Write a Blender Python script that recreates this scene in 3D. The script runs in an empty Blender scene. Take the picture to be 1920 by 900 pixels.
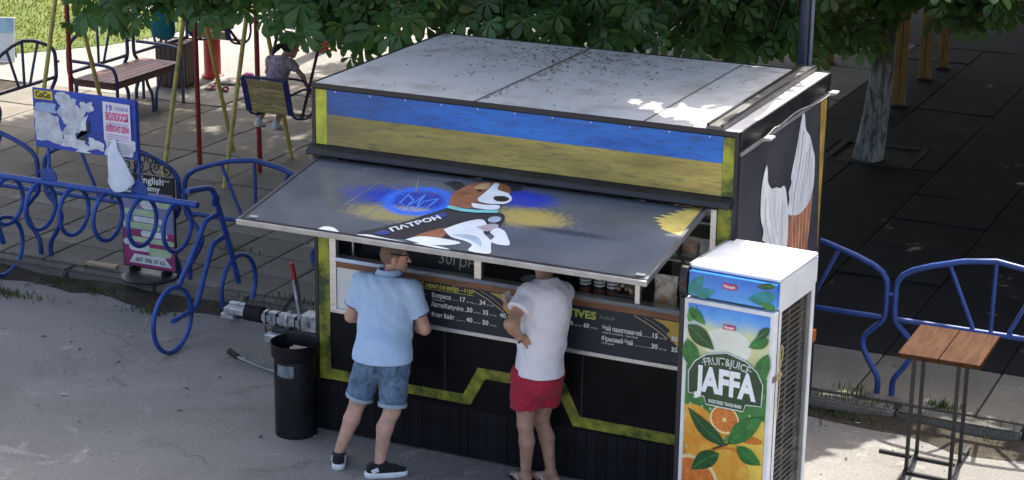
import bpy, bmesh, math, random
import numpy as np
from mathutils import Vector, Matrix

random.seed(7)
rng = np.random.default_rng(7)
R = math.radians
scene = bpy.context.scene
COL = scene.collection

# ------------------------------------------------------------------ camera
cam_data = bpy.data.cameras.new("camera")
cam_data.sensor_width = 36.0
cam_data.lens = 3706.1 / 1920 * 36.0
cam_data.clip_start = 0.1
cam_data.clip_end = 400
cam = bpy.data.objects.new("camera", cam_data)
COL.objects.link(cam)
_r = Vector((0.90721816, 0.42049092, 0.01194133))
_u = Vector((-0.13334641, 0.26054279, 0.95620928))
_w = Vector((-0.39896609, 0.86908276, -0.29244011))
cm = Matrix.Identity(4)
for i in range(3):
    cm[i][0] = _r[i]; cm[i][1] = _u[i]; cm[i][2] = -_w[i]
cm[0][3], cm[1][3], cm[2][3] = 7.30534, -12.34730, 5.92418
cam.matrix_world = cm
scene.camera = cam

# ------------------------------------------------------------------ sky and sun
SUN = Vector((-0.07, 0.60, 1.0)).normalized()      # towards the sun, behind the stall
world = bpy.data.worlds.new("World")
scene.world = world
world.use_nodes = True
wn = world.node_tree.nodes
bg = wn.get("Background") or wn.new("ShaderNodeBackground")
sky = wn.new("ShaderNodeTexSky")
sky.sky_type = 'NISHITA'
sky.sun_disc = False
sky.sun_elevation = math.asin(SUN.z)
sky.sun_rotation = math.atan2(SUN.x, SUN.y)
sky.air_density = 0.9; sky.dust_density = 5.0; sky.ozone_density = 0.4
world.node_tree.links.new(sky.outputs[0], bg.inputs[0])
bg.inputs[1].default_value = 0.15
sun_data = bpy.data.lights.new("sun", 'SUN')
sun_data.energy = 3.4
sun_data.angle = R(0.53)
sun_data.color = (1.0, 0.95, 0.87)
sun = bpy.data.objects.new("sun", sun_data)
sun.rotation_euler = SUN.to_track_quat('Z', 'Y').to_euler()
sun.location = (0, 10, 20)
COL.objects.link(sun)
scene.view_settings.view_transform = 'Standard'
scene.view_settings.look = 'None'
scene.view_settings.gamma = 1.0
scene.view_settings.use_curve_mapping = False
scene.view_settings.exposure = 1.55

# ------------------------------------------------------------------ helpers
MATS = {}
def mat(name, col, rough=0.6, metal=0.0, var=0.18, vscale=6.0, bump=0.0, bscale=80.0,
        spec=0.5, trans=0.0, coat=0.0, emit=None, col2=None, thr=(0.35, 0.65), sss=0.0, stretch=None,
        objrand=0.0, rvar=0.12, chip=None):
    """principled material with two colours mixed by noise, roughness wear and fine relief"""
    if name in MATS: return MATS[name]
    m = bpy.data.materials.new(name); m.use_nodes = True
    nt = m.node_tree; n = nt.nodes; L = nt.links
    b = n["Principled BSDF"]
    tc = n.new("ShaderNodeTexCoord")
    src = tc.outputs["Object"]
    if stretch:
        mp = n.new("ShaderNodeMapping"); mp.inputs["Scale"].default_value = stretch
        L.new(src, mp.inputs[0]); src = mp.outputs[0]
    nz = n.new("ShaderNodeTexNoise"); nz.inputs["Scale"].default_value = vscale
    nz.inputs["Detail"].default_value = 6; nz.inputs["Roughness"].default_value = 0.62
    L.new(src, nz.inputs["Vector"])
    rp = n.new("ShaderNodeValToRGB")
    c1 = tuple(col)
    if col2 is None:
        lo = tuple(max(0, c*(1-var)) for c in c1); hi = tuple(min(1, c*(1+var)) for c in c1)
    else:
        lo, hi = tuple(col), tuple(col2)
    rp.color_ramp.elements[0].position = thr[0]; rp.color_ramp.elements[1].position = thr[1]
    rp.color_ramp.elements[0].color = (*lo, 1); rp.color_ramp.elements[1].color = (*hi, 1)
    L.new(nz.outputs[0], rp.inputs[0])
    out = rp.outputs[0]
    if chip:
        nc = n.new("ShaderNodeTexNoise"); nc.inputs["Scale"].default_value = 24; nc.inputs["Detail"].default_value = 6; nc.inputs["Roughness"].default_value = 0.7
        L.new(src, nc.inputs["Vector"]); rc = n.new("ShaderNodeValToRGB"); rc.color_ramp.elements[0].position = 0.64; rc.color_ramp.elements[1].position = 0.69
        L.new(nc.outputs[0], rc.inputs[0]); mc = n.new("ShaderNodeMix"); mc.data_type = 'RGBA'; L.new(rc.outputs[0], mc.inputs[0]); L.new(out, mc.inputs[6]); mc.inputs[7].default_value = (*chip, 1); out = mc.outputs[2]
    if objrand:
        oi = n.new("ShaderNodeObjectInfo"); hs = n.new("ShaderNodeHueSaturation")
        mr = n.new("ShaderNodeMapRange"); mr.inputs[3].default_value = 1-objrand; mr.inputs[4].default_value = 1+objrand
        L.new(oi.outputs["Random"], mr.inputs[0]); L.new(mr.outputs[0], hs.inputs["Value"])
        L.new(out, hs.inputs["Color"]); out = hs.outputs[0]
    L.new(out, b.inputs["Base Color"])
    b.inputs["Metallic"].default_value = metal
    b.inputs["Specular IOR Level"].default_value = spec
    mr2 = n.new("ShaderNodeMapRange"); mr2.inputs[3].default_value = max(0.02, rough-rvar); mr2.inputs[4].default_value = min(1, rough+rvar)
    L.new(nz.outputs[0], mr2.inputs[0]); L.new(mr2.outputs[0], b.inputs["Roughness"])
    if coat: b.inputs["Coat Weight"].default_value = coat; b.inputs["Coat Roughness"].default_value = 0.15
    if trans: b.inputs["Transmission Weight"].default_value = trans
    if sss:
        b.inputs["Subsurface Weight"].default_value = sss; b.inputs["Subsurface Radius"].default_value = (0.012, 0.005, 0.003)
        b.inputs["Subsurface Scale"].default_value = 0.6
    if bump:
        n2 = n.new("ShaderNodeTexNoise"); n2.inputs["Scale"].default_value = bscale; n2.inputs["Detail"].default_value = 4
        L.new(src, n2.inputs["Vector"])
        bp = n.new("ShaderNodeBump"); bp.inputs["Strength"].default_value = bump; bp.inputs["Distance"].default_value = 0.01
        L.new(n2.outputs[0], bp.inputs["Height"]); L.new(bp.outputs[0], b.inputs["Normal"])
    MATS[name] = m
    return m

def glass(name, tint=(1, 1, 1), ior=1.45, rough=0.02):
    """thin clear pane: transparent with a fresnel reflection"""
    if name in MATS: return MATS[name]
    m = bpy.data.materials.new(name); m.use_nodes = True
    nt = m.node_tree; n = nt.nodes; L = nt.links
    n.remove(n["Principled BSDF"])
    o = n["Material Output"]
    t = n.new("ShaderNodeBsdfTransparent"); t.inputs[0].default_value = (*tint, 1)
    g = n.new("ShaderNodeBsdfGlossy"); g.inputs["Roughness"].default_value = rough
    f0 = n.new("ShaderNodeLayerWeight"); f0.inputs[0].default_value = 0.12
    ge = n.new("ShaderNodeNewGeometry"); iv = n.new("ShaderNodeMath"); iv.operation = 'MULTIPLY_ADD'; iv.inputs[1].default_value = -0.7; iv.inputs[2].default_value = 0.7
    L.new(ge.outputs["Backfacing"], iv.inputs[0]); f = n.new("ShaderNodeMath"); f.operation = 'MULTIPLY'; L.new(f0.outputs[0], f.inputs[0]); L.new(iv.outputs[0], f.inputs[1])
    x = n.new("ShaderNodeMixShader")
    L.new(f.outputs[0], x.inputs[0]); L.new(t.outputs[0], x.inputs[1]); L.new(g.outputs[0], x.inputs[2])
    L.new(x.outputs[0], o.inputs[0])
    MATS[name] = m
    return m

def tag(o, label=None, cat=None, group=None, kind=None):
    if label: o["label"] = label
    if cat: o["category"] = cat
    if group: o["group"] = group
    if kind: o["kind"] = kind
    return o

def thing(name, loc, label, cat, rz=0.0, group=None):
    o = bpy.data.objects.new(name, None); COL.objects.link(o)
    o.empty_display_size = 0.1
    o.location = loc; o.rotation_euler = (0, 0, rz)
    return tag(o, label, cat, group)

LAST = [None]
def link(name, me, m, parent=None, smooth=False):
    if isinstance(m, (list, tuple)):
        for k in m: me.materials.append(k)
    elif m is not None: me.materials.append(m)
    if smooth: me.shade_smooth()
    o = bpy.data.objects.new(name, me); COL.objects.link(o)
    if parent is not None: o.parent = parent
    LAST[0] = o
    return o

def copy_tree(o, parent=None):
    c = o.copy(); COL.objects.link(c); c.parent = parent
    for ch in list(o.children): copy_tree(ch, c)
    return c

class MB:
    """collects shapes and links them as one mesh object"""
    def __init__(s): s.v = []; s.f = []; s.mi = []; s.cur = 0
    def add(s, vs, fs):
        k = len(s.v); s.v.extend([tuple(p) for p in vs])
        s.f.extend([tuple(i+k for i in f) for f in fs]); s.mi.extend([s.cur]*len(fs)); return s
    def bx(s, x0, x1, y0, y1, z0, z1, M=None):
        vs = [Vector((x, y, z)) for z in (z0, z1) for y in (y0, y1) for x in (x0, x1)]
        if M is not None: vs = [M @ v for v in vs]
        return s.add(vs, [(0, 2, 3, 1), (4, 5, 7, 6), (0, 1, 5, 4), (2, 6, 7, 3), (0, 4, 6, 2), (1, 3, 7, 5)])
    def bar(s, a, b, w, h, up=(0, 0, 1)):
        a = Vector(a); b = Vector(b); d = (b-a).normalized(); up = Vector(up)
        if abs(d.dot(up)) > 0.98: up = Vector((0, 1, 0))
        x = d.cross(up).normalized(); z = x.cross(d)
        vs = [p + x*sx*w/2 + z*sz*h/2 for p in (a, b) for sz in (-1, 1) for sx in (-1, 1)]
        return s.add(vs, [(0, 1, 3, 2), (4, 6, 7, 5), (0, 4, 5, 1), (2, 3, 7, 6), (0, 2, 6, 4), (1, 5, 7, 3)])
    def tube(s, pts, r, n=8, closed=False):
        P = [Vector(p) for p in pts]; N = len(P)
        rr = r if hasattr(r, '__len__') else [r]*N
        T = []
        for i in range(N):
            if closed: t = P[(i+1) % N]-P[i-1]
            else: t = P[min(i+1, N-1)]-P[max(i-1, 0)]
            T.append(t.normalized())
        ref = Vector((0, 0, 1)) if abs(T[0].z) < 0.9 else Vector((1, 0, 0))
        x = T[0].cross(ref).normalized()
        vs = []
        for i in range(N):
            x = (x - T[i]*x.dot(T[i])).normalized(); y = T[i].cross(x)
            for k in range(n):
                a = 2*math.pi*k/n; vs.append(P[i]+(x*math.cos(a)+y*math.sin(a))*rr[i])
        fs = []
        for i in range(N if closed else N-1):
            j = (i+1) % N
            for k in range(n):
                q = (k+1) % n; fs.append((i*n+k, i*n+q, j*n+q, j*n+k))
        if not closed:
            fs.append(tuple(range(n-1, -1, -1))); fs.append(tuple((N-1)*n+k for k in range(n)))
        return s.add(vs, fs)
    def lathe(s, prof, n=24, c=(0, 0, 0), cap=True):
        vs = []; m = len(prof)
        for r, z in prof:
            for k in range(n):
                a = 2*math.pi*k/n; vs.append((c[0]+r*math.cos(a), c[1]+r*math.sin(a), c[2]+z))
        fs = [(i*n+k, i*n+(k+1) % n, (i+1)*n+(k+1) % n, (i+1)*n+k) for i in range(m-1) for k in range(n)]
        if cap: fs.append(tuple(range(n-1, -1, -1))); fs.append(tuple((m-1)*n+k for k in range(n)))
        return s.add(vs, fs)
    def poly(s, pts, depth=None):
        """flat polygon, or a plate of the given depth vector"""
        P = [Vector(p) for p in pts]; n = len(P)
        if depth is None: return s.add(P, [tuple(range(n))])
        d = Vector(depth)
        return s.add(P+[p+d for p in P], [tuple(range(n)), tuple(range(2*n-1, n-1, -1))] +
                     [(i, n+i, n+(i+1) % n, (i+1) % n) for i in range(n)])
    def ell(s, c, r, n=12, m=8, M=None):
        vs = []; c = Vector(c)
        for i in range(m+1):
            ph = math.pi*i/m
            for k in range(n):
                a = 2*math.pi*k/n
                v = Vector((r[0]*math.sin(ph)*math.cos(a), r[1]*math.sin(ph)*math.sin(a), r[2]*math.cos(ph)))
                if M is not None: v = M @ v
                vs.append(c+v)
        return s.add(vs, [(i*n+k, (i+1)*n+k, (i+1)*n+(k+1) % n, i*n+(k+1) % n) for i in range(m) for k in range(n)])
    def build(s, name, m, parent=None, bevel=0.0, smooth=False, seg=1):
        me = bpy.data.meshes.new(name); me.from_pydata([tuple(v) for v in s.v], [], s.f)
        if any(s.mi):
            me.polygons.foreach_set("material_index", s.mi)
        bm = bmesh.new(); bm.from_mesh(me)
        bmesh.ops.remove_doubles(bm, verts=bm.verts, dist=1e-6)
        bmesh.ops.recalc_face_normals(bm, faces=bm.faces)
        if bevel:
            bmesh.ops.bevel(bm, geom=[e for e in bm.edges if e.is_manifold and e.calc_face_angle(0) > 0.6], offset=bevel, segments=seg, affect='EDGES', clamp_overlap=True)
        bm.to_mesh(me); bm.free()
        o = link(name, me, m, parent)
        if smooth:
            me.shade_smooth()
            try: me.set_sharp_from_angle(angle=R(40))
            except Exception: pass
        return o

def arc(c, r, a0, a1, n, ax=(1, 0, 0), ay=(0, 0, 1)):
    c = Vector(c); ax = Vector(ax); ay = Vector(ay)
    return [c+ax*r*math.cos(R(a0+(a1-a0)*i/n))+ay*r*math.sin(R(a0+(a1-a0)*i/n)) for i in range(n+1)]

def spline(pts, sub=6):
    """catmull-rom through the points"""
    P = [Vector(p) for p in pts]; out = []
    for i in range(len(P)-1):
        p0 = P[max(i-1, 0)]; p1 = P[i]; p2 = P[i+1]; p3 = P[min(i+2, len(P)-1)]
        for k in range(sub):
            t = k/sub
            out.append(0.5*((2*p1)+(-p0+p2)*t+(2*p0-5*p1+4*p2-p3)*t*t+(-p0+3*p1-3*p2+p3)*t**3))
    out.append(P[-1]); return out

class Face:
    """a flat surface to print on: origin, u (right), v (up), n (out)"""
    def __init__(s, o, u, v):
        s.o = Vector(o); s.u = Vector(u).normalized(); s.v = Vector(v).normalized(); s.n = s.u.cross(s.v)
    def p(s, a, b, lift=0.0): return s.o+s.u*a+s.v*b+s.n*lift
    def sheet(s, name, pts, lift, m, parent, smooth=False):
        if smooth: pts = [(q.x, q.y) for q in spline([(a, b, 0) for a, b in pts]+[(pts[0][0], pts[0][1], 0)], 5)[:-1]]
        return MB().poly([s.p(a, b, lift) for a, b in pts]).build(name, m, parent)
    def line(s, name, pts, w, lift, m, parent, closed=False):
        P = [Vector((a, b, 0)) for a, b in pts]; N = len(P); mb = MB(); L = []; Rr = []
        for i in range(N):
            t = (P[(i+1) % N]-P[i-1]) if closed else (P[min(i+1, N-1)]-P[max(i-1, 0)])
            t.normalize(); q = Vector((-t.y, t.x, 0))*w/2; L.append(P[i]+q); Rr.append(P[i]-q)
        vs = [s.p(q.x, q.y, lift) for q in L+Rr]
        mb.add(vs, [(i, (i+1) % N, N+(i+1) % N, N+i) for i in range(N if closed else N-1)])
        return mb.build(name, m, parent)
    def text(s, body, a, b, size, lift, m, parent, width=None, bold=0.0, align='LEFT', shear=0.0, rot=0.0, name="lettering", bend=None):
        cu = bpy.data.curves.new("lettering", 'FONT'); cu.body = body; cu.size = size; cu.align_x = align
        cu.offset = bold; cu.shear = shear; cu.resolution_u = 2
        ob = bpy.data.objects.new("lettering", cu)
        me = bpy.data.meshes.new_from_object(ob)
        bpy.data.objects.remove(ob); bpy.data.curves.remove(cu)
        n = len(me.vertices); co = np.empty(n*3); me.vertices.foreach_get("co", co); co = co.reshape(-1, 3)
        if n and width:
            w = co[:, 0].max()-co[:, 0].min(); co[:, 0] *= width/w
        ca, sa = math.cos(rot), math.sin(rot)
        if bend:   # on a circle of radius bend, centred under the text
            th = co[:, 0]/bend; rad = bend+co[:, 1]
            co[:, 0] = rad*np.sin(th); co[:, 1] = rad*np.cos(th)-bend
        X = a+co[:, 0]*ca-co[:, 1]*sa; Y = b+co[:, 0]*sa+co[:, 1]*ca
        P = np.array(s.o)+np.outer(X, s.u)+np.outer(Y, s.v)+np.array(s.n)*lift
        me.vertices.foreach_set("co", P.ravel()); me.update()
        me.materials.clear()
        return link(name, me, m, parent)
# ------------------------------------------------------------------ setting
def ground_material(name, c1, c2, c3, big=0.5, fine=90, crack=0.0, rough=0.88, bump=0.35, brick=None, speck=0.5):
    m = bpy.data.materials.new(name); m.use_nodes = True
    nt = m.node_tree; n = nt.nodes; L = nt.links; b = n["Principled BSDF"]
    tc = n.new("ShaderNodeTexCoord"); src = tc.outputs["Object"]
    def noise(sc, det=8, rg=0.6, dist=0.0):
        k = n.new("ShaderNodeTexNoise"); k.inputs["Scale"].default_value = sc; k.inputs["Detail"].default_value = det
        k.inputs["Roughness"].default_value = rg; k.inputs["Distortion"].default_value = dist
        L.new(src, k.inputs["Vector"]); return k.outputs[0]
    def ramp(f, p0, p1, a, c):
        k = n.new("ShaderNodeValToRGB"); k.color_ramp.elements[0].position = p0; k.color_ramp.elements[1].position = p1
        k.color_ramp.elements[0].color = (*a, 1) if len(a) == 3 else a; k.color_ramp.elements[1].color = (*c, 1)
        L.new(f, k.inputs[0]); return k.outputs[0]
    def mix(fac, a, c, mode='MIX'):
        k = n.new("ShaderNodeMix"); k.data_type = 'RGBA'; k.blend_type = mode
        if isinstance(fac, float): k.inputs[0].default_value = fac
        else: L.new(fac, k.inputs[0])
        L.new(a, k.inputs[6]); L.new(c, k.inputs[7]); return k.outputs[2]
    nb = noise(big, 9, 0.65, 0.6)
    base = ramp(nb, 0.3, 0.72, c1, c2)
    st = ramp(noise(1.7, 7, 0.7, 1.2), 0.60, 0.74, (0, 0, 0), (1, 1, 1))
    pale = n.new("ShaderNodeRGB"); pale.outputs[0].default_value = (*c3, 1)
    base = mix(st, base, pale.outputs[0])
    ds = ramp(noise(0.9, 7, 0.68, 0.8), 0.56, 0.74, (1, 1, 1), (0.72, 0.71, 0.70))
    base = mix(1.0, base, ds, 'MULTIPLY')
    sp = ramp(noise(fine, 3, 0.7), 0.3, 0.75, (1-speck,)*3, (1+speck*0.4,)*3)
    base = mix(1.0, base, sp, 'MULTIPLY')
    h = noise(fine*0.8, 4, 0.7)
    if crack:
        v = n.new("ShaderNodeTexVoronoi"); v.feature = 'DISTANCE_TO_EDGE'; v.inputs["Scale"].default_value = 0.55
        nv = n.new("ShaderNodeTexNoise"); nv.inputs["Scale"].default_value = 2.2; nv.inputs["Detail"].default_value = 6
        L.new(src, nv.inputs["Vector"])
        ma = n.new("ShaderNodeMix"); ma.data_type = 'RGBA'; ma.blend_type = 'LINEAR_LIGHT'; ma.inputs[0].default_value = 0.35
        L.new(src, ma.inputs[6]); L.new(nv.outputs["Color"], ma.inputs[7]); L.new(ma.outputs[2], v.inputs["Vector"])
        cr = ramp(v.outputs["Distance"], 0.0, 0.012, (0, 0, 0), (1, 1, 1))
        msk = ramp(noise(0.6, 3), 0.45, 0.6, (1, 1, 1), (0, 0, 0))
        k = n.new("ShaderNodeMix"); k.data_type = 'RGBA'; k.blend_type = 'LIGHTEN'; k.inputs[0].default_value = 1.0
        L.new(cr, k.inputs[6]); L.new(msk, k.inputs[7])
        dark = n.new("ShaderNodeMapRange"); dark.inputs[3].default_value = 1-crack; dark.inputs[4].default_value = 1.0
        L.new(k.outputs[2], dark.inputs[0])
        mm = n.new("ShaderNodeMix"); mm.data_type = 'RGBA'; mm.blend_type = 'MULTIPLY'; mm.inputs[0].default_value = 1.0
        L.new(base, mm.inputs[6]); L.new(dark.outputs[0], mm.inputs[7]); base = mm.outputs[2]
    oi = n.new("ShaderNodeObjectInfo"); hs = n.new("ShaderNodeHueSaturation")
    mr = n.new("ShaderNodeMapRange"); mr.inputs[3].default_value = 0.82; mr.inputs[4].default_value = 1.15
    L.new(oi.outputs["Random"], mr.inputs[0]); L.new(mr.outputs[0], hs.inputs["Value"]); L.new(base, hs.inputs["Color"])
    L.new(hs.outputs[0], b.inputs["Base Color"])
    b.inputs["Roughness"].default_value = rough; b.inputs["Specular IOR Level"].default_value = 0.10
    bp = n.new("ShaderNodeBump"); bp.inputs["Strength"].default_value = bump; bp.inputs["Distance"].default_value = 0.012
    ad = n.new("ShaderNodeMath"); ad.operation = 'ADD'; L.new(h, ad.inputs[0]); L.new(nb, ad.inputs[1])
    L.new(ad.outputs[0], bp.inputs["Height"]); L.new(bp.outputs[0], b.inputs["Normal"])
    return m

ASPH = ground_material("worn_asphalt", (0.175, 0.166, 0.152), (0.275, 0.261, 0.240), (0.39, 0.372, 0.342), big=0.45, fine=42, crack=0.28, speck=0.3)
SLAB = ground_material("concrete_slab", (0.175, 0.160, 0.134), (0.27, 0.248, 0.210), (0.35, 0.325, 0.28), big=1.3, fine=55, crack=0.12)
SLAB_SHADE = ground_material("shade_tinted_slab", (0.010, 0.010, 0.0105), (0.022, 0.0215, 0.021), (0.05, 0.048, 0.046), big=1.3, fine=55, crack=0.12)  # same slabs, with the deep tree shade painted into the colour
KERB = ground_material("kerb_concrete", (0.13, 0.122, 0.108), (0.22, 0.207, 0.185), (0.30, 0.285, 0.255), big=3.0, fine=45)
PATH = ground_material("path_concrete", (0.27, 0.255, 0.23), (0.37, 0.355, 0.325), (0.42, 0.40, 0.37), big=0.5, fine=40, crack=0.1)
SOIL = ground_material("dry_soil", (0.045, 0.038, 0.03), (0.085, 0.072, 0.055), (0.13, 0.11, 0.085), big=2.5, fine=60, bump=0.8)
LAWN = ground_material("lawn_soil", (0.07, 0.11, 0.025), (0.16, 0.19, 0.05), (0.24, 0.22, 0.09), big=1.2, fine=25, bump=0.6)

def sheet(name, pts, z, m):
    o = MB().poly([(x, y, z) for x, y in pts]).build(name, m)
    return tag(o, kind="structure")
sheet("asphalt_ground", [(-120, -60), (120, -60), (120, 2.2), (-120, 2.2)], 0.0, ASPH)
sheet("pavement_bed", [(-120, 2.2), (120, 2.2), (120, 160), (-120, 160)], 0.098, SOIL)
sheet("path", [(-30, 8.52), (-6.44, 8.52), (-6.44, 10.58), (-3.44, 10.58), (-3.44, 120), (-30, 120)], 0.112, PATH)
sheet("pavement_beyond", [(-3.42, 16.8), (40, 16.8), (40, 120), (-3.42, 120)], 0.114, SLAB_SHADE)
sheet("road_beyond", [(-9.4, 13.6), (-3.0, 14.6), (-3.0, 19), (-9.4, 18.5)], 0.117, ASPH)

pav = thing("pavement", (0, 2.3, 0), None, None); pav["kind"] = "structure"
slab_mesh = {}
def slab(x0, x1, y0, y1):
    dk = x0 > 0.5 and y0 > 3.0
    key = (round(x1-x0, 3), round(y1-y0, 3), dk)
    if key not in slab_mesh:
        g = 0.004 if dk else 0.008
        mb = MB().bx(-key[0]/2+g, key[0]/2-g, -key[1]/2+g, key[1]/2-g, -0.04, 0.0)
        o = mb.build("paving_slab", SLAB_SHADE if dk else SLAB, pav, bevel=0.006); slab_mesh[key] = o.data
    else:
        o = bpy.data.objects.new("paving_slab", slab_mesh[key]); COL.objects.link(o); o.parent = pav
    o.location = ((x0+x1)/2, (y0+y1)/2-2.3, 0.122+random.uniform(-0.006, 0.004))
    o.rotation_euler = (random.uniform(-1, 1)*0.006, random.uniform(-1, 1)*0.006, random.uniform(-1, 1)*0.004)
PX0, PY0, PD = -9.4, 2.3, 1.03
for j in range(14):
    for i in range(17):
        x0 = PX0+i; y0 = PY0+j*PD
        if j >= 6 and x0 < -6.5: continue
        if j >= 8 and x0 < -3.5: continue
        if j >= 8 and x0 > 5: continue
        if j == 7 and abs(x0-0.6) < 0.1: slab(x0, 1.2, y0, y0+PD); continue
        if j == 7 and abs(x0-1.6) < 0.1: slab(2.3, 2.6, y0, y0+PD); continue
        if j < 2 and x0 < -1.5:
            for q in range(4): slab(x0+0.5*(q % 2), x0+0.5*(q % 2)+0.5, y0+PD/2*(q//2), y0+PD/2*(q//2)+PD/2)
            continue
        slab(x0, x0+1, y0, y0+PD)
kerb = thing("kerb", (0, 2.2, 0), None, None); kerb["kind"] = "structure"
kerb_mesh = []
for k in range(3):
    mb = MB().bx(-0.492, 0.492, -0.085, 0.085, -0.1, 0.0)
    o = mb.build("kerb_stone", KERB, kerb, bevel=0.018, seg=2)
    for v in o.data.vertices:
        v.co += Vector((0, random.uniform(-1, 1)*0.006, random.uniform(-1, 0)*0.008 if v.co.z > -0.05 else 0))
    kerb_mesh.append(o.data)
    o.location = (-9.5+k, 0.0, 0.125)
for k in range(3, 19):
    o = bpy.data.objects.new("kerb_stone", kerb_mesh[k % 3]); COL.objects.link(o); o.parent = kerb
    o.location = (-9.5+k, random.uniform(-0.012, 0.012), 0.122+random.uniform(-0.012, 0.006))
    o.rotation_euler = (random.uniform(-0.02, 0.02), random.uniform(-0.008, 0.008), random.uniform(-0.012, 0.012))
# soil washed up along the foot of the kerb
pts = []
xs = np.linspace(-10, 8, 90)
top = [(float(x), 2.125) for x in xs]
bot = [(float(x), 1.99-0.13*abs(math.sin(x*1.7)+0.6*math.sin(x*4.1+1))-random.random()*0.07) for x in xs]
mb = MB()
n = len(xs)
mb.add([(x, y, 0.045+0.02*math.sin(x*5)) for x, y in top]+[(x, y, 0.003) for x, y in bot], [(i, i+1, n+i+1, n+i) for i in range(n-1)])
tag(mb.build("gutter_soil", SOIL), kind="structure")

# tree pit sunk between the slabs
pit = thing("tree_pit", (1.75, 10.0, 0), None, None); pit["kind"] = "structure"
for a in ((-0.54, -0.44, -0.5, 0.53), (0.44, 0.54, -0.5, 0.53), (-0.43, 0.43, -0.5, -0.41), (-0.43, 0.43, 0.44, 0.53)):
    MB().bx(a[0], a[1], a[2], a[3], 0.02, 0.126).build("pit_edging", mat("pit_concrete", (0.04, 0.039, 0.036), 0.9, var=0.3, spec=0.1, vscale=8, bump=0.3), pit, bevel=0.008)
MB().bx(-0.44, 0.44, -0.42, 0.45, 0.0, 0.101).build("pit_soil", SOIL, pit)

# lawn behind the benches
lawn_poly = [(-40, 8.9), (-11.4, 9.3), (-10.6, 10.2), (-10.0, 11.1), (-9.7, 12.2), (-9.5, 13.4), (-9.6, 16), (-10, 40), (-40, 40)]
sheet("lawn", lawn_poly, 0.121, LAWN)
def inside(x, y, P):
    c = False
    for i in range(len(P)):
        a, b = P[i], P[i-1]
        if (a[1] > y) != (b[1] > y) and x < (b[0]-a[0])*(y-a[1])/(b[1]-a[1])+a[0]: c = not c
    return c
def leafmat(name, col, col2, trans=0.35, vs=3.0, rough=0.55, spec=0.35):
    m = bpy.data.materials.new(name); m.use_nodes = True
    nt = m.node_tree; n = nt.nodes; L = nt.links; b = n["Principled BSDF"]; o = n["Material Output"]
    ge = n.new("ShaderNodeNewGeometry")
    rp = n.new("ShaderNodeValToRGB"); rp.color_ramp.elements[0].color = (*col, 1); rp.color_ramp.elements[1].color = (*col2, 1)
    L.new(ge.outputs["Random Per Island"], rp.inputs[0])
    tc = n.new("ShaderNodeTexCoord"); nz = n.new("ShaderNodeTexNoise"); nz.inputs["Scale"].default_value = vs
    L.new(tc.outputs["Object"], nz.inputs["Vector"])
    mx = n.new("ShaderNodeMix"); mx.data_type = 'RGBA'; mx.blend_type = 'MULTIPLY'; mx.inputs[0].default_value = 0.5
    L.new(rp.outputs[0], mx.inputs[6]); L.new(nz.outputs["Color"], mx.inputs[7])
    L.new(mx.outputs[2], b.inputs["Base Color"]); b.inputs["Roughness"].default_value = rough; b.inputs["Specular IOR Level"].default_value = spec
    t = n.new("ShaderNodeBsdfTranslucent"); hs = n.new("ShaderNodeHueSaturation"); hs.inputs["Value"].default_value = 1.5
    hs.inputs["Hue"].default_value = 0.48
    L.new(mx.outputs[2], hs.inputs["Color"]); L.new(hs.outputs[0], t.inputs[0])
    ms = n.new("ShaderNodeMixShader"); ms.inputs[0].default_value = trans
    L.new(b.outputs[0], ms.inputs[1]); L.new(t.outputs[0], ms.inputs[2]); L.new(ms.outputs[0], o.inputs[0])
    return m
GRASS = leafmat("grass_blades", (0.10, 0.17, 0.03), (0.30, 0.32, 0.08), 0.3)
WEED = leafmat("weed_blades", (0.05, 0.09, 0.02), (0.12, 0.15, 0.04), 0.3)
def blades(name, spots, hmin, hmax, m, w=0.006):
    vs = []; fs = []
    for (x, y, z) in spots:
        h = random.uniform(hmin, hmax); a = random.uniform(0, 6.28); t = random.uniform(0.1, 0.7)*h; ww = w*random.uniform(0.7, 1.5)
        dx, dy = math.cos(a), math.sin(a); k = len(vs)
        vs += [(x-dy*ww, y+dx*ww, z), (x+dy*ww, y-dx*ww, z), (x+dx*t*0.4+dy*ww*0.7, y+dy*t*0.4-dx*ww*0.7, z+h*0.6), (x+dx*t*0.4-dy*ww*0.7, y+dy*t*0.4+dx*ww*0.7, z+h*0.6), (x+dx*t, y+dy*t, z+h)]
        fs += [(k, k+1, k+2, k+3), (k+3, k+2, k+4)]
    me = bpy.data.meshes.new(name); me.from_pydata(vs, [], fs)
    return link(name, me, m)
sp = []
while len(sp) < 16000:
    x = random.uniform(-17, -9.4); y = random.uniform(9, 19)
    if inside(x+random.gauss(0, 0.12), y+random.gauss(0, 0.12), lawn_poly): sp.append((x, y, 0.12))
tag(blades("lawn_grass", sp, 0.02, 0.065, GRASS, 0.012), "sunlit patchy grass of the lawn behind the bench", "grass", kind="stuff")
sp = []
for cx, cy, r_, k in ((-4.35, 1.55, 0.28, 260), (-3.9, 2.03, 0.22, 200), (-3.55, 1.98, 0.16, 120), (-2.75, 1.72, 0.2, 120), (-2.05, 2.05, 0.25, 200), (-1.7, 2.06, 0.18, 120), (-3.2, 2.05, 0.15, 60),
                      (3.55, 2.08, 0.2, 160), (3.9, 2.07, 0.16, 140), (4.35, 2.33, 0.12, 90), (3.2, 2.06, 0.2, 120), (3.62, 2.34, 0.1, 50), (-1.55, 2.3, 0.15, 60), (4.8, 2.06, 0.14, 40), (-2.9, 3.33, 0.14, 40), (-4.9, 4.36, 0.2, 60)):
    for _ in range(k):
        x = cx+random.gauss(0, r_*0.8); y = cy+random.gauss(0, 0.045)
        sp.append((x, y, 0.0 if y < 2.12 else 0.12))
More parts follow.
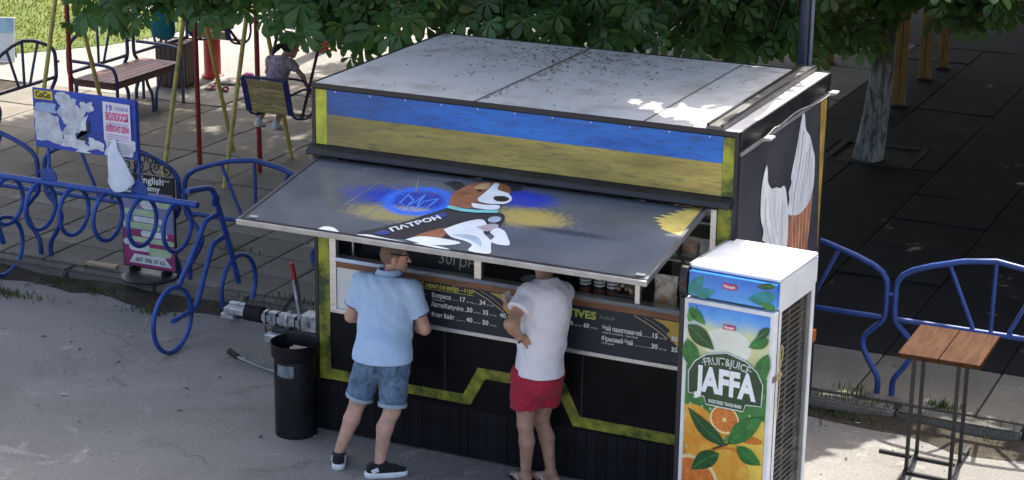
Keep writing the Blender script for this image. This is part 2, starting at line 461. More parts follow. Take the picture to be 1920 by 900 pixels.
tag(blades("kerb_weeds", sp, 0.02, 0.075, WEED, 0.005), "low green weeds growing along the foot of the kerb", "weeds", kind="stuff")
# grit, pebbles and litter flecks on the asphalt
GRIT = mat("grit", (0.30, 0.28, 0.25), 0.9, var=0.6, vscale=3, objrand=0.0)
mb = MB()
for _ in range(420):
    if random.random() < 0.6: x, y, z = random.uniform(-5, 6), 2.02-abs(random.gauss(0, 0.22)), 0.0
    else: x, y, z = random.uniform(-5.5, 6), random.uniform(-2.2, 2.0), 0.0
    s = random.uniform(0.004, 0.014)
    mb.ell((x, y, z+s*0.3), (s, s*random.uniform(0.6, 1), s*0.6), 5, 3)
tag(mb.build("grit", GRIT), "scattered grit and pebbles on the asphalt by the kerb", "grit", kind="stuff")
# fallen leaves and twigs
vs = []; fs = []
for _ in range(340):
    q = random.random()
    if q < 0.55: x, y, z = random.uniform(-5, 6), 2.08-abs(random.gauss(0, 0.16)), 0.012
    elif q < 0.8: x, y, z = random.uniform(-5, 6), random.uniform(-2.2, 1.9), 0.006
    else: x, y, z = random.uniform(-8, 5), random.uniform(2.3, 8.0), 0.130
    if y > 2.08 and z < 0.1: continue
    s = random.uniform(0.008, 0.034); a = random.uniform(0, 6.3); k = len(vs)
    for j, (dx, dy) in enumerate(((1, 0), (0.2, 0.42), (-1, 0.05), (0.1, -0.4))):
        vs.append((x+s*(dx*math.cos(a)-dy*math.sin(a)), y+s*(dx*math.sin(a)+dy*math.cos(a)), z+(0.010 if j % 2 else 0.0)*random.random()))
    fs.append((k, k+1, k+2, k+3))
me = bpy.data.meshes.new("fallen_leaves"); me.from_pydata(vs, [], fs)
tag(link("fallen_leaves", me, leafmat("fallen_leaf", (0.05, 0.035, 0.02), (0.24, 0.19, 0.08), 0.1)), "small dry fallen leaves scattered over asphalt and slabs", "fallen leaves", kind="stuff")
PAPER = mat("litter_paper", (0.72, 0.70, 0.66), 0.8, var=0.1)
for (x, y, a) in ((-3.06, 2.02, 0.2), (-2.55, 1.1, 1.0), (-1.35, 1.05, 2.0), (-2.2, -0.3, 0.4), (-1.3, 0.6, 0.9), (3.75, 1.98, 0.3)):
    mb = MB(); c, s = math.cos(a), math.sin(a)
    q = [(0.03*c, 0.03*s), (-0.02*s, 0.02*c), (-0.028*c, -0.028*s), (0.018*s, -0.02*c)]
    mb.poly([(x+px, y+py, 0.006+0.006*i) for i, (px, py) in enumerate(q)], (0, 0, 0.002))
    tag(mb.build("paper_scrap", PAPER), "tiny white scrap of paper lying on the asphalt", "litter", "paper scraps on the asphalt")
o = MB().bx(-0.17, 0.17, -0.035, 0.035, 0.0, 0.03).build("wood_offcut", mat("offcut_wood", (0.36, 0.27, 0.17), 0.8, stretch=(1, 8, 8), vscale=4), bevel=0.004)
o.location = (-3.72, 2.32, 0.128); o.rotation_euler = (0, 0, 0.03)
tag(o, "short pale wood offcut lying on the kerb edge beside the pavement sign", "wood offcut")
# ------------------------------------------------------------------ food trailer
W, D, H = 3.31, 2.15, 2.75
BLACK = mat("trailer_black", (0.004, 0.0043, 0.0055), 0.45, var=0.5, vscale=3, bump=0.08, bscale=30, spec=0.15, chip=(0.022, 0.021, 0.020))
TRIM = mat("trim_black", (0.013, 0.013, 0.016), 0.42, var=0.4, vscale=5)
SIDE = mat("side_charcoal", (0.055, 0.053, 0.065), 0.42, var=0.18, vscale=2, bump=0.04, bscale=20)
ALU = mat("aluminium", (0.62, 0.62, 0.62), 0.38, metal=0.85, var=0.12, vscale=12, stretch=(1, 8, 8))
WHITEP = mat("white_panel", (0.72, 0.72, 0.70), 0.5, var=0.08)
OAK = mat("counter_wood", (0.20, 0.085, 0.035), 0.5, var=0.35, vscale=5, stretch=(1.2, 14, 14), bump=0.1)
CAMO = mat("camo_paint", (0.022, 0.045, 0.008), 0.5, col2=(0.34, 0.34, 0.025), vscale=6, thr=(0.38, 0.64))
CAMOY = mat("camo_paint_yellow", (0.20, 0.25, 0.02), 0.5, col2=(0.52, 0.52, 0.05), vscale=8, thr=(0.3, 0.6))
INNER = mat("interior_dark", (0.035, 0.035, 0.038), 0.7, var=0.3)
SHELF = mat("shelf_grey", (0.33, 0.33, 0.32), 0.5)
GLASS = glass("window_glass", (0.93, 0.95, 0.95))
WHITEINK = mat("white_lettering", (0.80, 0.80, 0.77), 0.6, var=0.05)
YELLOWINK = mat("yellow_lettering", (0.66, 0.58, 0.10), 0.6, var=0.1)

def flagmat(name, c1, c2, grime):
    m = bpy.data.materials.new(name); m.use_nodes = True
    nt = m.node_tree; n = nt.nodes; L = nt.links; b = n["Principled BSDF"]
    tc = n.new("ShaderNodeTexCoord"); mp = n.new("ShaderNodeMapping"); mp.inputs["Scale"].default_value = (1, 3, 6)
    L.new(tc.outputs["Object"], mp.inputs[0])
    def nz(sc, a, c, p0, p1):
        k = n.new("ShaderNodeTexNoise"); k.inputs["Scale"].default_value = sc; k.inputs["Detail"].default_value = 7; k.inputs["Roughness"].default_value = 0.65
        L.new(mp.outputs[0], k.inputs["Vector"]); r_ = n.new("ShaderNodeValToRGB")
        r_.color_ramp.elements[0].position = p0; r_.color_ramp.elements[1].position = p1
        r_.color_ramp.elements[0].color = (*a, 1); r_.color_ramp.elements[1].color = (*c, 1)
        L.new(k.outputs[0], r_.inputs[0]); return r_.outputs[0]
    base = nz(1.2, c1, c2, 0.35, 0.65)
    dirt = nz(6.5, (1, 1, 1), (0, 0, 0), 0.50, 0.76)
    g = n.new("ShaderNodeRGB"); g.outputs[0].default_value = (*grime, 1)
    mx = n.new("ShaderNodeMix"); mx.data_type = 'RGBA'
    L.new(dirt, mx.inputs[0]); L.new(g.outputs[0], mx.inputs[6]); L.new(base, mx.inputs[7])
    # the flag colour blends to a darker tone towards the left end
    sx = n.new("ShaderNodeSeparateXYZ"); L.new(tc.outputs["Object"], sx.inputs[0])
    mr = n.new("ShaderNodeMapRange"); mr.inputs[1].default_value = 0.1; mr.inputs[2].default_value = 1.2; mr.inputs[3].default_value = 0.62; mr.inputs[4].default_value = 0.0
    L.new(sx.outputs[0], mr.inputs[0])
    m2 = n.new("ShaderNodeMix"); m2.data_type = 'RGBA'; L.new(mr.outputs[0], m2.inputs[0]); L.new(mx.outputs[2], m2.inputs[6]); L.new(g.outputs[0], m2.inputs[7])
    L.new(m2.outputs[2], b.inputs["Base Color"]); b.inputs["Roughness"].default_value = 0.45
    return m
FBLUE = flagmat("flag_blue", (0.012, 0.10, 0.42), (0.03, 0.20, 0.64), (0.035, 0.05, 0.11))
FYEL = flagmat("flag_yellow", (0.26, 0.20, 0.05), (0.50, 0.39, 0.10), (0.11, 0.10, 0.06))

def roofmat():
    m = bpy.data.materials.new("roof_sheet"); m.use_nodes = True
    nt = m.node_tree; n = nt.nodes; L = nt.links; b = n["Principled BSDF"]
    tc = n.new("ShaderNodeTexCoord")
    k = n.new("ShaderNodeTexNoise"); k.inputs["Scale"].default_value = 2.2; k.inputs["Detail"].default_value = 8; k.inputs["Roughness"].default_value = 0.7
    L.new(tc.outputs["Object"], k.inputs["Vector"])
    r_ = n.new("ShaderNodeValToRGB"); e = r_.color_ramp.elements
    e[0].position = 0.28; e[0].color = (0.36, 0.33, 0.29, 1); e[1].position = 0.50; e[1].color = (0.58, 0.57, 0.555, 1)
    L.new(k.outputs[0], r_.inputs[0])
    k2 = n.new("ShaderNodeTexNoise"); k2.inputs["Scale"].default_value = 9; k2.inputs["Detail"].default_value = 8; k2.inputs["Roughness"].default_value = 0.75
    L.new(tc.outputs["Object"], k2.inputs["Vector"])
    r2 = n.new("ShaderNodeValToRGB"); r2.color_ramp.elements[0].position = 0.60; r2.color_ramp.elements[1].position = 0.76
    L.new(k2.outputs[0], r2.inputs[0])
    g = n.new("ShaderNodeRGB"); g.outputs[0].default_value = (0.20, 0.145, 0.095, 1)
    # leaf mould gathers towards the rear seam under the tree
    sx = n.new("ShaderNodeSeparateXYZ"); L.new(tc.outputs["Object"], sx.inputs[0])
    my = n.new("ShaderNodeMapRange"); my.inputs[1].default_value = 0.7; my.inputs[2].default_value = 2.0; my.inputs[3].default_value = 0.12; my.inputs[4].default_value = 1.0; L.new(sx.outputs[1], my.inputs[0])
    ml = n.new("ShaderNodeMath"); ml.operation = 'MULTIPLY'; L.new(r2.outputs[0], ml.inputs[0]); L.new(my.outputs[0], ml.inputs[1])
    r2.color_ramp.elements[0].position = 0.50; r2.color_ramp.elements[1].position = 0.72
    mx = n.new("ShaderNodeMix"); mx.data_type = 'RGBA'
    L.new(ml.outputs[0], mx.inputs[0]); L.new(r_.outputs[0], mx.inputs[6]); L.new(g.outputs[0], mx.inputs[7])
    L.new(mx.outputs[2], b.inputs["Base Color"]); b.inputs["Roughness"].default_value = 0.45
    return m
ROOF = roofmat()

T = thing("food_trailer", (0, 0, 0), "black food trailer with raised painted serving hatch, striped blue and yellow fascia and pale roof", "food trailer")
# shell
wall = lambda nm, m, *a, **k: MB().bx(*a).build(nm, m, T, **k)
wall("front_wall", BLACK, 0.03, W-0.03, 0.0, 0.04, 0.40, 1.36)
wall("fascia_wall", BLACK, 0.03, W-0.03, 0.0, 0.04, 2.20, 2.72)
wall("end_wall", BLACK, 0.0, 0.04, 0.042, D-0.04, 0.42, 2.72)
sidew = wall("side_wall", SIDE, W-0.04, W, 0.042, D-0.04, 0.42, 2.68)
wall("rear_wall", INNER, 0.03, W-0.03, D-0.04, D, 0.42, 2.72)
wall("floor", INNER, 0.04, W-0.04, 0.042, D-0.042, 0.42, 0.47)
for x0, x1 in ((0.0, 0.028), (W-0.028, W)):
    wall("corner_post", TRIM, x0, x1, -0.014, 0.04, 0.02, 2.74)
    wall("corner_post", TRIM, x0, x1, D-0.038, D+0.012, 0.02, 2.74)
wall("window_pier", BLACK, W-0.14, W-0.03, 0.0, 0.04, 1.36, 2.20)
wall("window_pier", BLACK, 0.03, 0.135, 0.0, 0.04, 1.36, 2.20)
# skirt of upright boards
bm_ = MB().bx(-0.039, 0.039, -0.010, 0.010, 0.0, 0.40)
sk = bm_.build("skirt_board", mat("skirt_black", (0.008, 0.008, 0.010), 0.6, var=0.5, objrand=0.35, spec=0.2), T, bevel=0.003)
nb_ = 41
for k in range(nb_):
    o = sk if k == 0 else bpy.data.objects.new("skirt_board", sk.data)
    if k: COL.objects.link(o); o.parent = T
    o.location = (0.065+k*(W-0.13)/(nb_-1), 0.012+random.uniform(-0.002, 0.002), 0.015)
wall("side_skirt", BLACK, W-0.03, W-0.006, 0.05, D-0.05, 0.08, 0.42)
wall("side_skirt", BLACK, 0.006, 0.03, 0.05, D-0.05, 0.08, 0.42)
# fascia
wall("flag_stripe", FBLUE, 0.127, 3.198, -0.006, -0.0005, 2.53, 2.715).__setitem__("label", "blue upper stripe of the painted fascia")
wall("flag_stripe", FYEL, 0.127, 3.198, -0.006, -0.0005, 2.30, 2.529).__setitem__("label", "grimy yellow lower stripe of the painted fascia")
wall("camo_strip", CAMOY, 0.03, 0.125, -0.008, -0.0005, 2.30, 2.715)
wall("camo_strip", CAMO, 3.20, 3.282, -0.008, -0.0005, 2.30, 2.715)
wall("camo_strip", CAMO, 3.18, 3.282, -0.008, -0.0005, 1.02, 2.215)
wall("camo_strip", CAMO, 0.03, 0.125, -0.008, -0.0005, 1.006, 2.215)
wall("camo_strip", CAMO, 0.03, 0.125, -0.0085, -0.0005, 0.44, 1.004)
# zigzag band
zz = [(0.126, 0.53, 0.44), (0.82, 0.515, 0.44), (1.27, 0.515, 0.44), (1.40, 0.745, 0.665), (2.06, 0.745, 0.665), (2.185, 0.51, 0.425), (2.94, 0.50, 0.42), (3.28, 0.50, 0.42)]
up = [(0.126, .53), (0.82, .518), (1.255, .518), (1.375, .748), (2.075, .748), (2.20, .508), (3.28, .50)]
dn = [(0.126, .442), (0.82, .442), (1.315, .442), (1.435, .667), (2.02, .667), (2.145, .425), (3.28, .42)]
mb = MB()
n_ = len(up)
mb.add([(x, -0.004, z) for x, z in up]+[(x, -0.004, z) for x, z in dn], [(i, n_+i, n_+i+1, i+1) for i in range(n_-1)])
mb.build("zigzag_band", CAMO, T)
# gutter ledge over the hatch
mb = MB(); pr_ = [(0.0, 2.298), (-0.075, 2.268), (-0.085, 2.235), (-0.075, 2.228), (0.0, 2.222)]
mb.poly([(-0.02, y, z) for y, z in pr_], (3.30, 0, 0)).build("gutter_ledge", TRIM, T, bevel=0.003)
rv = MB().ell((0, 0, 0), (0.008, 0.008, 0.005), 8, 4).build("rivet", TRIM, T); rv.location = (0.1, -0.04, 2.285)
for k in range(1, 22):
    o = bpy.data.objects.new("rivet", rv.data); COL.objects.link(o); o.parent = T; o.location = (0.1+k*0.148, -0.04, 2.285)
# roof
xs_ = [0.0, 1.325, 2.615, 3.135, W]
for k in range(4):
    wall("roof_panel", ROOF, xs_[k]+0.006, xs_[k+1]-0.006, 0.008, D-0.008, 2.722, 2.752)
wall("roof_seam", mat("seam_grey", (0.16, 0.15, 0.14), 0.7), 1.315, 1.335, 0.008, D-0.008, 2.721, 2.756)
wall("roof_seam", mat("seam_grey", (0.16, 0.15, 0.14), 0.7), 2.607, 2.623, 0.008, D-0.008, 2.721, 2.755)
wall("roof_channel", mat("channel_grey", (0.11, 0.105, 0.10), 0.5, var=0.3, stretch=(6, 1, 6)), 3.07, 3.20, -0.012, D+0.03, 2.753, 2.785, bevel=0.006)
wall("channel_lip", TRIM, 3.075, 3.095, -0.010, D+0.02, 2.7855, 2.797)
wall("channel_lip", TRIM, 3.175, 3.195, -0.010, D+0.02, 2.7855, 2.797)
wall("roof_edge", TRIM, 0.0, W, -0.016, 0.006, 2.722, 2.757, bevel=0.002)
wall("roof_edge", TRIM, 0.0, W, D-0.004, D+0.016, 2.722, 2.757, bevel=0.002)
wall("roof_edge", TRIM, W-0.004, W+0.014, 0.007, D-0.005, 2.66, 2.757, bevel=0.002)
wall("roof_edge", TRIM, -0.014, 0.004, 0.007, D-0.005, 2.70, 2.757, bevel=0.002)
# side wall: rain rail, lamps, and the painted cones
wall("rain_rail", mat("rail_grey", (0.22, 0.21, 0.20), 0.5), W+0.0005, W+0.014, 0.02, D-0.02, 2.585, 2.612)
wall("dark_band", TRIM, W+0.0005, W+0.006, 0.03, D-0.03, 2.612, 2.659)
LAMPW = mat("lamp_grey", (0.42, 0.42, 0.41), 0.45)
for yy in (0.46, 2.06):
    lm = MB().bar((W+0.01, yy, 2.60), (W+0.07, yy, 2.612), 0.025, 0.015).build("lamp_bracket", LAMPW, T)
    MB().bx(W+0.035, W+0.095, yy-0.05, yy+0.05, 2.615, 2.633).build("floodlight", LAMPW, lm, bevel=0.004)
MB().tube(spline([(W+0.03, 0.50, 2.62), (W+0.05, 0.62, 2.66), (W+0.018, 0.85, 2.625), (W+0.015, 1.3, 2.635), (W+0.02, 1.75, 2.60), (W+0.05, 2.02, 2.62)]), 0.0045, 6).build("lamp_cable", mat("cable_white", (0.30, 0.29, 0.27), 0.6), T, smooth=True)
SF = Face((W, 0, 0), (0, 1, 0), (0, 0, 1))
def creammat():
    m = mat("painted_cream", (0.62, 0.63, 0.66), 0.5, col2=(0.84, 0.84, 0.83), vscale=3.0, thr=(0.35, 0.6), stretch=(1, 2.6, 0.8)); return m
CREAM = creammat()
wave = mat("painted_wafer", (0.40, 0.15, 0.075), 0.6, var=0.25)
# behind: tall cone on the far side, in front: short curled one
SF.sheet("painted_cone", [(1.16, 1.87), (1.83, 1.86), (1.70, 0.75), (1.50, 0.75)], 0.002, wave, T)
for k in range(6):
    SF.line("cone_groove", [(1.31+k*0.1, 1.865), (1.50+k*0.045, 0.95)], 0.012, 0.003, mat("painted_groove", (0.68, 0.38, 0.24), 0.6), T)
    SF.line("cone_groove", [(1.84-k*0.1, 1.86), (1.68-k*0.04, 0.95)], 0.012, 0.0035, mat("painted_groove", (0.68, 0.38, 0.24), 0.6), T)
tall = [(1.47, 2.635), (1.41, 2.50), (1.33, 2.32), (1.24, 2.16), (1.26, 2.10), (1.20, 2.04), (1.23, 1.98), (1.19, 1.90), (1.24, 1.86), (1.34, 1.83), (1.48, 1.80), (1.62, 1.80), (1.76, 1.83), (1.85, 1.92), (1.86, 2.06), (1.84, 2.16), (1.78, 2.24), (1.68, 2.36), (1.56, 2.44), (1.52, 2.54)]
SF.sheet("painted_swirl", tall, 0.005, CREAM, T, smooth=True)
short = [(0.62, 2.39), (0.55, 2.31), (0.52, 2.18), (0.54, 2.02), (0.62, 1.90), (0.60, 1.84), (0.67, 1.80), (0.66, 1.72), (0.75, 1.66), (0.86, 1.56), (1.02, 1.50), (1.18, 1.56), (1.23, 1.68), (1.21, 1.86), (1.15, 2.02), (1.08, 2.12), (0.97, 2.13), (0.88, 2.16), (0.76, 2.18), (0.67, 2.25), (0.65, 2.33)]
SF.sheet("painted_swirl", short, 0.007, CREAM, T, smooth=True)
INKS = (mat("painted_stroke_grey", (0.70, 0.71, 0.74), 0.5), mat("painted_stroke_white", (0.86, 0.86, 0.85), 0.5))
STROKE = mat("painted_stroke", (0.60, 0.61, 0.65), 0.5)
for a, b in (([(1.50, 2.45), (1.45, 2.2), (1.36, 2.0), (1.33, 1.80)], 0.018), ([(1.62, 2.25), (1.58, 2.05), (1.50, 1.88)], 0.014), ([(0.64, 2.14), (0.66, 1.98), (0.76, 1.82), (0.84, 1.72)], 0.02), ([(0.86, 2.08), (0.88, 1.92), (0.98, 1.76)], 0.016), ([(1.05, 2.02), (1.06, 1.85), (1.1, 1.72)], 0.014)):
    SF.line("brush_stroke", [(q.x, q.y) for q in spline([(x, y, 0) for x, y in a])], b, 0.009, STROKE, T)
for a, b, m in (([(1.42, 2.48), (1.36, 2.3), (1.29, 2.12), (1.28, 1.94)], 0.010, INKS[0]), ([(1.56, 2.40), (1.53, 2.2), (1.46, 2.02), (1.42, 1.86)], 0.014, INKS[1]), ([(1.70, 2.30), (1.68, 2.12), (1.62, 1.98), (1.56, 1.86)], 0.012, INKS[0]), ([(1.77, 2.18), (1.76, 2.05), (1.70, 1.92)], 0.012, INKS[1]),
                ([(0.58, 2.26), (0.58, 2.1), (0.63, 1.98)], 0.012, INKS[1]), ([(0.74, 2.12), (0.76, 1.98), (0.84, 1.84), (0.92, 1.70)], 0.012, INKS[0]), ([(0.96, 2.10), (0.97, 1.95), (1.04, 1.80), (1.08, 1.66)], 0.014, INKS[1]), ([(1.12, 1.98), (1.14, 1.84), (1.16, 1.72)], 0.010, INKS[0]), ([(0.70, 1.78), (0.80, 1.68), (0.92, 1.60)], 0.012, INKS[0])):
    SF.line("brush_stroke", [(q.x, q.y) for q in spline([(x, y, 0) for x, y in a])], b, 0.0095, m, T)
GOLDP = mat("painted_gold", (0.42, 0.26, 0.05), 0.5, var=0.3)
SF.sheet("painted_ray", [(1.93, 2.585), (2.105, 2.575), (2.085, 1.75), (2.065, 1.35)], 0.003, GOLDP, T)
wall("side_reflector", mat("amber_lens", (0.75, 0.16, 0.02), 0.25), W+0.0005, W+0.03, 2.04, 2.10, 0.60, 0.70, bevel=0.006)
# serving window
wall("window_frame", ALU, 0.137, 0.19, -0.022, 0.03, 1.0, 2.20)
wall("window_frame", ALU, 1.345, 1.40, -0.016, 0.03, 1.442, 2.20)
wall("window_frame", ALU, 2.60, 2.635, -0.016, 0.03, 1.442, 2.20)
wall("window_frame", ALU, 3.135, 3.175, -0.016, 0.03, 1.442, 2.20)
sill = MB(); sill.poly([(0.19, -0.030, 1.405), (0.19, -0.045, 1.418), (0.19, -0.030, 1.440), (0.19, 0.05, 1.442), (0.19, 0.05, 1.405)], (2.985, 0, 0)).build("window_sill", ALU, T)
wall("wood_strip", OAK, 0.19, 3.175, -0.024, -0.0005, 1.362, 1.405, bevel=0.002)
wall("white_panel", WHITEP, 0.192, 0.70, -0.012, -0.0005, 1.032, 1.361)
wall("edge_rail", ALU, 0.137, 3.175, -0.028, -0.0005, 0.995, 1.030, bevel=0.004)
for x0, x1 in ((0.19, 1.345), (1.40, 2.60), (2.635, 3.135)):
    wall("window_pane", GLASS, x0, x1, 0.006, 0.010, 1.442, 2.20)
wall("counter", INNER, 0.05, W-0.05, 0.05, 0.62, 1.385, 1.40)
wall("counter_front", INNER, 0.05, W-0.05, 0.041, 0.06, 0.47, 1.384)
wall("back_shelf", SHELF, 0.3, 3.0, 1.75, 2.10, 1.55, 1.58)
wall("back_shelf", SHELF, 0.3, 3.0, 1.75, 2.10, 1.95, 1.98)
wall("display_shelf", SHELF, 2.66, 3.22, 0.20, 0.60, 1.72, 1.735)
wall("display_shelf", SHELF, 2.66, 3.22, 0.20, 0.60, 2.02, 2.035)
wall("display_panel", mat("display_back", (0.14, 0.135, 0.12), 0.7), 2.64, 3.24, 0.62, 0.64, 1.40, 2.35)
# fixing screws, panel joints and a notice on the front
scr = MB().lathe([(0.0, 0.0), (0.007, 0.0), (0.006, 0.004), (0.0, 0.005)], 8, cap=False).build("screw", ALU, T); scr.rotation_euler = (R(90), 0, 0); scr.location = (0.16, -0.0285, 1.012)
for k in range(1, 40):
    o = bpy.data.objects.new("screw", scr.data); COL.objects.link(o); o.parent = T; o.rotation_euler = (R(90), 0, 0)
    if k < 18: o.location = (0.16+k*0.175, -0.0285, 1.012)
    elif k < 29: o.location = (0.2+(k-18)*0.29, -0.0065, 2.706)
    else: o.location = (0.163, -0.0225, 1.06+(k-29)*0.10)
for xj in (1.10, 2.21): wall("panel_joint", TRIM, xj-0.006, xj+0.006, -0.0035, -0.0005, 0.445, 0.994)
# menu board
wall("menu_board", mat("menu_navy", (0.012, 0.017, 0.030), 0.5, var=0.3), 0.702, 3.175, -0.016, -0.0005, 1.032, 1.361)
MF = Face((0, -0.016, 0), (1, 0, 0), (0, 0, 1))
GOLD = mat("menu_gold", (0.50, 0.33, 0.06), 0.6, var=0.15)
for dx in (0.0, 1.27):
    cup = [(1.47+dx, 1.352), (1.86+dx, 1.352), (1.84+dx, 1.10), (1.72+dx, 1.12), (1.64+dx, 1.19), (1.575+dx, 1.25), (1.60+dx, 1.285), (1.55+dx, 1.32)]
    if dx: cup = [(min(x, 3.172), y) for x, y in cup]
    MF.sheet("menu_cup", cup, 0.0015, GOLD, T)
    MF.line("menu_rule", [(1.33+dx, 1.352), (1.45+dx, 1.30), (1.585+dx, 1.22)], 0.006, 0.003, mat("rule_cream", (0.55, 0.48, 0.30), 0.6), T)
    MF.line("menu_rule", [(1.40+dx, 1.352), (1.50+dx, 1.31), (1.60+dx, 1.24)], 0.003, 0.003, mat("rule_cream", (0.55, 0.48, 0.30), 0.6), T)
    if not dx: MF.line("menu_rule", [(1.585, 1.30), (1.68, 1.285), (1.80, 1.285)], 0.005, 0.003, mat("menu_brown", (0.20, 0.10, 0.02), 0.6), T)
MF.text("P.S. сироп (на вибір) – 4 грн", 0.885, 1.318, 0.052, 0.003, YELLOWINK, T, width=0.46, shear=0.25, bold=0.0008)
MF.line("menu_rule", [(0.885, 1.306), (1.345, 1.306)], 0.003, 0.003, YELLOWINK, T)
def item(name, x, z, pr, sub=None, w=0.16):
    MF.text(name, x, z, 0.048, 0.003, WHITEINK, T, width=w, bold=0.001)
    if sub: MF.text(sub, x, z-0.024, 0.02, 0.003, WHITEINK, T)
    for s, px in pr: MF.text(s, px, z+0.002, 0.050, 0.003, WHITEINK, T, bold=0.0014); MF.text("мл грн", px+0.06, z+0.002, 0.017, 0.003, WHITEINK, T)
def dots(x0, x1, z): MF.text("."*int((x1-x0)/0.012), x0, z, 0.04, 0.003, WHITEINK, T, width=x1-x0)
item("Еспресо", 1.00, 1.246, (("17", 1.225), ("34", 1.39)), "з молоком", 0.155); dots(1.165, 1.215, 1.246); dots(1.33, 1.385, 1.246)
item("Латте/Капучіно", 0.995, 1.174, (("30", 1.285), ("35", 1.415), ("40", 1.555)), None, 0.265); dots(1.265, 1.28, 1.174)
item("Флет Вайт", 0.995, 1.096, (("40", 1.285), ("50", 1.415)), None, 0.19); dots(1.20, 1.27, 1.096)
for z in (1.252, 1.182): MF.text("мл грн", 0.885, z, 0.02, 0.003, WHITEINK, T)
MF.text("TIVES", 2.09, 1.276, 0.078, 0.003, mat("tea_lettering", (0.46, 0.52, 0.10), 0.6), T, width=0.225, bold=0.003)
for k in range(5):
    MF.sheet("menu_sprig", [(2.335+k*0.022, 1.298), (2.35+k*0.022, 1.318-0.012*(k % 2)), (2.372+k*0.022, 1.300), (2.352+k*0.02, 1.286)], 0.003, mat("sprig_green", (0.10, 0.16, 0.10), 0.6), T)
for s, px, z in (("60", 2.09, 1.205), ("60", 2.215, 1.205)): MF.text(s, px, z, 0.046, 0.003, WHITEINK, T, bold=0.001); MF.text("мл грн", px+0.058, z, 0.017, 0.003, WHITEINK, T)
item("Чай пакетований", 2.36, 1.208, (("15", 2.735), ("30", 2.88)), "чорний, зелений, фруктовий", 0.30); dots(2.67, 2.73, 1.208)
item("Фірмовий Чай", 2.355, 1.128, (("30", 2.735), ("35", 2.885)), "з імбиром", 0.24); dots(2.61, 2.73, 1.128)

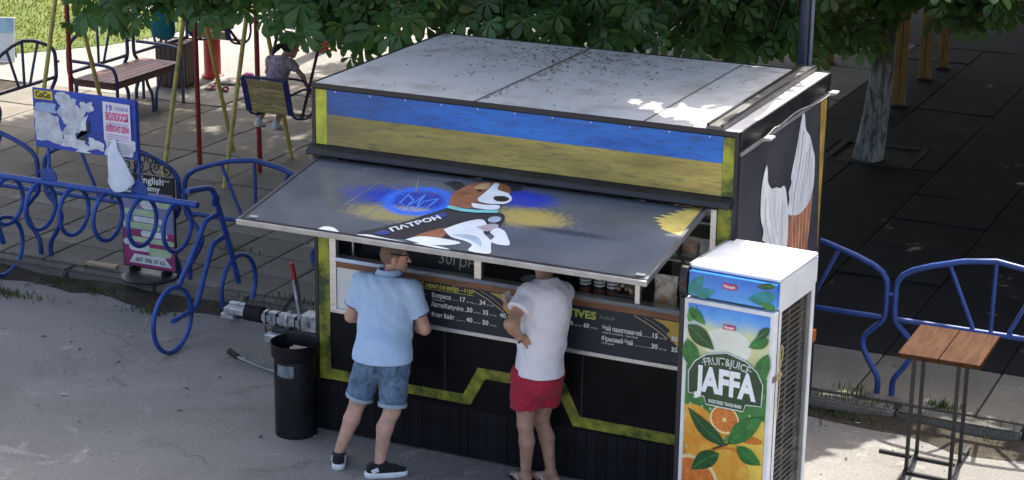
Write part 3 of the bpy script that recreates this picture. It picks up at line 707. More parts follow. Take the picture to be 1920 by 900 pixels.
# ------------------------------------------------------------------ serving hatch
AL = 1.126
hv = Vector((0, -1.11, -0.19)).normalized()          # from the hinge outwards
AF = Face((0.05, -0.03, 2.2), (1, 0, 0), -hv)
def hatchmat():
    m = bpy.data.materials.new("hatch_paint"); m.use_nodes = True
    nt = m.node_tree; n = nt.nodes; L = nt.links; b = n["Principled BSDF"]
    tc = n.new("ShaderNodeTexCoord"); sx = n.new("ShaderNodeSeparateXYZ"); L.new(tc.outputs["Object"], sx.inputs[0])
    nz = n.new("ShaderNodeTexNoise"); nz.inputs["Scale"].default_value = 3.0; nz.inputs["Detail"].default_value = 6; L.new(tc.outputs["Object"], nz.inputs["Vector"])
    fz = n.new("ShaderNodeTexNoise"); fz.inputs["Scale"].default_value = 26.0; fz.inputs["Detail"].default_value = 5; L.new(tc.outputs["Object"], fz.inputs["Vector"])
    r_ = n.new("ShaderNodeValToRGB"); r_.color_ramp.elements[0].position = 0.3; r_.color_ramp.elements[1].position = 0.7
    r_.color_ramp.elements[0].color = (0.092, 0.101, 0.114, 1); r_.color_ramp.elements[1].color = (0.130, 0.142, 0.160, 1)
    L.new(nz.outputs[0], r_.inputs[0]); cur = r_.outputs[0]
    def math_(op, a, b_=None):
        k = n.new("ShaderNodeMath"); k.operation = op
        for i, q in enumerate((a, b_)):
            if q is None: continue
            if isinstance(q, (int, float)): k.inputs[i].default_value = q
            else: L.new(q, k.inputs[i])
        return k.outputs[0]
    # airbrushed clouds of colour, elliptical, with sprayed edges: (x, y of the plate, radii, colour, strength)
    for cx, cy, rx, ry, c, s in ((1.03, -0.46, 0.62, 0.22, (0.02, 0.05, 0.42), 1.0), (1.80, -0.22, 0.30, 0.17, (0.015, 0.04, 0.45), 1.15), (1.95, -0.49, 0.36, 0.18, (0.50, 0.38, 0.10), 1.1),
                                 (0.98, -0.72, 0.38, 0.16, (0.42, 0.36, 0.12), 0.75), (1.16, -0.62, 0.2, 0.07, (0.55, 0.52, 0.40), 0.6), (2.30, -0.62, 0.4, 0.05, (0.035, 0.037, 0.042), 0.8)):
        dx = math_('DIVIDE', math_('SUBTRACT', sx.outputs[0], cx), rx); dy = math_('DIVIDE', math_('SUBTRACT', sx.outputs[1], cy), ry)
        d = math_('SQRT', math_('ADD', math_('MULTIPLY', dx, dx), math_('MULTIPLY', dy, dy)))
        d = math_('ADD', d, math_('MULTIPLY', math_('SUBTRACT', fz.outputs[0], 0.5), 0.9))
        mr = n.new("ShaderNodeMapRange"); mr.inputs[1].default_value = 0.45; mr.inputs[2].default_value = 1.0; mr.inputs[3].default_value = min(1, s); mr.inputs[4].default_value = 0.0
        L.new(d, mr.inputs[0])
        mx = n.new("ShaderNodeMix"); mx.data_type = 'RGBA'; L.new(mr.outputs[0], mx.inputs[0]); L.new(cur, mx.inputs[6]); mx.inputs[7].default_value = (*c, 1); cur = mx.outputs[2]
    # sprayed ring of the emblem
    dx = math_('DIVIDE', math_('SUBTRACT', sx.outputs[0], 1.09), 0.225); dy = math_('DIVIDE', math_('ADD', sx.outputs[1], 0.47), 0.20)
    d = math_('SQRT', math_('ADD', math_('MULTIPLY', dx, dx), math_('MULTIPLY', dy, dy)))
    d = math_('ABSOLUTE', math_('SUBTRACT', math_('ADD', d, math_('MULTIPLY', math_('SUBTRACT', fz.outputs[0], 0.5), 0.35)), 1.0))
    mr = n.new("ShaderNodeMapRange"); mr.inputs[1].default_value = 0.03; mr.inputs[2].default_value = 0.30; mr.inputs[3].default_value = 1.0; mr.inputs[4].default_value = 0.0
    L.new(d, mr.inputs[0])
    mx = n.new("ShaderNodeMix"); mx.data_type = 'RGBA'; L.new(mr.outputs[0], mx.inputs[0]); L.new(cur, mx.inputs[6]); mx.inputs[7].default_value = (0.035, 0.17, 0.80, 1); cur = mx.outputs[2]
    L.new(cur, b.inputs["Base Color"])
    mr = n.new("ShaderNodeMapRange"); mr.inputs[3].default_value = 0.16; mr.inputs[4].default_value = 0.32; L.new(nz.outputs[0], mr.inputs[0]); L.new(mr.outputs[0], b.inputs["Roughness"])
    b.inputs["Specular IOR Level"].default_value = 0.6
    return m
hatch = MB()
hp = MB().bx(0.03, 3.03, -AL+0.03, 0.0, -0.012, 0.0).build("serving_hatch", hatchmat(), T)
hm = Matrix.Identity(4)
for i in range(3): hm[i][0] = AF.u[i]; hm[i][1] = AF.v[i]; hm[i][2] = AF.n[i]; hm[i][3] = AF.o[i]
hp.matrix_local = hm
hp["label"] = "raised dark grey serving hatch with airbrushed mural"
LF = Face((0, 0, 0), (1, 0, 0), (0, 1, 0))            # hatch-local print plane, y = minus distance from the hinge
fr = mat("hatch_rim", (0.10, 0.10, 0.105), 0.4, metal=0.3)
MB().bx(0.0, 0.029, -AL, 0.0, -0.03, 0.012).build("hatch_rim", fr, hp, bevel=0.003)
MB().bx(3.031, 3.06, -AL, 0.0, -0.03, 0.012).build("hatch_rim", fr, hp, bevel=0.003)
MB().bx(0.0, 3.06, -AL-0.022, -AL-0.0005, -0.03, 0.006).build("hatch_lip", mat("hatch_lip_pale", (0.36, 0.355, 0.345), 0.4, metal=0.4), hp, bevel=0.003)
MB().bx(0.03, 3.03, -AL+0.0005, -AL+0.0295, -0.028, 0.006).build("hatch_rim", TRIM, hp, bevel=0.003)
for xx in (0.10, 2.99):
    MB().bx(xx-0.03, xx+0.03, -AL+0.045, -AL+0.075, 0.001, 0.014).build("hatch_bracket", ALU, hp, bevel=0.003)
for xx in (0.12, 3.04):
    MB().tube([(xx+0.02, 0.012, 1.62), (xx+0.02, -0.55, 2.085)], 0.011, 8).build("gas_strut", TRIM, T, smooth=True)
    MB().tube([(xx+0.02, 0.012, 1.62), (xx+0.02, -0.24, 1.828)], 0.016, 8).build("strut_sleeve", TRIM, T, smooth=True)
INKB = mat("mural_blue", (0.03, 0.16, 0.72), 0.4, var=0.2); INKD = mat("mural_dark", (0.028, 0.028, 0.034), 0.4); INKW = mat("mural_white", (0.74, 0.78, 0.80), 0.4, var=0.08, vscale=4)
INKN = mat("mural_brown", (0.20, 0.065, 0.03), 0.45, col2=(0.36, 0.15, 0.07), vscale=9); INKT = mat("mural_teal", (0.20, 0.55, 0.52), 0.4); INKL = mat("mural_line", (0.17, 0.19, 0.22), 0.4)
INKG = mat("mural_greyblue", (0.42, 0.52, 0.60), 0.4); INKK = mat("mural_black", (0.012, 0.012, 0.014), 0.3); INKTAN = mat("mural_tan", (0.48, 0.30, 0.15), 0.45)
def S(nm, pts, k, m, smooth=True): return LF.sheet(nm, [(x-0.05, -v) for x, v in pts], 0.0012+0.0006*k, m, hp, smooth)
def Ln(nm, pts, w, k, m, closed=False): return LF.line(nm, [(x-0.05, -v) for x, v in pts], w, 0.0012+0.0006*k, m, hp, closed)
for l in ([(0.66, 0.70), (0.72, 0.25), (0.95, 0.36)], [(1.05, 0.34), (0.95, 0.10), (1.28, 0.07)], [(0.68, 0.68), (0.94, 0.55)], [(0.92, 0.62), (0.90, 0.86), (1.16, 0.84)]): Ln("mural_line", l, 0.012, 0, INKL)
False and Ln("emblem_ring", [(1.14+0.215*math.cos(a), 0.47+0.20*math.sin(a)) for a in np.linspace(0, 2*math.pi, 40, endpoint=False)], 0.055, 1, INKB, True)
LB = mat("mural_skyblue", (0.10, 0.30, 0.85), 0.4)
tri = [[(1.02, 0.40), (1.03, 0.55), (1.10, 0.57), (1.10, 0.47), (1.02, 0.40)], [(1.26, 0.40), (1.25, 0.55), (1.18, 0.57), (1.18, 0.47), (1.26, 0.40)], [(1.14, 0.36), (1.125, 0.50), (1.10, 0.57), (1.14, 0.62), (1.18, 0.57), (1.155, 0.50), (1.14, 0.36)]]
for l in tri: Ln("emblem_trident", l, 0.013, 3, LB)
# a plain brown and white dog in a dark coat
S("painted_coat", [(1.40, 0.50), (1.60, 0.52), (1.78, 0.48), (1.86, 0.60), (1.84, 0.80), (1.66, 0.92), (1.46, 1.00), (1.20, 1.075), (0.98, 1.08), (1.05, 0.98), (1.20, 0.82), (1.31, 0.64)], 4, INKD)
S("painted_haunch", [(1.36, 1.02), (1.46, 0.86), (1.55, 0.82), (1.56, 0.98), (1.46, 1.05)], 5, INKN)
S("painted_leg", [(1.34, 1.06), (1.42, 0.985), (1.58, 0.97), (1.72, 0.99), (1.66, 1.05), (1.50, 1.085)], 6, INKW)
S("painted_leg", [(1.52, 0.84), (1.60, 0.70), (1.70, 0.62), (1.78, 0.70), (1.80, 0.80), (1.90, 0.90), (1.95, 1.00), (1.98, 1.08), (1.90, 1.095), (1.82, 1.08), (1.81, 1.00), (1.74, 0.96), (1.62, 0.93)], 7, INKW)
S("painted_leg", [(1.86, 0.70), (1.93, 0.74), (1.99, 0.82), (2.05, 0.92), (1.98, 0.94), (1.90, 0.91), (1.90, 0.84), (1.84, 0.78)], 6, INKW)
S("painted_shade", [(1.60, 0.90), (1.72, 0.86), (1.82, 0.90), (1.88, 1.0), (1.84, 0.98), (1.74, 0.93)], 8, INKG)
S("painted_shade", [(1.72, 0.74), (1.80, 0.66), (1.86, 0.68), (1.82, 0.78)], 8, mat("mural_pinkgrey", (0.46, 0.40, 0.42), 0.4))
S("painted_head", [(1.38, 0.48), (1.33, 0.34), (1.34, 0.20), (1.40, 0.09), (1.50, 0.035), (1.60, 0.04), (1.68, 0.10), (1.72, 0.22), (1.72, 0.36), (1.64, 0.45), (1.50, 0.49)], 9, INKN)
S("painted_ear", [(1.36, 0.16), (1.26, 0.09), (1.18, 0.15), (1.24, 0.17), (1.30, 0.22)], 8, INKD)
S("painted_ear", [(1.62, 0.05), (1.72, 0.04), (1.76, 0.09), (1.70, 0.12)], 8, INKD)
S("painted_blaze", [(1.53, 0.04), (1.57, 0.05), (1.60, 0.14), (1.70, 0.18), (1.765, 0.26), (1.76, 0.33), (1.70, 0.37), (1.58, 0.37), (1.53, 0.32), (1.535, 0.20)], 10, INKW)
S("painted_cheek", [(1.44, 0.09), (1.50, 0.06), (1.525, 0.14), (1.48, 0.17), (1.42, 0.16)], 10, INKTAN)
S("painted_throat", [(1.52, 0.40), (1.62, 0.40), (1.72, 0.38), (1.74, 0.44), (1.66, 0.47), (1.56, 0.46)], 11, INKW)
S("painted_nose", [(1.63, 0.25), (1.69, 0.23), (1.745, 0.26), (1.735, 0.31), (1.68, 0.32), (1.635, 0.29)], 11, INKK)
S("painted_eye", [(1.455, 0.19), (1.485, 0.175), (1.51, 0.195), (1.48, 0.215)], 11, INKK)
Ln("painted_mouth", [(1.54, 0.375), (1.64, 0.385), (1.745, 0.36)], 0.010, 12, INKD)
Ln("painted_collar", [(1.385, 0.505), (1.50, 0.525), (1.62, 0.515), (1.76, 0.475)], 0.045, 12, INKT)
S("painted_tag", [(1.79+0.045*math.cos(a), 0.60+0.05*math.sin(a)) for a in np.linspace(0, 6.28, 10, endpoint=False)], 13, INKG)
S("painted_patch", [(1.41, 0.60), (1.45, 0.66), (1.38, 0.72), (1.35, 0.66)], 12, mat("mural_navy", (0.03, 0.05, 0.22), 0.4))
S("painted_patch", [(1.13, 0.98), (1.20, 1.0), (1.17, 1.05), (1.10, 1.04)], 12, mat("mural_navy", (0.03, 0.05, 0.22), 0.4))
LF.text("ПАТРОН", 1.20-0.05, -0.99, 0.085, 0.010, INKW, hp, width=0.37, bold=0.003, rot=math.atan2(0.27, 0.215))
S("painted_cloud", [(0.68, 1.10), (0.70, 1.05), (0.76, 1.04), (0.82, 1.07), (0.86, 1.115), (0.80, 1.10), (0.76, 1.115)], 3, INKW)
S("painted_cloud", [(0.98, 1.095), (1.06, 1.07), (1.16, 1.08), (1.28, 1.09), (1.38, 1.10), (1.30, 1.114), (1.12, 1.108)], 6, INKW)
S("painted_cloud", [(1.42, 1.10), (1.50, 1.085), (1.62, 1.09), (1.70, 1.11), (1.60, 1.115)], 9, INKW)
yp = [(2.90, 0.02), (3.075, 0.0), (3.075, 0.42), (3.04, 0.40)]
jag = []
for k in range(9):
    t = k/8; jag += [(3.05-0.20*(1-abs(2*t-0.75)*0.55)+0.02, 0.40-0.38*t), (3.06-0.26*(1-abs(2*t-0.75)*0.55), 0.39-0.38*t-0.02)]
S("painted_flare", [(3.078, 0.0), (3.078, 0.44)]+jag, 2, mat("mural_yellow", (0.66, 0.50, 0.13), 0.45), smooth=False)

# drawbar at the closed end of the trailer
STEEL = mat("galvanised", (0.36, 0.37, 0.38), 0.45, metal=0.6, var=0.45, vscale=14)
RUB = mat("rubber", (0.015, 0.015, 0.016), 0.7)
yb = 0.92
MB().bx(-0.95, 0.0, yb-0.05, yb+0.05, 0.33, 0.42).build("drawbar", mat("drawbar_dark", (0.03, 0.03, 0.033), 0.5), T, bevel=0.008)
MB().bx(-1.06, -0.66, yb-0.055, yb+0.055, 0.435, 0.535).build("overrun_housing", STEEL, T, bevel=0.022, seg=2)
for q_ in (-1.0, -0.9, -0.72): MB().bx(q_-0.012, q_+0.012, yb-0.060, yb+0.060, 0.43, 0.541).build("housing_rib", mat("drawbar_dark", (0.03, 0.03, 0.033), 0.5), T, bevel=0.01)
mb = MB(); prof = []
for k in range(9): prof += [(0.052 if k % 2 else 0.072, k*0.019)]
mb.lathe(prof, 14); bel = mb.build("bellows", RUB, T, smooth=True); bel.rotation_euler = (0, R(-90), 0); bel.location = (-1.06, yb, 0.49)
cp = MB(); cp.bx(-1.42, -1.19, yb-0.045, yb+0.045, 0.46, 0.52).bx(-1.46, -1.33, yb-0.035, yb+0.035, 0.41, 0.459); cpo = cp.build("coupling", STEEL, T, bevel=0.01)
MB().bx(-1.38, -1.22, yb-0.022, yb+0.022, 0.535, 0.565).build("coupling_handle", STEEL, cpo, bevel=0.008)
br = MB().bar((-0.70, yb+0.02, 0.50), (-0.755, yb+0.02, 0.84), 0.030, 0.055).build("handbrake", STEEL, T, bevel=0.004)
MB().tube([(-0.754, yb+0.02, 0.83), (-0.785, yb+0.02, 0.98)], 0.021, 8).build("handbrake_grip", mat("grip_red", (0.30, 0.015, 0.02), 0.5), br, smooth=True)
MB().bar((-0.86, yb+0.0, 0.56), (-0.745, yb+0.05, 0.74), 0.035, 0.03).build("brake_link", RUB, br)
MB().tube([(-0.62, yb+0.03, 0.52), (-0.40, yb+0.05, 0.50)], 0.028, 8).build("brake_rod", RUB, T, smooth=True)
MB().bx(-0.655, -0.50, yb-0.07, yb+0.07, 0.43, 0.58).build("brake_cheek", STEEL, T, bevel=0.01)
MB().tube([(-0.60, yb-0.09, 0.50), (-0.60, yb+0.09, 0.50)], 0.03, 10).build("brake_pivot", STEEL, T, smooth=True)
for dx_ in (-0.95, -0.80): MB().tube([(dx_, yb-0.078, 0.50), (dx_, yb+0.078, 0.50)], 0.014, 6).build("housing_bolt", STEEL, T)
MB().tube(spline([(-0.75, yb-0.05, 0.45), (-0.85, yb-0.12, 0.36), (-0.95, yb-0.10, 0.33), (-1.0, yb-0.06, 0.42)]), 0.007, 6).build("breakaway_cable", RUB, T, smooth=True)
MB().bx(-0.42, -0.20, yb-0.04, yb+0.09, 0.43, 0.53).build("brake_bracket", mat("drawbar_dark", (0.03, 0.03, 0.033), 0.5), T, bevel=0.01)
MB().bx(-0.98, -0.82, yb-0.13, yb-0.055, 0.29, 0.38).build("jockey_clamp", STEEL, T, bevel=0.015)
MB().tube([(-0.72, yb-0.10, 0.06), (-0.72, yb-0.10, 0.40)], 0.024, 10).build("jockey_post", STEEL, T, smooth=True)
MB().tube(arc((-0.72, yb-0.10, 0.07), 0.045, 0, 360, 16)[:-1], 0.024, 8, closed=True).build("jockey_wheel", RUB, T, smooth=True)
MB().tube(arc((-0.80, yb, 0.49), 0.072, 0, 360, 18, (0, 1, 0), (0, 0, 1))[:-1], 0.007, 6, closed=True).build("cable_tie", mat("tie_white", (0.7, 0.7, 0.66), 0.5), T, smooth=True)
cb = MB().tube(spline([(-0.6, 0.83, 0.33), (-0.70, 0.80, 0.16), (-0.85, 0.83, 0.05), (-1.15, 0.95, 0.015), (-1.40, 1.03, 0.03)], 8), 0.010, 6).build("plug_cable", mat("cable_grey", (0.30, 0.30, 0.29), 0.6), T, smooth=True)
MB().tube([(-1.39, 1.027, 0.032), (-1.50, 1.075, 0.045)], [0.022, 0.030], 10).build("trailer_plug", RUB, cb, smooth=True)
# wheel seen under the trailer
MB().tube(arc((1.65, 0.18, 0.30), 0.22, 0, 360, 24)[:-1], 0.08, 10, closed=True).build("wheel", RUB, T, smooth=True)

# ------------------------------------------------------------------ goods in the window
GR = "goods behind the serving window"
o = thing("chalk_board", (0.99, 0.10, 1.40), "black chalkboard with handwritten price leaning inside the left window", "chalkboard")
MB().bx(-0.36, 0.34, 0.0, 0.02, 0.0, 0.62).build("board", mat("chalk_black", (0.02, 0.021, 0.022), 0.8, var=0.5), o)
CF = Face((0, 0, 0), (1, 0, 0), (0, 0, 1)); CH = mat("chalk", (0.34, 0.33, 0.30), 0.9, var=0.4, vscale=60)
CF.text("не морс з", -0.18, 0.20, 0.10, 0.003, CH, o, shear=0.15, width=0.42)
CF.text("30грн", 0.0, 0.075, 0.13, 0.003, CH, o, shear=0.1, width=0.30)
CF.text("ТЕ", -0.35, 0.24, 0.10, 0.003, mat("chalk_green", (0.34, 0.42, 0.24), 0.9), o, width=0.08, bold=0.003)
o = thing("red_carton", (0.44, 0.30, 1.40), "dark red carton with black band standing inside the window beside the white panel", "carton")
MB().bx(-0.19, 0.19, 0.0, 0.12, 0.10, 0.42).build("carton", mat("carton_red", (0.20, 0.03, 0.025), 0.6), o, bevel=0.004)
MB().bx(-0.20, 0.20, -0.01, 0.13, 0.0, 0.098).build("tray", mat("carton_navy", (0.03, 0.035, 0.05), 0.6), o, bevel=0.004)
o = thing("chrome_tap", (0.26, 0.12, 1.40), "thin silver tap standing inside the window beside the frame", "tap")
MB().tube(spline([(0, 0, 0), (0, 0, 0.22), (0.02, -0.01, 0.32), (0.07, -0.03, 0.33)]), 0.009, 8).build("spout", ALU, o, smooth=True)
MB().lathe([(0.03, 0), (0.03, 0.012), (0.014, 0.02)], 12).build("base", ALU, o)
for k, (x, lab, cap) in enumerate(((2.16, "jar with pale lid and white label, nearest the man in the white shirt", (0.6, 0.58, 0.55)), (2.27, "dark jar with white label, between two other jars in the window", (0.04, 0.04, 0.05)), (2.37, "dark jar with white label, next to the tray of sweets in the window", (0.5, 0.5, 0.48)))):
    j = thing("syrup_jar", (x, 0.14, 1.40), lab, "jar", group=GR)
    MB().lathe([(0.0, 0), (0.04, 0.0), (0.042, 0.01), (0.042, 0.17), (0.03, 0.19), (0.03, 0.20)], 14).build("jar_body", mat("jar_dark", (0.02, 0.018, 0.02), 0.2), j, smooth=True)
    MB().lathe([(0.034, 0.2005), (0.034, 0.235), (0.0, 0.237)], 14).build("jar_lid", mat("lid%d" % k, cap, 0.4), j, smooth=True)
    MB().lathe([(0.0428, 0.08), (0.0428, 0.155)], 14, cap=False).build("jar_label", mat("label_white", (0.55, 0.55, 0.55), 0.6), j)
    MB().lathe([(0.0432, 0.095), (0.0432, 0.105)], 14, cap=False).build("label_rule", INKD, j)
    MB().lathe([(0.0432, 0.12), (0.0432, 0.13)], 14, cap=False).build("label_rule", INKD, j)
    MB().lathe([(0.0424, 0.015), (0.0424, 0.06)], 14, cap=False).build("fruit_band", mat("band_red", (0.22, 0.05, 0.04), 0.6), j)
tr = thing("sweets_tray", (2.49, 0.13, 1.40), "low clear tray of round pastel sweets between the jars and the window mullion", "tray", group=GR)
MB().bx(-0.08, 0.10, -0.05, 0.14, 0.0, 0.06).build("tray", mat("tray_dark", (0.05, 0.045, 0.04), 0.5), tr, bevel=0.005)
for k in range(26):
    c = random.choice(((0.55, 0.42, 0.28), (0.50, 0.22, 0.16), (0.60, 0.55, 0.42), (0.35, 0.16, 0.12)))
    MB().ell((random.uniform(-0.07, 0.09), random.uniform(-0.04, 0.12), 0.07+random.random()*0.03), (0.018, 0.018, 0.015), 8, 5).build("sweet", mat("sweet_%d" % int(c[1]*100), c, 0.5), tr, smooth=True)
def crinkle_bag(name, loc, w, h, label, m1, m2, grp=None, rot=0.0):
    b_ = thing(name, loc, label, "snack bag", group=grp, rz=rot)
    n1, n2 = 12, 12; vs = []; fs = []
    for s in (-1, 1):
        for i in range(n1+1):
            for j in range(n2+1):
                u = i/n1; v = j/n2
                d = 0.03*math.sin(math.pi*u)**0.6*math.sin(math.pi*min(1, v*1.15))**0.5 if v < 0.87 else 0.003
                vs.append(((u-0.5)*w*(1+0.04*math.sin(v*9)), s*(d+0.002)+0.004*random.uniform(-1, 1), v*h))
    k = (n1+1)*(n2+1)
    for s in range(2):
        for i in range(n1):
            for j in range(n2):
                a = s*k+i*(n2+1)+j; fs.append((a, a+1, a+n2+2, a+n2+1))
    me = bpy.data.meshes.new("bag_film"); me.from_pydata(vs, [], fs); link("bag_film", me, m1, b_, True)
    MB().bx(-w*0.48, w*0.48, -0.036, 0.036, 0.0, h*0.13).build("bag_band", m2, b_, bevel=0.008)
    return b_
FILM = mat("bag_film", (0.42, 0.22, 0.13), 0.25, col2=(0.58, 0.55, 0.50), vscale=16, thr=(0.42, 0.6), coat=0.6)
crinkle_bag("snack_bag", (2.78, 0.12, 1.40), 0.17, 0.24, "upright clear bag of orange snacks with yellow base in the right window", FILM, mat("band_yellow", (0.62, 0.50, 0.05), 0.5), GR)
crinkle_bag("snack_bag", (2.93, 0.14, 1.40), 0.10, 0.10, "small grey sachet lying beside the bag with the yellow base", mat("sachet", (0.22, 0.20, 0.21), 0.35, col2=(0.45, 0.36, 0.36), vscale=14), mat("band_grey", (0.2, 0.19, 0.2), 0.5), GR)
PK = [mat("pack_beige", (0.40, 0.28, 0.16), 0.35, col2=(0.62, 0.60, 0.55), vscale=18), mat("pack_rust", (0.32, 0.10, 0.06), 0.35, col2=(0.55, 0.50, 0.45), vscale=18), mat("pack_grey", (0.30, 0.30, 0.31), 0.35, col2=(0.6, 0.6, 0.58), vscale=18)]
for k, (x, z) in enumerate(((2.74, 1.735), (2.88, 1.735), (3.02, 1.735), (3.14, 1.735), (2.82, 2.035), (3.00, 2.035), (3.13, 2.035))):
    crinkle_bag("snack_packet", (x, 0.30+0.02*(k % 2), z), 0.13, 0.15 if z < 2 else 0.12, ("crinkled beige", "crinkled rust brown", "crinkled grey")[k % 3]+" snack packet on the "+("lower" if z < 2 else "upper")+" display shelf inside the right window", PK[k % 3], PK[(k+1) % 3], "snack packets on the display shelves", rot=random.uniform(-0.3, 0.3))
o = thing("paper_plate", (1.72, 0.22, 1.40), "white oval dish on the dark counter in the middle window", "dish")
MB().lathe([(0.0, 0.004), (0.06, 0.004), (0.10, 0.022), (0.103, 0.022), (0.062, 0.0), (0.0, 0.0)], 20, cap=False).build("dish", mat("dish_white", (0.5, 0.48, 0.45), 0.5), o, smooth=True)
o = thing("tap_handle", (1.50, 0.25, 1.40), "dark coffee machine with pale knobs inside the middle window", "coffee machine")
MB().bx(-0.10, 0.55, 0.15, 0.55, 0.0, 0.42).build("body", mat("machine_black", (0.02, 0.02, 0.022), 0.3), o, bevel=0.02)
for k in range(3): MB().ell((0.0+0.2*k, 0.14, 0.28), (0.02, 0.02, 0.02), 8, 6).build("knob", ALU, o, smooth=True)
o.name = "coffee_machine"

# dry leaf litter blown onto the roof
LIT = leafmat("dead_leaf", (0.12, 0.07, 0.035), (0.30, 0.19, 0.10), 0.1)
vs = []; fs = []
for _ in range(620):
    c = random.random()
    if c < 0.7: x = random.gauss(1.35, 0.45); y = D-0.1-abs(random.gauss(0, 0.55))
    elif c < 0.85: x = 1.345+abs(random.gauss(0, 0.05)); y = random.uniform(0.1, D-0.1)
    else: x = random.uniform(0.1, 3.0); y = random.uniform(0.1, D-0.1)
    if not (0.05 < x < 3.0 and 0.05 < y < D-0.05): continue
    s = random.uniform(0.004, 0.022); a = random.uniform(0, 6.3); k = len(vs)
    for q, (dx, dy) in enumerate(((1, 0), (0, 0.45), (-1, 0), (0, -0.45))):
        vs.append((x+s*(dx*math.cos(a)-dy*math.sin(a)), y+s*(dx*math.sin(a)+dy*math.cos(a)), 2.7575+0.004*(q % 2)+random.random()*0.003))
    fs.append((k, k+1, k+2, k+3))
me = bpy.data.meshes.new("roof_litter"); me.from_pydata(vs, [], fs)
tag(link("roof_litter", me, LIT), "dry brown leaf litter and twigs lying on the trailer roof", "leaf litter", kind="stuff")
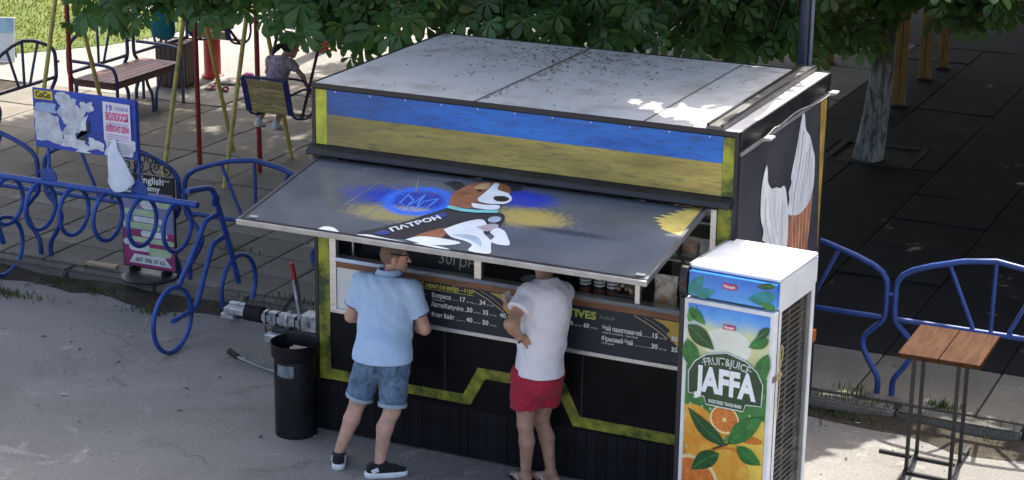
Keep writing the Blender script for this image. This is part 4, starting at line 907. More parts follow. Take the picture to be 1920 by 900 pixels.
# ------------------------------------------------------------------ people: smooth fields turned into one continuous skin
class Field:
    def __init__(s, lo, hi, h):
        s.lo = np.array(lo, float); s.h = h
        s.n = np.ceil((np.array(hi)-s.lo)/h).astype(int)+1
        s.D = np.full(s.n, 0.5, np.float32)
        s.ax = [s.lo[i]+h*np.arange(s.n[i], dtype=np.float32) for i in range(3)]
    def box(s, lo, hi):
        a = np.clip(np.floor((np.array(lo)-s.lo)/s.h).astype(int), 0, s.n-1); b = np.clip(np.ceil((np.array(hi)-s.lo)/s.h).astype(int)+1, 1, s.n)
        sl = tuple(slice(a[i], b[i]) for i in range(3))
        X = s.ax[0][sl[0]][:, None, None]; Y = s.ax[1][sl[1]][None, :, None]; Z = s.ax[2][sl[2]][None, None, :]
        return sl, X, Y, Z
    def merge(s, sl, d, k):
        e = s.D[sl]
        if k > 0:
            hh = np.maximum(k-np.abs(e-d), 0)/k; s.D[sl] = np.minimum(e, d)-hh*hh*k*0.25
        else: s.D[sl] = np.minimum(e, d)
    def cone(s, a, b, ra, rb, k=0.02, flat=None, clips=()):
        a = np.array(a, float); b = np.array(b, float); m = max(ra, rb)*(1 if flat is None else max(1, flat[1]))+k+0.02
        sl, X, Y, Z = s.box(np.minimum(a, b)-m, np.maximum(a, b)+m)
        px, py, pz = X-a[0], Y-a[1], Z-a[2]; ba = b-a
        sc = 1.0
        if flat is not None:                       # squeeze along a horizontal direction
            f = np.array(flat[0], float); f /= np.linalg.norm(f); q = px*f[0]+py*f[1]+pz*f[2]; g = 1/flat[1]-1
            px, py, pz = px+f[0]*q*g, py+f[1]*q*g, pz+f[2]*q*g
            qb = ba@f; ba = ba+f*qb*g; sc = min(1, flat[1])
        bb = max(ba@ba, 1e-9)
        t = np.clip((px*ba[0]+py*ba[1]+pz*ba[2])/bb, 0, 1)
        d = np.sqrt((px-ba[0]*t)**2+(py-ba[1]*t)**2+(pz-ba[2]*t)**2)-(ra+(rb-ra)*t)
        d = d*(sc**0.5)
        for c, n in clips:
            n = np.array(n, float); n /= np.linalg.norm(n); d = np.maximum(d, (X-c[0])*n[0]+(Y-c[1])*n[1]+(Z-c[2])*n[2])
        s.merge(sl, d.astype(np.float32), k); return s
    def ell(s, c, r, M=None, k=0.01):
        c = np.array(c, float); m = max(r)+k+0.02; sl, X, Y, Z = s.box(c-m, c+m)
        px, py, pz = X-c[0], Y-c[1], Z-c[2]
        if M is not None:
            M = np.array(M); px, py, pz = (M[0][0]*px+M[0][1]*py+M[0][2]*pz, M[1][0]*px+M[1][1]*py+M[1][2]*pz, M[2][0]*px+M[2][1]*py+M[2][2]*pz)
        q = np.sqrt((px/r[0])**2+(py/r[1])**2+(pz/r[2])**2)
        d = (q-1)*min(r)
        s.merge(sl, d.astype(np.float32), k); return s
    def cut(s, c, n):
        n = np.array(n, float); n /= np.linalg.norm(n)
        d = (s.ax[0][:, None, None]-c[0])*n[0]+(s.ax[1][None, :, None]-c[1])*n[1]+(s.ax[2][None, None, :]-c[2])*n[2]
        s.D = np.maximum(s.D, d.astype(np.float32)); return s
    def ripple(s, fn):
        s.D = s.D+fn(s.ax[0][:, None, None], s.ax[1][None, :, None], s.ax[2][None, None, :]).astype(np.float32); return s
    def mesh(s, smooth=2):
        D = s.D; nx, ny, nz = D.shape
        ins = D < 0
        c = [ins[i:nx-1+i, j:ny-1+j, k:nz-1+k] for i in (0, 1) for j in (0, 1) for k in (0, 1)]
        cnt = sum(x.astype(np.int8) for x in c); act = (cnt > 0) & (cnt < 8)
        ci = np.argwhere(act); idx = -np.ones(act.shape, np.int64); idx[act] = np.arange(len(ci))
        acc = np.zeros((len(ci), 3)); num = np.zeros(len(ci))
        off = [np.array(o) for o in ((0, 0, 0), (1, 0, 0), (0, 1, 0), (1, 1, 0), (0, 0, 1), (1, 0, 1), (0, 1, 1), (1, 1, 1))]
        for i in range(8):
            for a in (1, 2, 4):
                if i & a: continue
                p = ci+off[i]; q = ci+off[i | a]
                d0 = D[p[:, 0], p[:, 1], p[:, 2]]; d1 = D[q[:, 0], q[:, 1], q[:, 2]]; m = (d0 < 0) != (d1 < 0)
                t = np.where(m, d0/np.where(m, d0-d1, 1), 0)[:, None]
                acc += np.where(m[:, None], off[i]+(off[i | a]-off[i])*t, 0); num += m
        V = s.lo+(ci+acc/np.maximum(num, 1)[:, None])*s.h
        F = []
        for ax in range(3):
            b, g = [k for k in range(3) if k != ax]
            sl0 = [slice(1, -1)]*3; sl0[ax] = slice(0, -1); sl1 = list(sl0); sl1[ax] = slice(1, None)
            i0 = ins[tuple(sl0)]; i1 = ins[tuple(sl1)]
            for flip in (False, True):
                e = np.argwhere((i0 & ~i1) if not flip else (~i0 & i1))
                if not len(e): continue
                e = e+np.array([0 if k == ax else 1 for k in range(3)])
                q = []
                for db, dg in ((0, 0), (1, 0), (1, 1), (0, 1)):
                    w_ = e.copy(); w_[:, b] -= db; w_[:, g] -= dg; q.append(idx[w_[:, 0], w_[:, 1], w_[:, 2]])
                q = np.stack(q, 1)
                if flip != (ax == 1): q = q[:, ::-1]
                F.append(q)
        F = np.concatenate(F); F = F[(F >= 0).all(1)]
        for _ in range(smooth):
            S_ = np.zeros_like(V); N_ = np.zeros(len(V))
            for k in range(4):
                a, b_ = F[:, k], F[:, (k+1) % 4]
                np.add.at(S_, a, V[b_]); np.add.at(N_, a, 1); np.add.at(S_, b_, V[a]); np.add.at(N_, b_, 1)
            V = V*0.5+0.5*S_/np.maximum(N_, 1)[:, None]
        return V, F
    def build(s, name, m, parent, smooth=2):
        V, F = s.mesh(smooth)
        root = parent if parent.parent is None else parent.parent
        V = V-np.array(root.location)
        me = bpy.data.meshes.new(name); me.vertices.add(len(V)); me.vertices.foreach_set("co", V.ravel().astype(np.float32))
        me.loops.add(len(F)*4); me.loops.foreach_set("vertex_index", F.ravel().astype(np.int32))
        me.polygons.add(len(F)); me.polygons.foreach_set("loop_start", np.arange(0, len(F)*4, 4, dtype=np.int32))
        me.update(calc_edges=True); me.validate()
        return link(name, me, m, parent, True)

def skinmat(name, col):
    return mat(name, col, 0.58, var=0.22, vscale=11, bump=0.18, bscale=130, sss=0.06, spec=0.3)
def clothmat(name, col, var=0.12, wr=0.35, wsc=9.0, weave=900, stretch=(1, 1, 0.5), col2=None, rough=0.85, sheen=0.1):
    m = bpy.data.materials.new(name); m.use_nodes = True
    nt = m.node_tree; n = nt.nodes; L = nt.links; b = n["Principled BSDF"]
    tc = n.new("ShaderNodeTexCoord"); mp = n.new("ShaderNodeMapping"); mp.inputs["Scale"].default_value = stretch; L.new(tc.outputs["Object"], mp.inputs[0])
    nz = n.new("ShaderNodeTexNoise"); nz.inputs["Scale"].default_value = wsc; nz.inputs["Detail"].default_value = 4; nz.inputs["Distortion"].default_value = 1.4; L.new(mp.outputs[0], nz.inputs["Vector"])
    r_ = n.new("ShaderNodeValToRGB"); r_.color_ramp.elements[0].position = 0.3; r_.color_ramp.elements[1].position = 0.7
    lo = tuple(c*(1-var) for c in col); hi = col2 or tuple(min(1, c*(1+var)) for c in col)
    r_.color_ramp.elements[0].color = (*lo, 1); r_.color_ramp.elements[1].color = (*hi, 1)
    n3 = n.new("ShaderNodeTexNoise"); n3.inputs["Scale"].default_value = wsc*3; n3.inputs["Detail"].default_value = 6; L.new(tc.outputs["Object"], n3.inputs["Vector"])
    L.new(n3.outputs[0], r_.inputs[0]); L.new(r_.outputs[0], b.inputs["Base Color"]); b.inputs["Roughness"].default_value = rough
    b.inputs["Sheen Weight"].default_value = sheen; b.inputs["Specular IOR Level"].default_value = 0.2
    b1 = n.new("ShaderNodeBump"); b1.inputs["Strength"].default_value = wr; b1.inputs["Distance"].default_value = 0.03; L.new(nz.outputs[0], b1.inputs["Height"])
    n2 = n.new("ShaderNodeTexNoise"); n2.inputs["Scale"].default_value = weave; L.new(tc.outputs["Object"], n2.inputs["Vector"])
    b2 = n.new("ShaderNodeBump"); b2.inputs["Strength"].default_value = 0.15; b2.inputs["Distance"].default_value = 0.003; L.new(n2.outputs[0], b2.inputs["Height"]); L.new(b1.outputs[0], b2.inputs["Normal"])
    L.new(b2.outputs[0], b.inputs["Normal"]); return m
def basis(f, up=(0, 0, 1)):
    """rows: right, forward, up"""
    f = Vector(f).normalized(); up = Vector(up); r_ = f.cross(up).normalized(); u = r_.cross(f).normalized()
    return [list(r_), list(f), list(u)]
def add_head(F, c, face, s=1.0, tilt=0.0):
    f = Vector((face[0], face[1], tilt)).normalized(); M = basis(f); r_, fw, u = [Vector(q) for q in M]; c = Vector(c)
    F.ell(c+u*0.02*s-fw*0.008*s, (0.075*s, 0.095*s, 0.092*s), M, 0.02)          # skull
    F.ell(c-u*0.045*s+fw*0.030*s, (0.058*s, 0.062*s, 0.072*s), M, 0.03)         # face and jaw
    F.ell(c-u*0.098*s+fw*0.062*s, (0.026*s, 0.022*s, 0.02*s), M, 0.03)          # chin
    F.cone(c+u*0.012*s+fw*0.088*s, c-u*0.028*s+fw*0.112*s, 0.008*s, 0.014*s, 0.012)   # nose
    F.ell(c+u*0.022*s+fw*0.083*s, (0.045*s, 0.014*s, 0.01*s), M, 0.02)          # brow
    F.ell(c-u*0.062*s+fw*0.092*s, (0.024*s, 0.009*s, 0.008*s), M, 0.012)        # lips
    for q in (-1, 1):
        F.ell(c+r_*q*0.078*s-u*0.012*s-fw*0.005*s, (0.011*s, 0.021*s, 0.032*s), M, 0.006)   # ears
    return M
def add_hand(F, w, d, palm, s=1.0, curl=0.5, thumb=1):
    """hand from wrist w along d; palm normal; fingers of unequal length bent towards the palm"""
    w = Vector(w); d = Vector(d).normalized(); p = Vector(palm); p = (p-d*p.dot(d)).normalized(); side = d.cross(p)*thumb
    c = w+d*0.048*s
    F.cone(w, c+d*0.03*s, 0.026*s, 0.034*s, 0.012, flat=(p, 0.55))
    for k, (off, ln) in enumerate(((0.030, 0.070), (0.010, 0.080), (-0.010, 0.074), (-0.029, 0.058))):
        a = w+d*0.080*s+side*off*s
        m = a+(d*math.cos(curl*0.9)+p*math.sin(curl*0.9))*ln*0.55*s
        e = m+(d*math.cos(curl*2.0)+p*math.sin(curl*2.0))*ln*0.5*s
        F.cone(a-d*0.02*s, m, 0.0098*s, 0.0090*s, 0.004); F.cone(m, e, 0.0090*s, 0.0075*s, 0.003)
    a = w+d*0.028*s+side*0.026*s; m = a+(d*0.6+side*0.75+p*0.25).normalized()*0.042*s; e = m+(d*0.85+side*0.25+p*0.45).normalized()*0.034*s
    F.cone(a, m, 0.013*s, 0.0105*s, 0.008); F.cone(m, e, 0.0105*s, 0.008*s, 0.004)
def add_leg(F, hip, knee, ank, toe, s=1.0, bare=True):
    hip, knee, ank = Vector(hip), Vector(knee), Vector(ank); t = Vector((toe[0], toe[1], 0)).normalized()
    F.cone(hip, knee, 0.088*s, 0.058*s, 0.03)
    calf = knee.lerp(ank, 0.32)-t*0.022*s
    F.cone(knee, calf, 0.055*s, 0.056*s, 0.02); F.cone(calf, ank, 0.056*s, 0.035*s, 0.02)
    if bare:
        F.ell(knee+t*0.03*s, (0.036*s, 0.036*s, 0.04*s), None, 0.03)
        hl = ank-t*0.045*s; hl.z = max(0.035*s, ank.z-0.06*s) if True else 0
        F.cone(ank, hl, 0.036*s, 0.030*s, 0.02)
        b = ank+t*0.11*s; b.z = ank.z-0.055*s
        F.cone(ank, b, 0.036*s, 0.030*s, 0.025, flat=((0, 0, 1), 0.7)); e = b+t*0.07*s; e.z = b.z-0.006
        F.cone(b, e, 0.034*s, 0.026*s, 0.02, flat=((0, 0, 1), 0.55)); F.cone(hl, b, 0.027*s, 0.030*s, 0.02)
        sd = Vector((-t.y, t.x, 0))
        for k in range(5):
            a = e+sd*(k-2)*0.0135*s-t*abs(k-1.2)*0.006*s; F.cone(a, a+t*0.022*s, 0.010*s, 0.009*s, 0.004)

SKIN1 = skinmat("skin_fair", (0.52, 0.30, 0.22)); SKIN2 = skinmat("skin_tan", (0.42, 0.24, 0.165)); SKIN3 = skinmat("skin_child", (0.45, 0.26, 0.19))
EYE = mat("eye_dark", (0.02, 0.015, 0.012), 0.2)

# ---- man in the pale blue polo shirt
P1 = thing("person", (0.72, -0.52, 0.0), "man in pale blue polo shirt and denim shorts standing at the menu, seen from behind", "person")
fb = Vector((-0.2, 0.98, 0)); rb = Vector((0.98, 0.2, 0))
J = dict(hL=(0.715, -0.42, 0.88), hR=(0.90, -0.405, 0.88), kL=(0.605, -0.44, 0.50), kR=(0.905, -0.47, 0.49), aL=(0.485, -0.53, 0.10), aR=(0.855, -0.58, 0.10),
         sL=(0.575, -0.30, 1.385), sR=(0.955, -0.265, 1.37), eL=(0.475, -0.30, 1.10), eR=(1.045, -0.225, 1.07), wL=(0.66, -0.125, 1.06), wR=(0.87, -0.105, 1.05), nk=(0.768, -0.255, 1.43), hd=(0.788, -0.20, 1.575))
V = {k: Vector(v) for k, v in J.items()}
pel = (V['hL']+V['hR'])/2; wst = pel.lerp((V['sL']+V['sR'])/2, 0.42); chs = pel.lerp((V['sL']+V['sR'])/2, 0.82)
lo, hi = (0.25, -0.85, -0.02), (1.30, 0.05, 1.76)
face = Vector((0.86, 0.50, 0))
F = Field(lo, hi, 0.0075)
F.cone(pel, wst, 0.17, 0.165, 0.04, flat=(fb, 0.62)); F.cone(wst, chs, 0.165, 0.175, 0.04, flat=(fb, 0.62)); F.cone(V['sL'], V['sR'], 0.060, 0.060, 0.05)
F.cone(V['nk']-Vector((0, 0, 0.03)), V['hd']-Vector((0.0, 0, 0.06)), 0.066, 0.060, 0.03)
for s in 'LR':
    F.cone(V['s'+s], V['e'+s], 0.056, 0.047, 0.03); mid = V['e'+s].lerp(V['w'+s], 0.3); F.cone(V['e'+s], mid, 0.046, 0.047, 0.02); F.cone(mid, V['w'+s], 0.047, 0.029, 0.02)
    add_leg(F, V['h'+s], V['k'+s], V['a'+s], (-0.45, 0.9) if s == 'L' else (0.75, 0.5), 1.08, bare=False)
    d = (V['wR']-V['wL']).normalized()*(1 if s == 'L' else -1)
    add_hand(F, V['w'+s], d+Vector((0, 0.25, 0.05)), Vector((0, -1, 0)), 1.0, 0.35, 1 if s == 'L' else -1)
HM1 = add_head(F, V['hd'], face, 1.0, -0.05)
F.build("body", SKIN1, P1)
# hair: close crop
Hr = Field((0.62, -0.38, 1.46), (0.96, 0.0, 1.76), 0.005); hr, hf, hu = [Vector(q) for q in HM1]
Hr.ell(V['hd']+hu*0.022-hf*0.012, (0.078, 0.098, 0.094), HM1, 0.0)
Hr.cut(V['hd']+hf*0.035+hu*0.02, hf*0.75-hu*0.55)
Hr.cut(V['hd']-hu*0.045-hf*0.04, -hu*0.9+hf*0.2)
Hr.build("hair", mat("hair_crop", (0.19, 0.125, 0.085), 0.85, var=0.3, vscale=60, bump=0.5, bscale=500), P1)
for q in (-1, 1):
    MB().ell(V['hd']+hr*q*0.030+hf*0.083+hu*0.004-Vector(P1.location), (0.011, 0.011, 0.007), 8, 6).build("eye", EYE, P1, smooth=True)
# sunglasses pushed back round the head
pts = [V['hd']+hr*math.sin(a)*0.083+hf*(math.cos(a)*0.10-0.005)+hu*(0.045-0.02*math.cos(a)) for a in np.linspace(-1.9, 1.9, 25)]
MB().tube([p-Vector(P1.location) for p in pts], 0.0045, 6).build("glasses_band", RUB, P1, smooth=True)
# polo shirt
POLO = clothmat("polo_blue", (0.42, 0.56, 0.76), 0.05, 0.30, 7.0)
F = Field(lo, hi, 0.0075)
hem = pel+Vector((0, 0, 0.02))
F.cone(hem-Vector((0, 0, 0.08)), wst, 0.208, 0.195, 0.05, flat=(fb, 0.68)); F.cone(wst, chs, 0.195, 0.200, 0.05, flat=(fb, 0.66))
F.cone(V['sL'], V['sR'], 0.072, 0.072, 0.07); F.cone(V['nk']-Vector((0, 0, 0.09)), V['nk']+Vector((0, 0, 0.0)), 0.13, 0.068, 0.05)
for s in 'LR':
    d = (V['e'+s]-V['s'+s]).normalized(); e = V['s'+s]+d*0.20
    F.cone(V['s'+s], V['s'+s]+d*0.24, 0.074, 0.080, 0.045, clips=((e, d),))
F.ripple(lambda x, y, z: 0.0052*np.sin(34*z+9*np.sin(7*x+5*z)+6*y)*np.clip((1.30-z)*3, 0.15, 1)+0.003*np.sin(55*x+24*z+3*np.sin(13*z)))
F.ell(pel-fb*0.05+Vector((0, 0, 0.0)), (0.222, 0.155, 0.24), basis(fb), 0.05)
F.cut((hem.x, hem.y, 0.872), (0, 0, -1)).cut((V['nk'].x, V['nk'].y, V['nk'].z+0.018), (0, 0.25, 1))
sh = F.build("polo_shirt", POLO, P1)
loc1 = Vector(P1.location)
CUFF = clothmat("cuff_navy", (0.06, 0.07, 0.16), 0.1, 0.1)
for s in 'LR':
    d = (V['e'+s]-V['s'+s]).normalized(); e = V['s'+s]+d*0.196; x = d.cross(Vector((0, 1, 0))).normalized(); y = d.cross(x)
    MB().tube([e-loc1+(x*math.cos(a)+y*math.sin(a))*0.0775 for a in np.linspace(0, 2*math.pi, 24, endpoint=False)], 0.005, 6, closed=True).build("sleeve_trim", CUFF, sh, smooth=True)
# collar, standing and folded over, with a dark line
mb = MB(); cv = []; nn = 28
for i in range(nn+1):
    a = math.pi*(0.06+1.88*i/nn); dx = rb*math.sin(a)*0.074-fb*(-math.cos(a))*(-0.072)
    q = V['nk']+rb*(math.sin(a)*0.076)+fb*(math.cos(a)*0.074)
    cv.append([q+Vector((0, 0, 0.060))+(q-V['nk'])*(-0.06), q+Vector((0, 0, 0.072)), q+(q-V['nk'])*0.42+Vector((0, 0, 0.030)), q+(q-V['nk'])*0.38+Vector((0, 0, 0.024))])
vs = [p-loc1 for c in cv for p in c]
mb.add(vs, [(i*4+k, i*4+k+1, (i+1)*4+k+1, (i+1)*4+k) for i in range(nn) for k in range(3)])
mb.build("collar", POLO, sh, smooth=True)
MB().tube([c[2]-loc1+Vector((0, 0, 0.003)) for c in cv], 0.0042, 6).build("collar_trim", CUFF, sh, smooth=True)
# denim shorts with turned-up hems
DENIM = clothmat("denim", (0.075, 0.125, 0.205), 0.25, 0.35, 8.0, 700, col2=(0.16, 0.235, 0.34))
F = Field(lo, hi, 0.0075)
F.cone(pel+Vector((0, 0, 0.08)), pel-Vector((0, 0, 0.02)), 0.175, 0.19, 0.03, flat=(fb, 0.70))
F.ell(pel-fb*0.06+rb*0.075-Vector((0, 0, 0.02)), (0.095, 0.095, 0.11), None, 0.05); F.ell(pel-fb*0.06-rb*0.075-Vector((0, 0, 0.02)), (0.095, 0.095, 0.11), None, 0.05)
for s in 'LR':
    d = (V['k'+s]-V['h'+s]).normalized(); e = V['h'+s]+d*0.350
    F.cone(V['h'+s]-d*0.02, V['h'+s]+d*0.40, 0.115, 0.100, 0.03, clips=((e, d),))
F.ripple(lambda x, y, z: 0.0035*np.sin(60*z+14*x+6*np.sin(9*y+11*z))+0.002*np.sin(80*x+33*z))
F.cut((0, 0, 0.94), (0, 0, 1))
shorts = F.build("denim_shorts", DENIM, P1)
HEM = clothmat("denim_hem", (0.32, 0.38, 0.44), 0.1, 0.2)
for s in 'LR':
    d = (V['k'+s]-V['h'+s]).normalized(); e = V['h'+s]+d*0.333; x = d.cross(Vector((0, 1, 0))).normalized(); y = d.cross(x)
    mb = MB(); n = 24; vs = []
    for t, r_ in ((0, 0.104), (0, 0.1085), (0.028, 0.1075), (0.028, 0.100)):
        vs += [e-loc1+d*t+(x*math.cos(2*math.pi*i/n)+y*math.sin(2*math.pi*i/n))*r_ for i in range(n)]
    mb.add(vs, [(k*n+i, k*n+(i+1) % n, ((k+1) % 4)*n+(i+1) % n, ((k+1) % 4)*n+i) for k in range(4) for i in range(n)])
    mb.build("turn_up", HEM, shorts, smooth=True)
for q in (-1, 1):
    c = pel-fb*0.158+rb*q*0.085-Vector((0, 0, 0.03)); M_ = Matrix(((rb.x, -fb.x, 0), (rb.y, -fb.y, 0), (0, 0, 1)))
    MB().bx(-0.055, 0.055, -0.006, 0.004, -0.065, 0.065, None).build("back_pocket", DENIM, shorts, bevel=0.003)
    o = LAST[0]; o.location = c-loc1; o.rotation_euler = (R(-8), 0, math.atan2(rb.y, rb.x))
def shoe(parent, ank, toe, up_m, sole_m, s=1.0):
    t = Vector((toe[0], toe[1], 0)).normalized(); a = Vector(ank); g = Vector((a.x, a.y, 0))
    F = Field((a.x-0.3, a.y-0.3, -0.01), (a.x+0.3, a.y+0.3, 0.2), 0.006)
    F.cone(g-t*0.05+Vector((0, 0, 0.075)), g+t*0.02+Vector((0, 0, 0.085)), 0.046, 0.048, 0.02); F.cone(g-t*0.055+Vector((0, 0, 0.05)), g+t*0.10+Vector((0, 0, 0.05)), 0.042, 0.042, 0.02)
    F.cone(g+t*0.02+Vector((0, 0, 0.07)), g+t*0.17+Vector((0, 0, 0.046)), 0.042, 0.032, 0.03, flat=((0, 0, 1), 0.8))
    F.cut((0, 0, 0.036), (0, 0, -1)).cut((g.x, g.y, 0.118), (-0.15*t.x, -0.15*t.y, 1))
    so = F.build("shoe", up_m, parent)
    F = Field((a.x-0.3, a.y-0.3, -0.01), (a.x+0.3, a.y+0.3, 0.1), 0.006)
    F.cone(g-t*0.062+Vector((0, 0, 0.025)), g+t*0.10+Vector((0, 0, 0.025)), 0.051, 0.053, 0.01); F.cone(g+t*0.10+Vector((0, 0, 0.02)), g+t*0.175+Vector((0, 0, 0.02)), 0.050, 0.036, 0.01)
    F.cut((0, 0, 0.0), (0, 0, -1)).cut((0, 0, 0.046), (0, 0, 1))
    F.build("sole", sole_m, so)
    sd = Vector((-t.y, t.x, 0)); l0 = Vector(parent.location)
    for q in (-1, 1):
        MB().bx(-0.028, 0.028, -0.004, 0.004, -0.016, 0.016).build("shoe_flash", sole_m, so, bevel=0.003)
        o = LAST[0]; o.location = g-t*0.035+sd*q*0.048+Vector((0, 0, 0.066))-l0; o.rotation_euler = (0, R(-20), math.atan2(t.y, t.x))
SHU = clothmat("trainer_black", (0.016, 0.017, 0.022), 0.3, 0.2); SHS = mat("trainer_sole", (0.74, 0.74, 0.74), 0.55, var=0.08)
shoe(P1, V['aL'], (-0.45, 0.9), SHU, SHS); shoe(P1, V['aR'], (0.75, 0.5), SHU, SHS)

# ---- man in the white T-shirt and red shorts
P2 = thing("person", (1.95, -0.22, 0.0), "man in white T-shirt and red shorts with one hand on his hip", "person")
fb = Vector((-0.75, 0.66, 0)).normalized(); rb = Vector((fb.y, -fb.x, 0))
J = dict(hL=(1.905, -0.325, 0.88), hR=(2.035, -0.19, 0.88), kL=(1.898, -0.30, 0.50), kR=(1.945, -0.125, 0.48), aL=(1.885, -0.25, 0.09), aR=(2.035, -0.135, 0.09),
         sL=(1.955, -0.415, 1.535), sR=(2.115, -0.155, 1.49), eL=(1.925, -0.640, 1.375), eR=(1.95, -0.10, 1.26), wL=(1.925, -0.465, 1.215), wR=(1.775, -0.22, 1.31), nk=(2.02, -0.25, 1.60), hd=(1.935, -0.14, 1.735))
V = {k: Vector(v) for k, v in J.items()}
pel = (V['hL']+V['hR'])/2; sc_ = (V['sL']+V['sR'])/2; wst = pel.lerp(sc_, 0.42)-fb*0.01; chs = pel.lerp(sc_, 0.80)-fb*0.02
lo, hi = (1.55, -0.85, -0.02), (2.42, 0.10, 1.90)
F = Field(lo, hi, 0.0072)
F.cone(pel, wst, 0.15, 0.145, 0.04, flat=(fb, 0.66)); F.cone(wst, chs, 0.145, 0.16, 0.04, flat=(fb, 0.66)); F.cone(V['sL'], V['sR'], 0.052, 0.052, 0.05)
F.cone(V['nk']-Vector((0, 0, 0.03)), V['hd']-Vector((0.0, 0, 0.05)), 0.062, 0.056, 0.03)
for s in 'LR':
    F.cone(V['s'+s], V['e'+s], 0.052, 0.043, 0.03); mid = V['e'+s].lerp(V['w'+s], 0.3); F.cone(V['e'+s], mid, 0.042, 0.043, 0.02); F.cone(mid, V['w'+s], 0.043, 0.027, 0.02)
    add_leg(F, V['h'+s], V['k'+s], V['a'+s], (-0.75, 0.55) if s == 'L' else (-0.95, 0.1), 1.0)
add_hand(F, V['wL'], Vector((0.75, 0.30, -0.10)), Vector((0.1, 0.9, -0.2)), 1.0, 0.25, -1)
add_hand(F, V['wR'], Vector((-0.75, -0.25, 0.55)), Vector((0.4, 0.55, 0.5)), 1.0, 0.75, 1)
HM2 = add_head(F, V['hd'], (-0.62, 0.78), 1.0, -0.35)
F.build("body", SKIN2, P2)
loc2 = Vector(P2.location)
Hr = Field((1.76, -0.32, 1.58), (2.10, 0.05, 1.90), 0.005); hr, hf, hu = [Vector(q) for q in HM2]
Hr.ell(V['hd']+hu*0.024-hf*0.012, (0.082, 0.102, 0.098), HM2, 0.0); Hr.cut(V['hd']+hf*0.04+hu*0.02, hf*0.8-hu*0.45); Hr.cut(V['hd']-hu*0.05-hf*0.04, -hu)
Hr.build("hair", mat("hair_brown", (0.07, 0.045, 0.03), 0.7, var=0.4, vscale=60, bump=0.6, bscale=400), P2)
for q in (-1, 1):
    MB().ell(V['hd']+hr*q*0.030+hf*0.083+hu*0.004-loc2, (0.011, 0.011, 0.007), 8, 6).build("eye", EYE, P2, smooth=True)
TEE = clothmat("tee_white", (0.74, 0.72, 0.76), 0.05, 0.30, 6.0)
F = Field(lo, hi, 0.0072)
F.cone(pel-Vector((0, 0, 0.06)), wst, 0.165, 0.158, 0.05, flat=(fb, 0.82)); F.cone(wst, chs-fb*0.02, 0.158, 0.168, 0.05, flat=(fb, 0.80))
F.cone(V['sL'], V['sR'], 0.066, 0.066, 0.07); F.cone(V['nk']-Vector((0, 0, 0.09)), V['nk'], 0.12, 0.07, 0.05)
F.cone(sc_-fb*0.045+Vector((0, 0, -0.03)), wst-fb*0.04, 0.128, 0.120, 0.10)
for s in 'LR':
    d = (V['e'+s]-V['s'+s]).normalized(); e = V['s'+s]+d*0.155
    F.cone(V['s'+s], V['s'+s]+d*0.20, 0.072 if s == 'L' else 0.060, 0.085 if s == 'L' else 0.065, 0.05, clips=((e, d),))
F.ripple(lambda x, y, z: 0.0055*np.clip((1.36-z)*3, 0.12, 1)*np.sin(26*z+20*(x+y)+7*np.sin(8*y+6*z))+0.003*np.sin(46*(x-y)+18*z+2*np.sin(11*z)))
F.ell(pel-fb*0.05+Vector((0, 0, 0.02)), (0.170, 0.150, 0.22), basis(fb), 0.06)
F.cut((pel.x, pel.y, 0.912), (-0.06, 0, -1)).cut((V['nk'].x, V['nk'].y, V['nk'].z+0.012), (-0.2, 0.2, 1))
tee = F.build("tee_shirt", TEE, P2)
# printed side panel on the shirt front
PRT = clothmat("tee_print", (0.16, 0.18, 0.30), 0.3, 0.2)
F = Field(lo, hi, 0.0072)
F.cone(pel-Vector((0, 0, 0.06)), wst, 0.178, 0.171, 0.05, flat=(fb, 0.84)); F.cone(wst, chs-fb*0.02, 0.171, 0.178, 0.05, flat=(fb, 0.84))
F.cut(pel+fb*0.035, -fb).cut((0, 0, 0.93), (0, 0, -1)).cut((0, 0, 1.34), (0, 0, 1))
F.build("printed_panel", PRT, tee)
REDS = clothmat("shorts_red", (0.36, 0.022, 0.045), 0.15, 0.35, 8.0)
F = Field(lo, hi, 0.0072)
F.cone(pel+Vector((0, 0, 0.06)), pel-Vector((0, 0, 0.03)), 0.150, 0.168, 0.03, flat=(fb, 0.84))
F.ell(pel-fb*0.07-Vector((0, 0, 0.02)), (0.115, 0.115, 0.11), None, 0.05)
for s in 'LR':
    d = (V['k'+s]-V['h'+s]).normalized(); e = V['h'+s]+d*0.235
    F.cone(V['h'+s]-d*0.02, V['h'+s]+d*0.30, 0.108, 0.112, 0.03, clips=((e, d),))
F.ripple(lambda x, y, z: 0.004*np.sin(45*x+40*y+12*np.sin(5*z))*np.clip((0.86-z)*5, 0, 1)+0.003*np.sin(50*z+20*x))
F.cut((0, 0, 0.955), (0, 0, 1))
F.build("red_shorts", REDS, P2)
for s, t in (('L', (-0.75, 0.55)), ('R', (-0.95, 0.1))):
    t = Vector((t[0], t[1], 0)).normalized(); a = V['a'+s]; mb = MB(); sd = Vector((-t.y, t.x, 0))
    outl = [(-0.085, 0.0), (-0.07, 0.034), (0.02, 0.036), (0.11, 0.048), (0.19, 0.040), (0.215, 0.0), (0.19, -0.040), (0.11, -0.046), (0.02, -0.034), (-0.07, -0.034)]
    mb.poly([Vector((a.x, a.y, 0.0))+t*u+sd*v-loc2 for u, v in outl], (0, 0, 0.014))
    fl = mb.build("flip_flop", mat("flipflop_black", (0.02, 0.02, 0.022), 0.6), P2, bevel=0.003)
    tp = Vector((a.x, a.y, 0))+t*0.15-loc2
    for q in (-1, 1): MB().tube(spline([tp+Vector((0, 0, 0.03)), tp-t*0.06+sd*q*0.03+Vector((0, 0, 0.062)), tp-t*0.12+sd*q*0.042+Vector((0, 0, 0.014))]), 0.005, 6).build("strap", mat("flipflop_strap", (0.6, 0.6, 0.6), 0.6), fl, smooth=True)
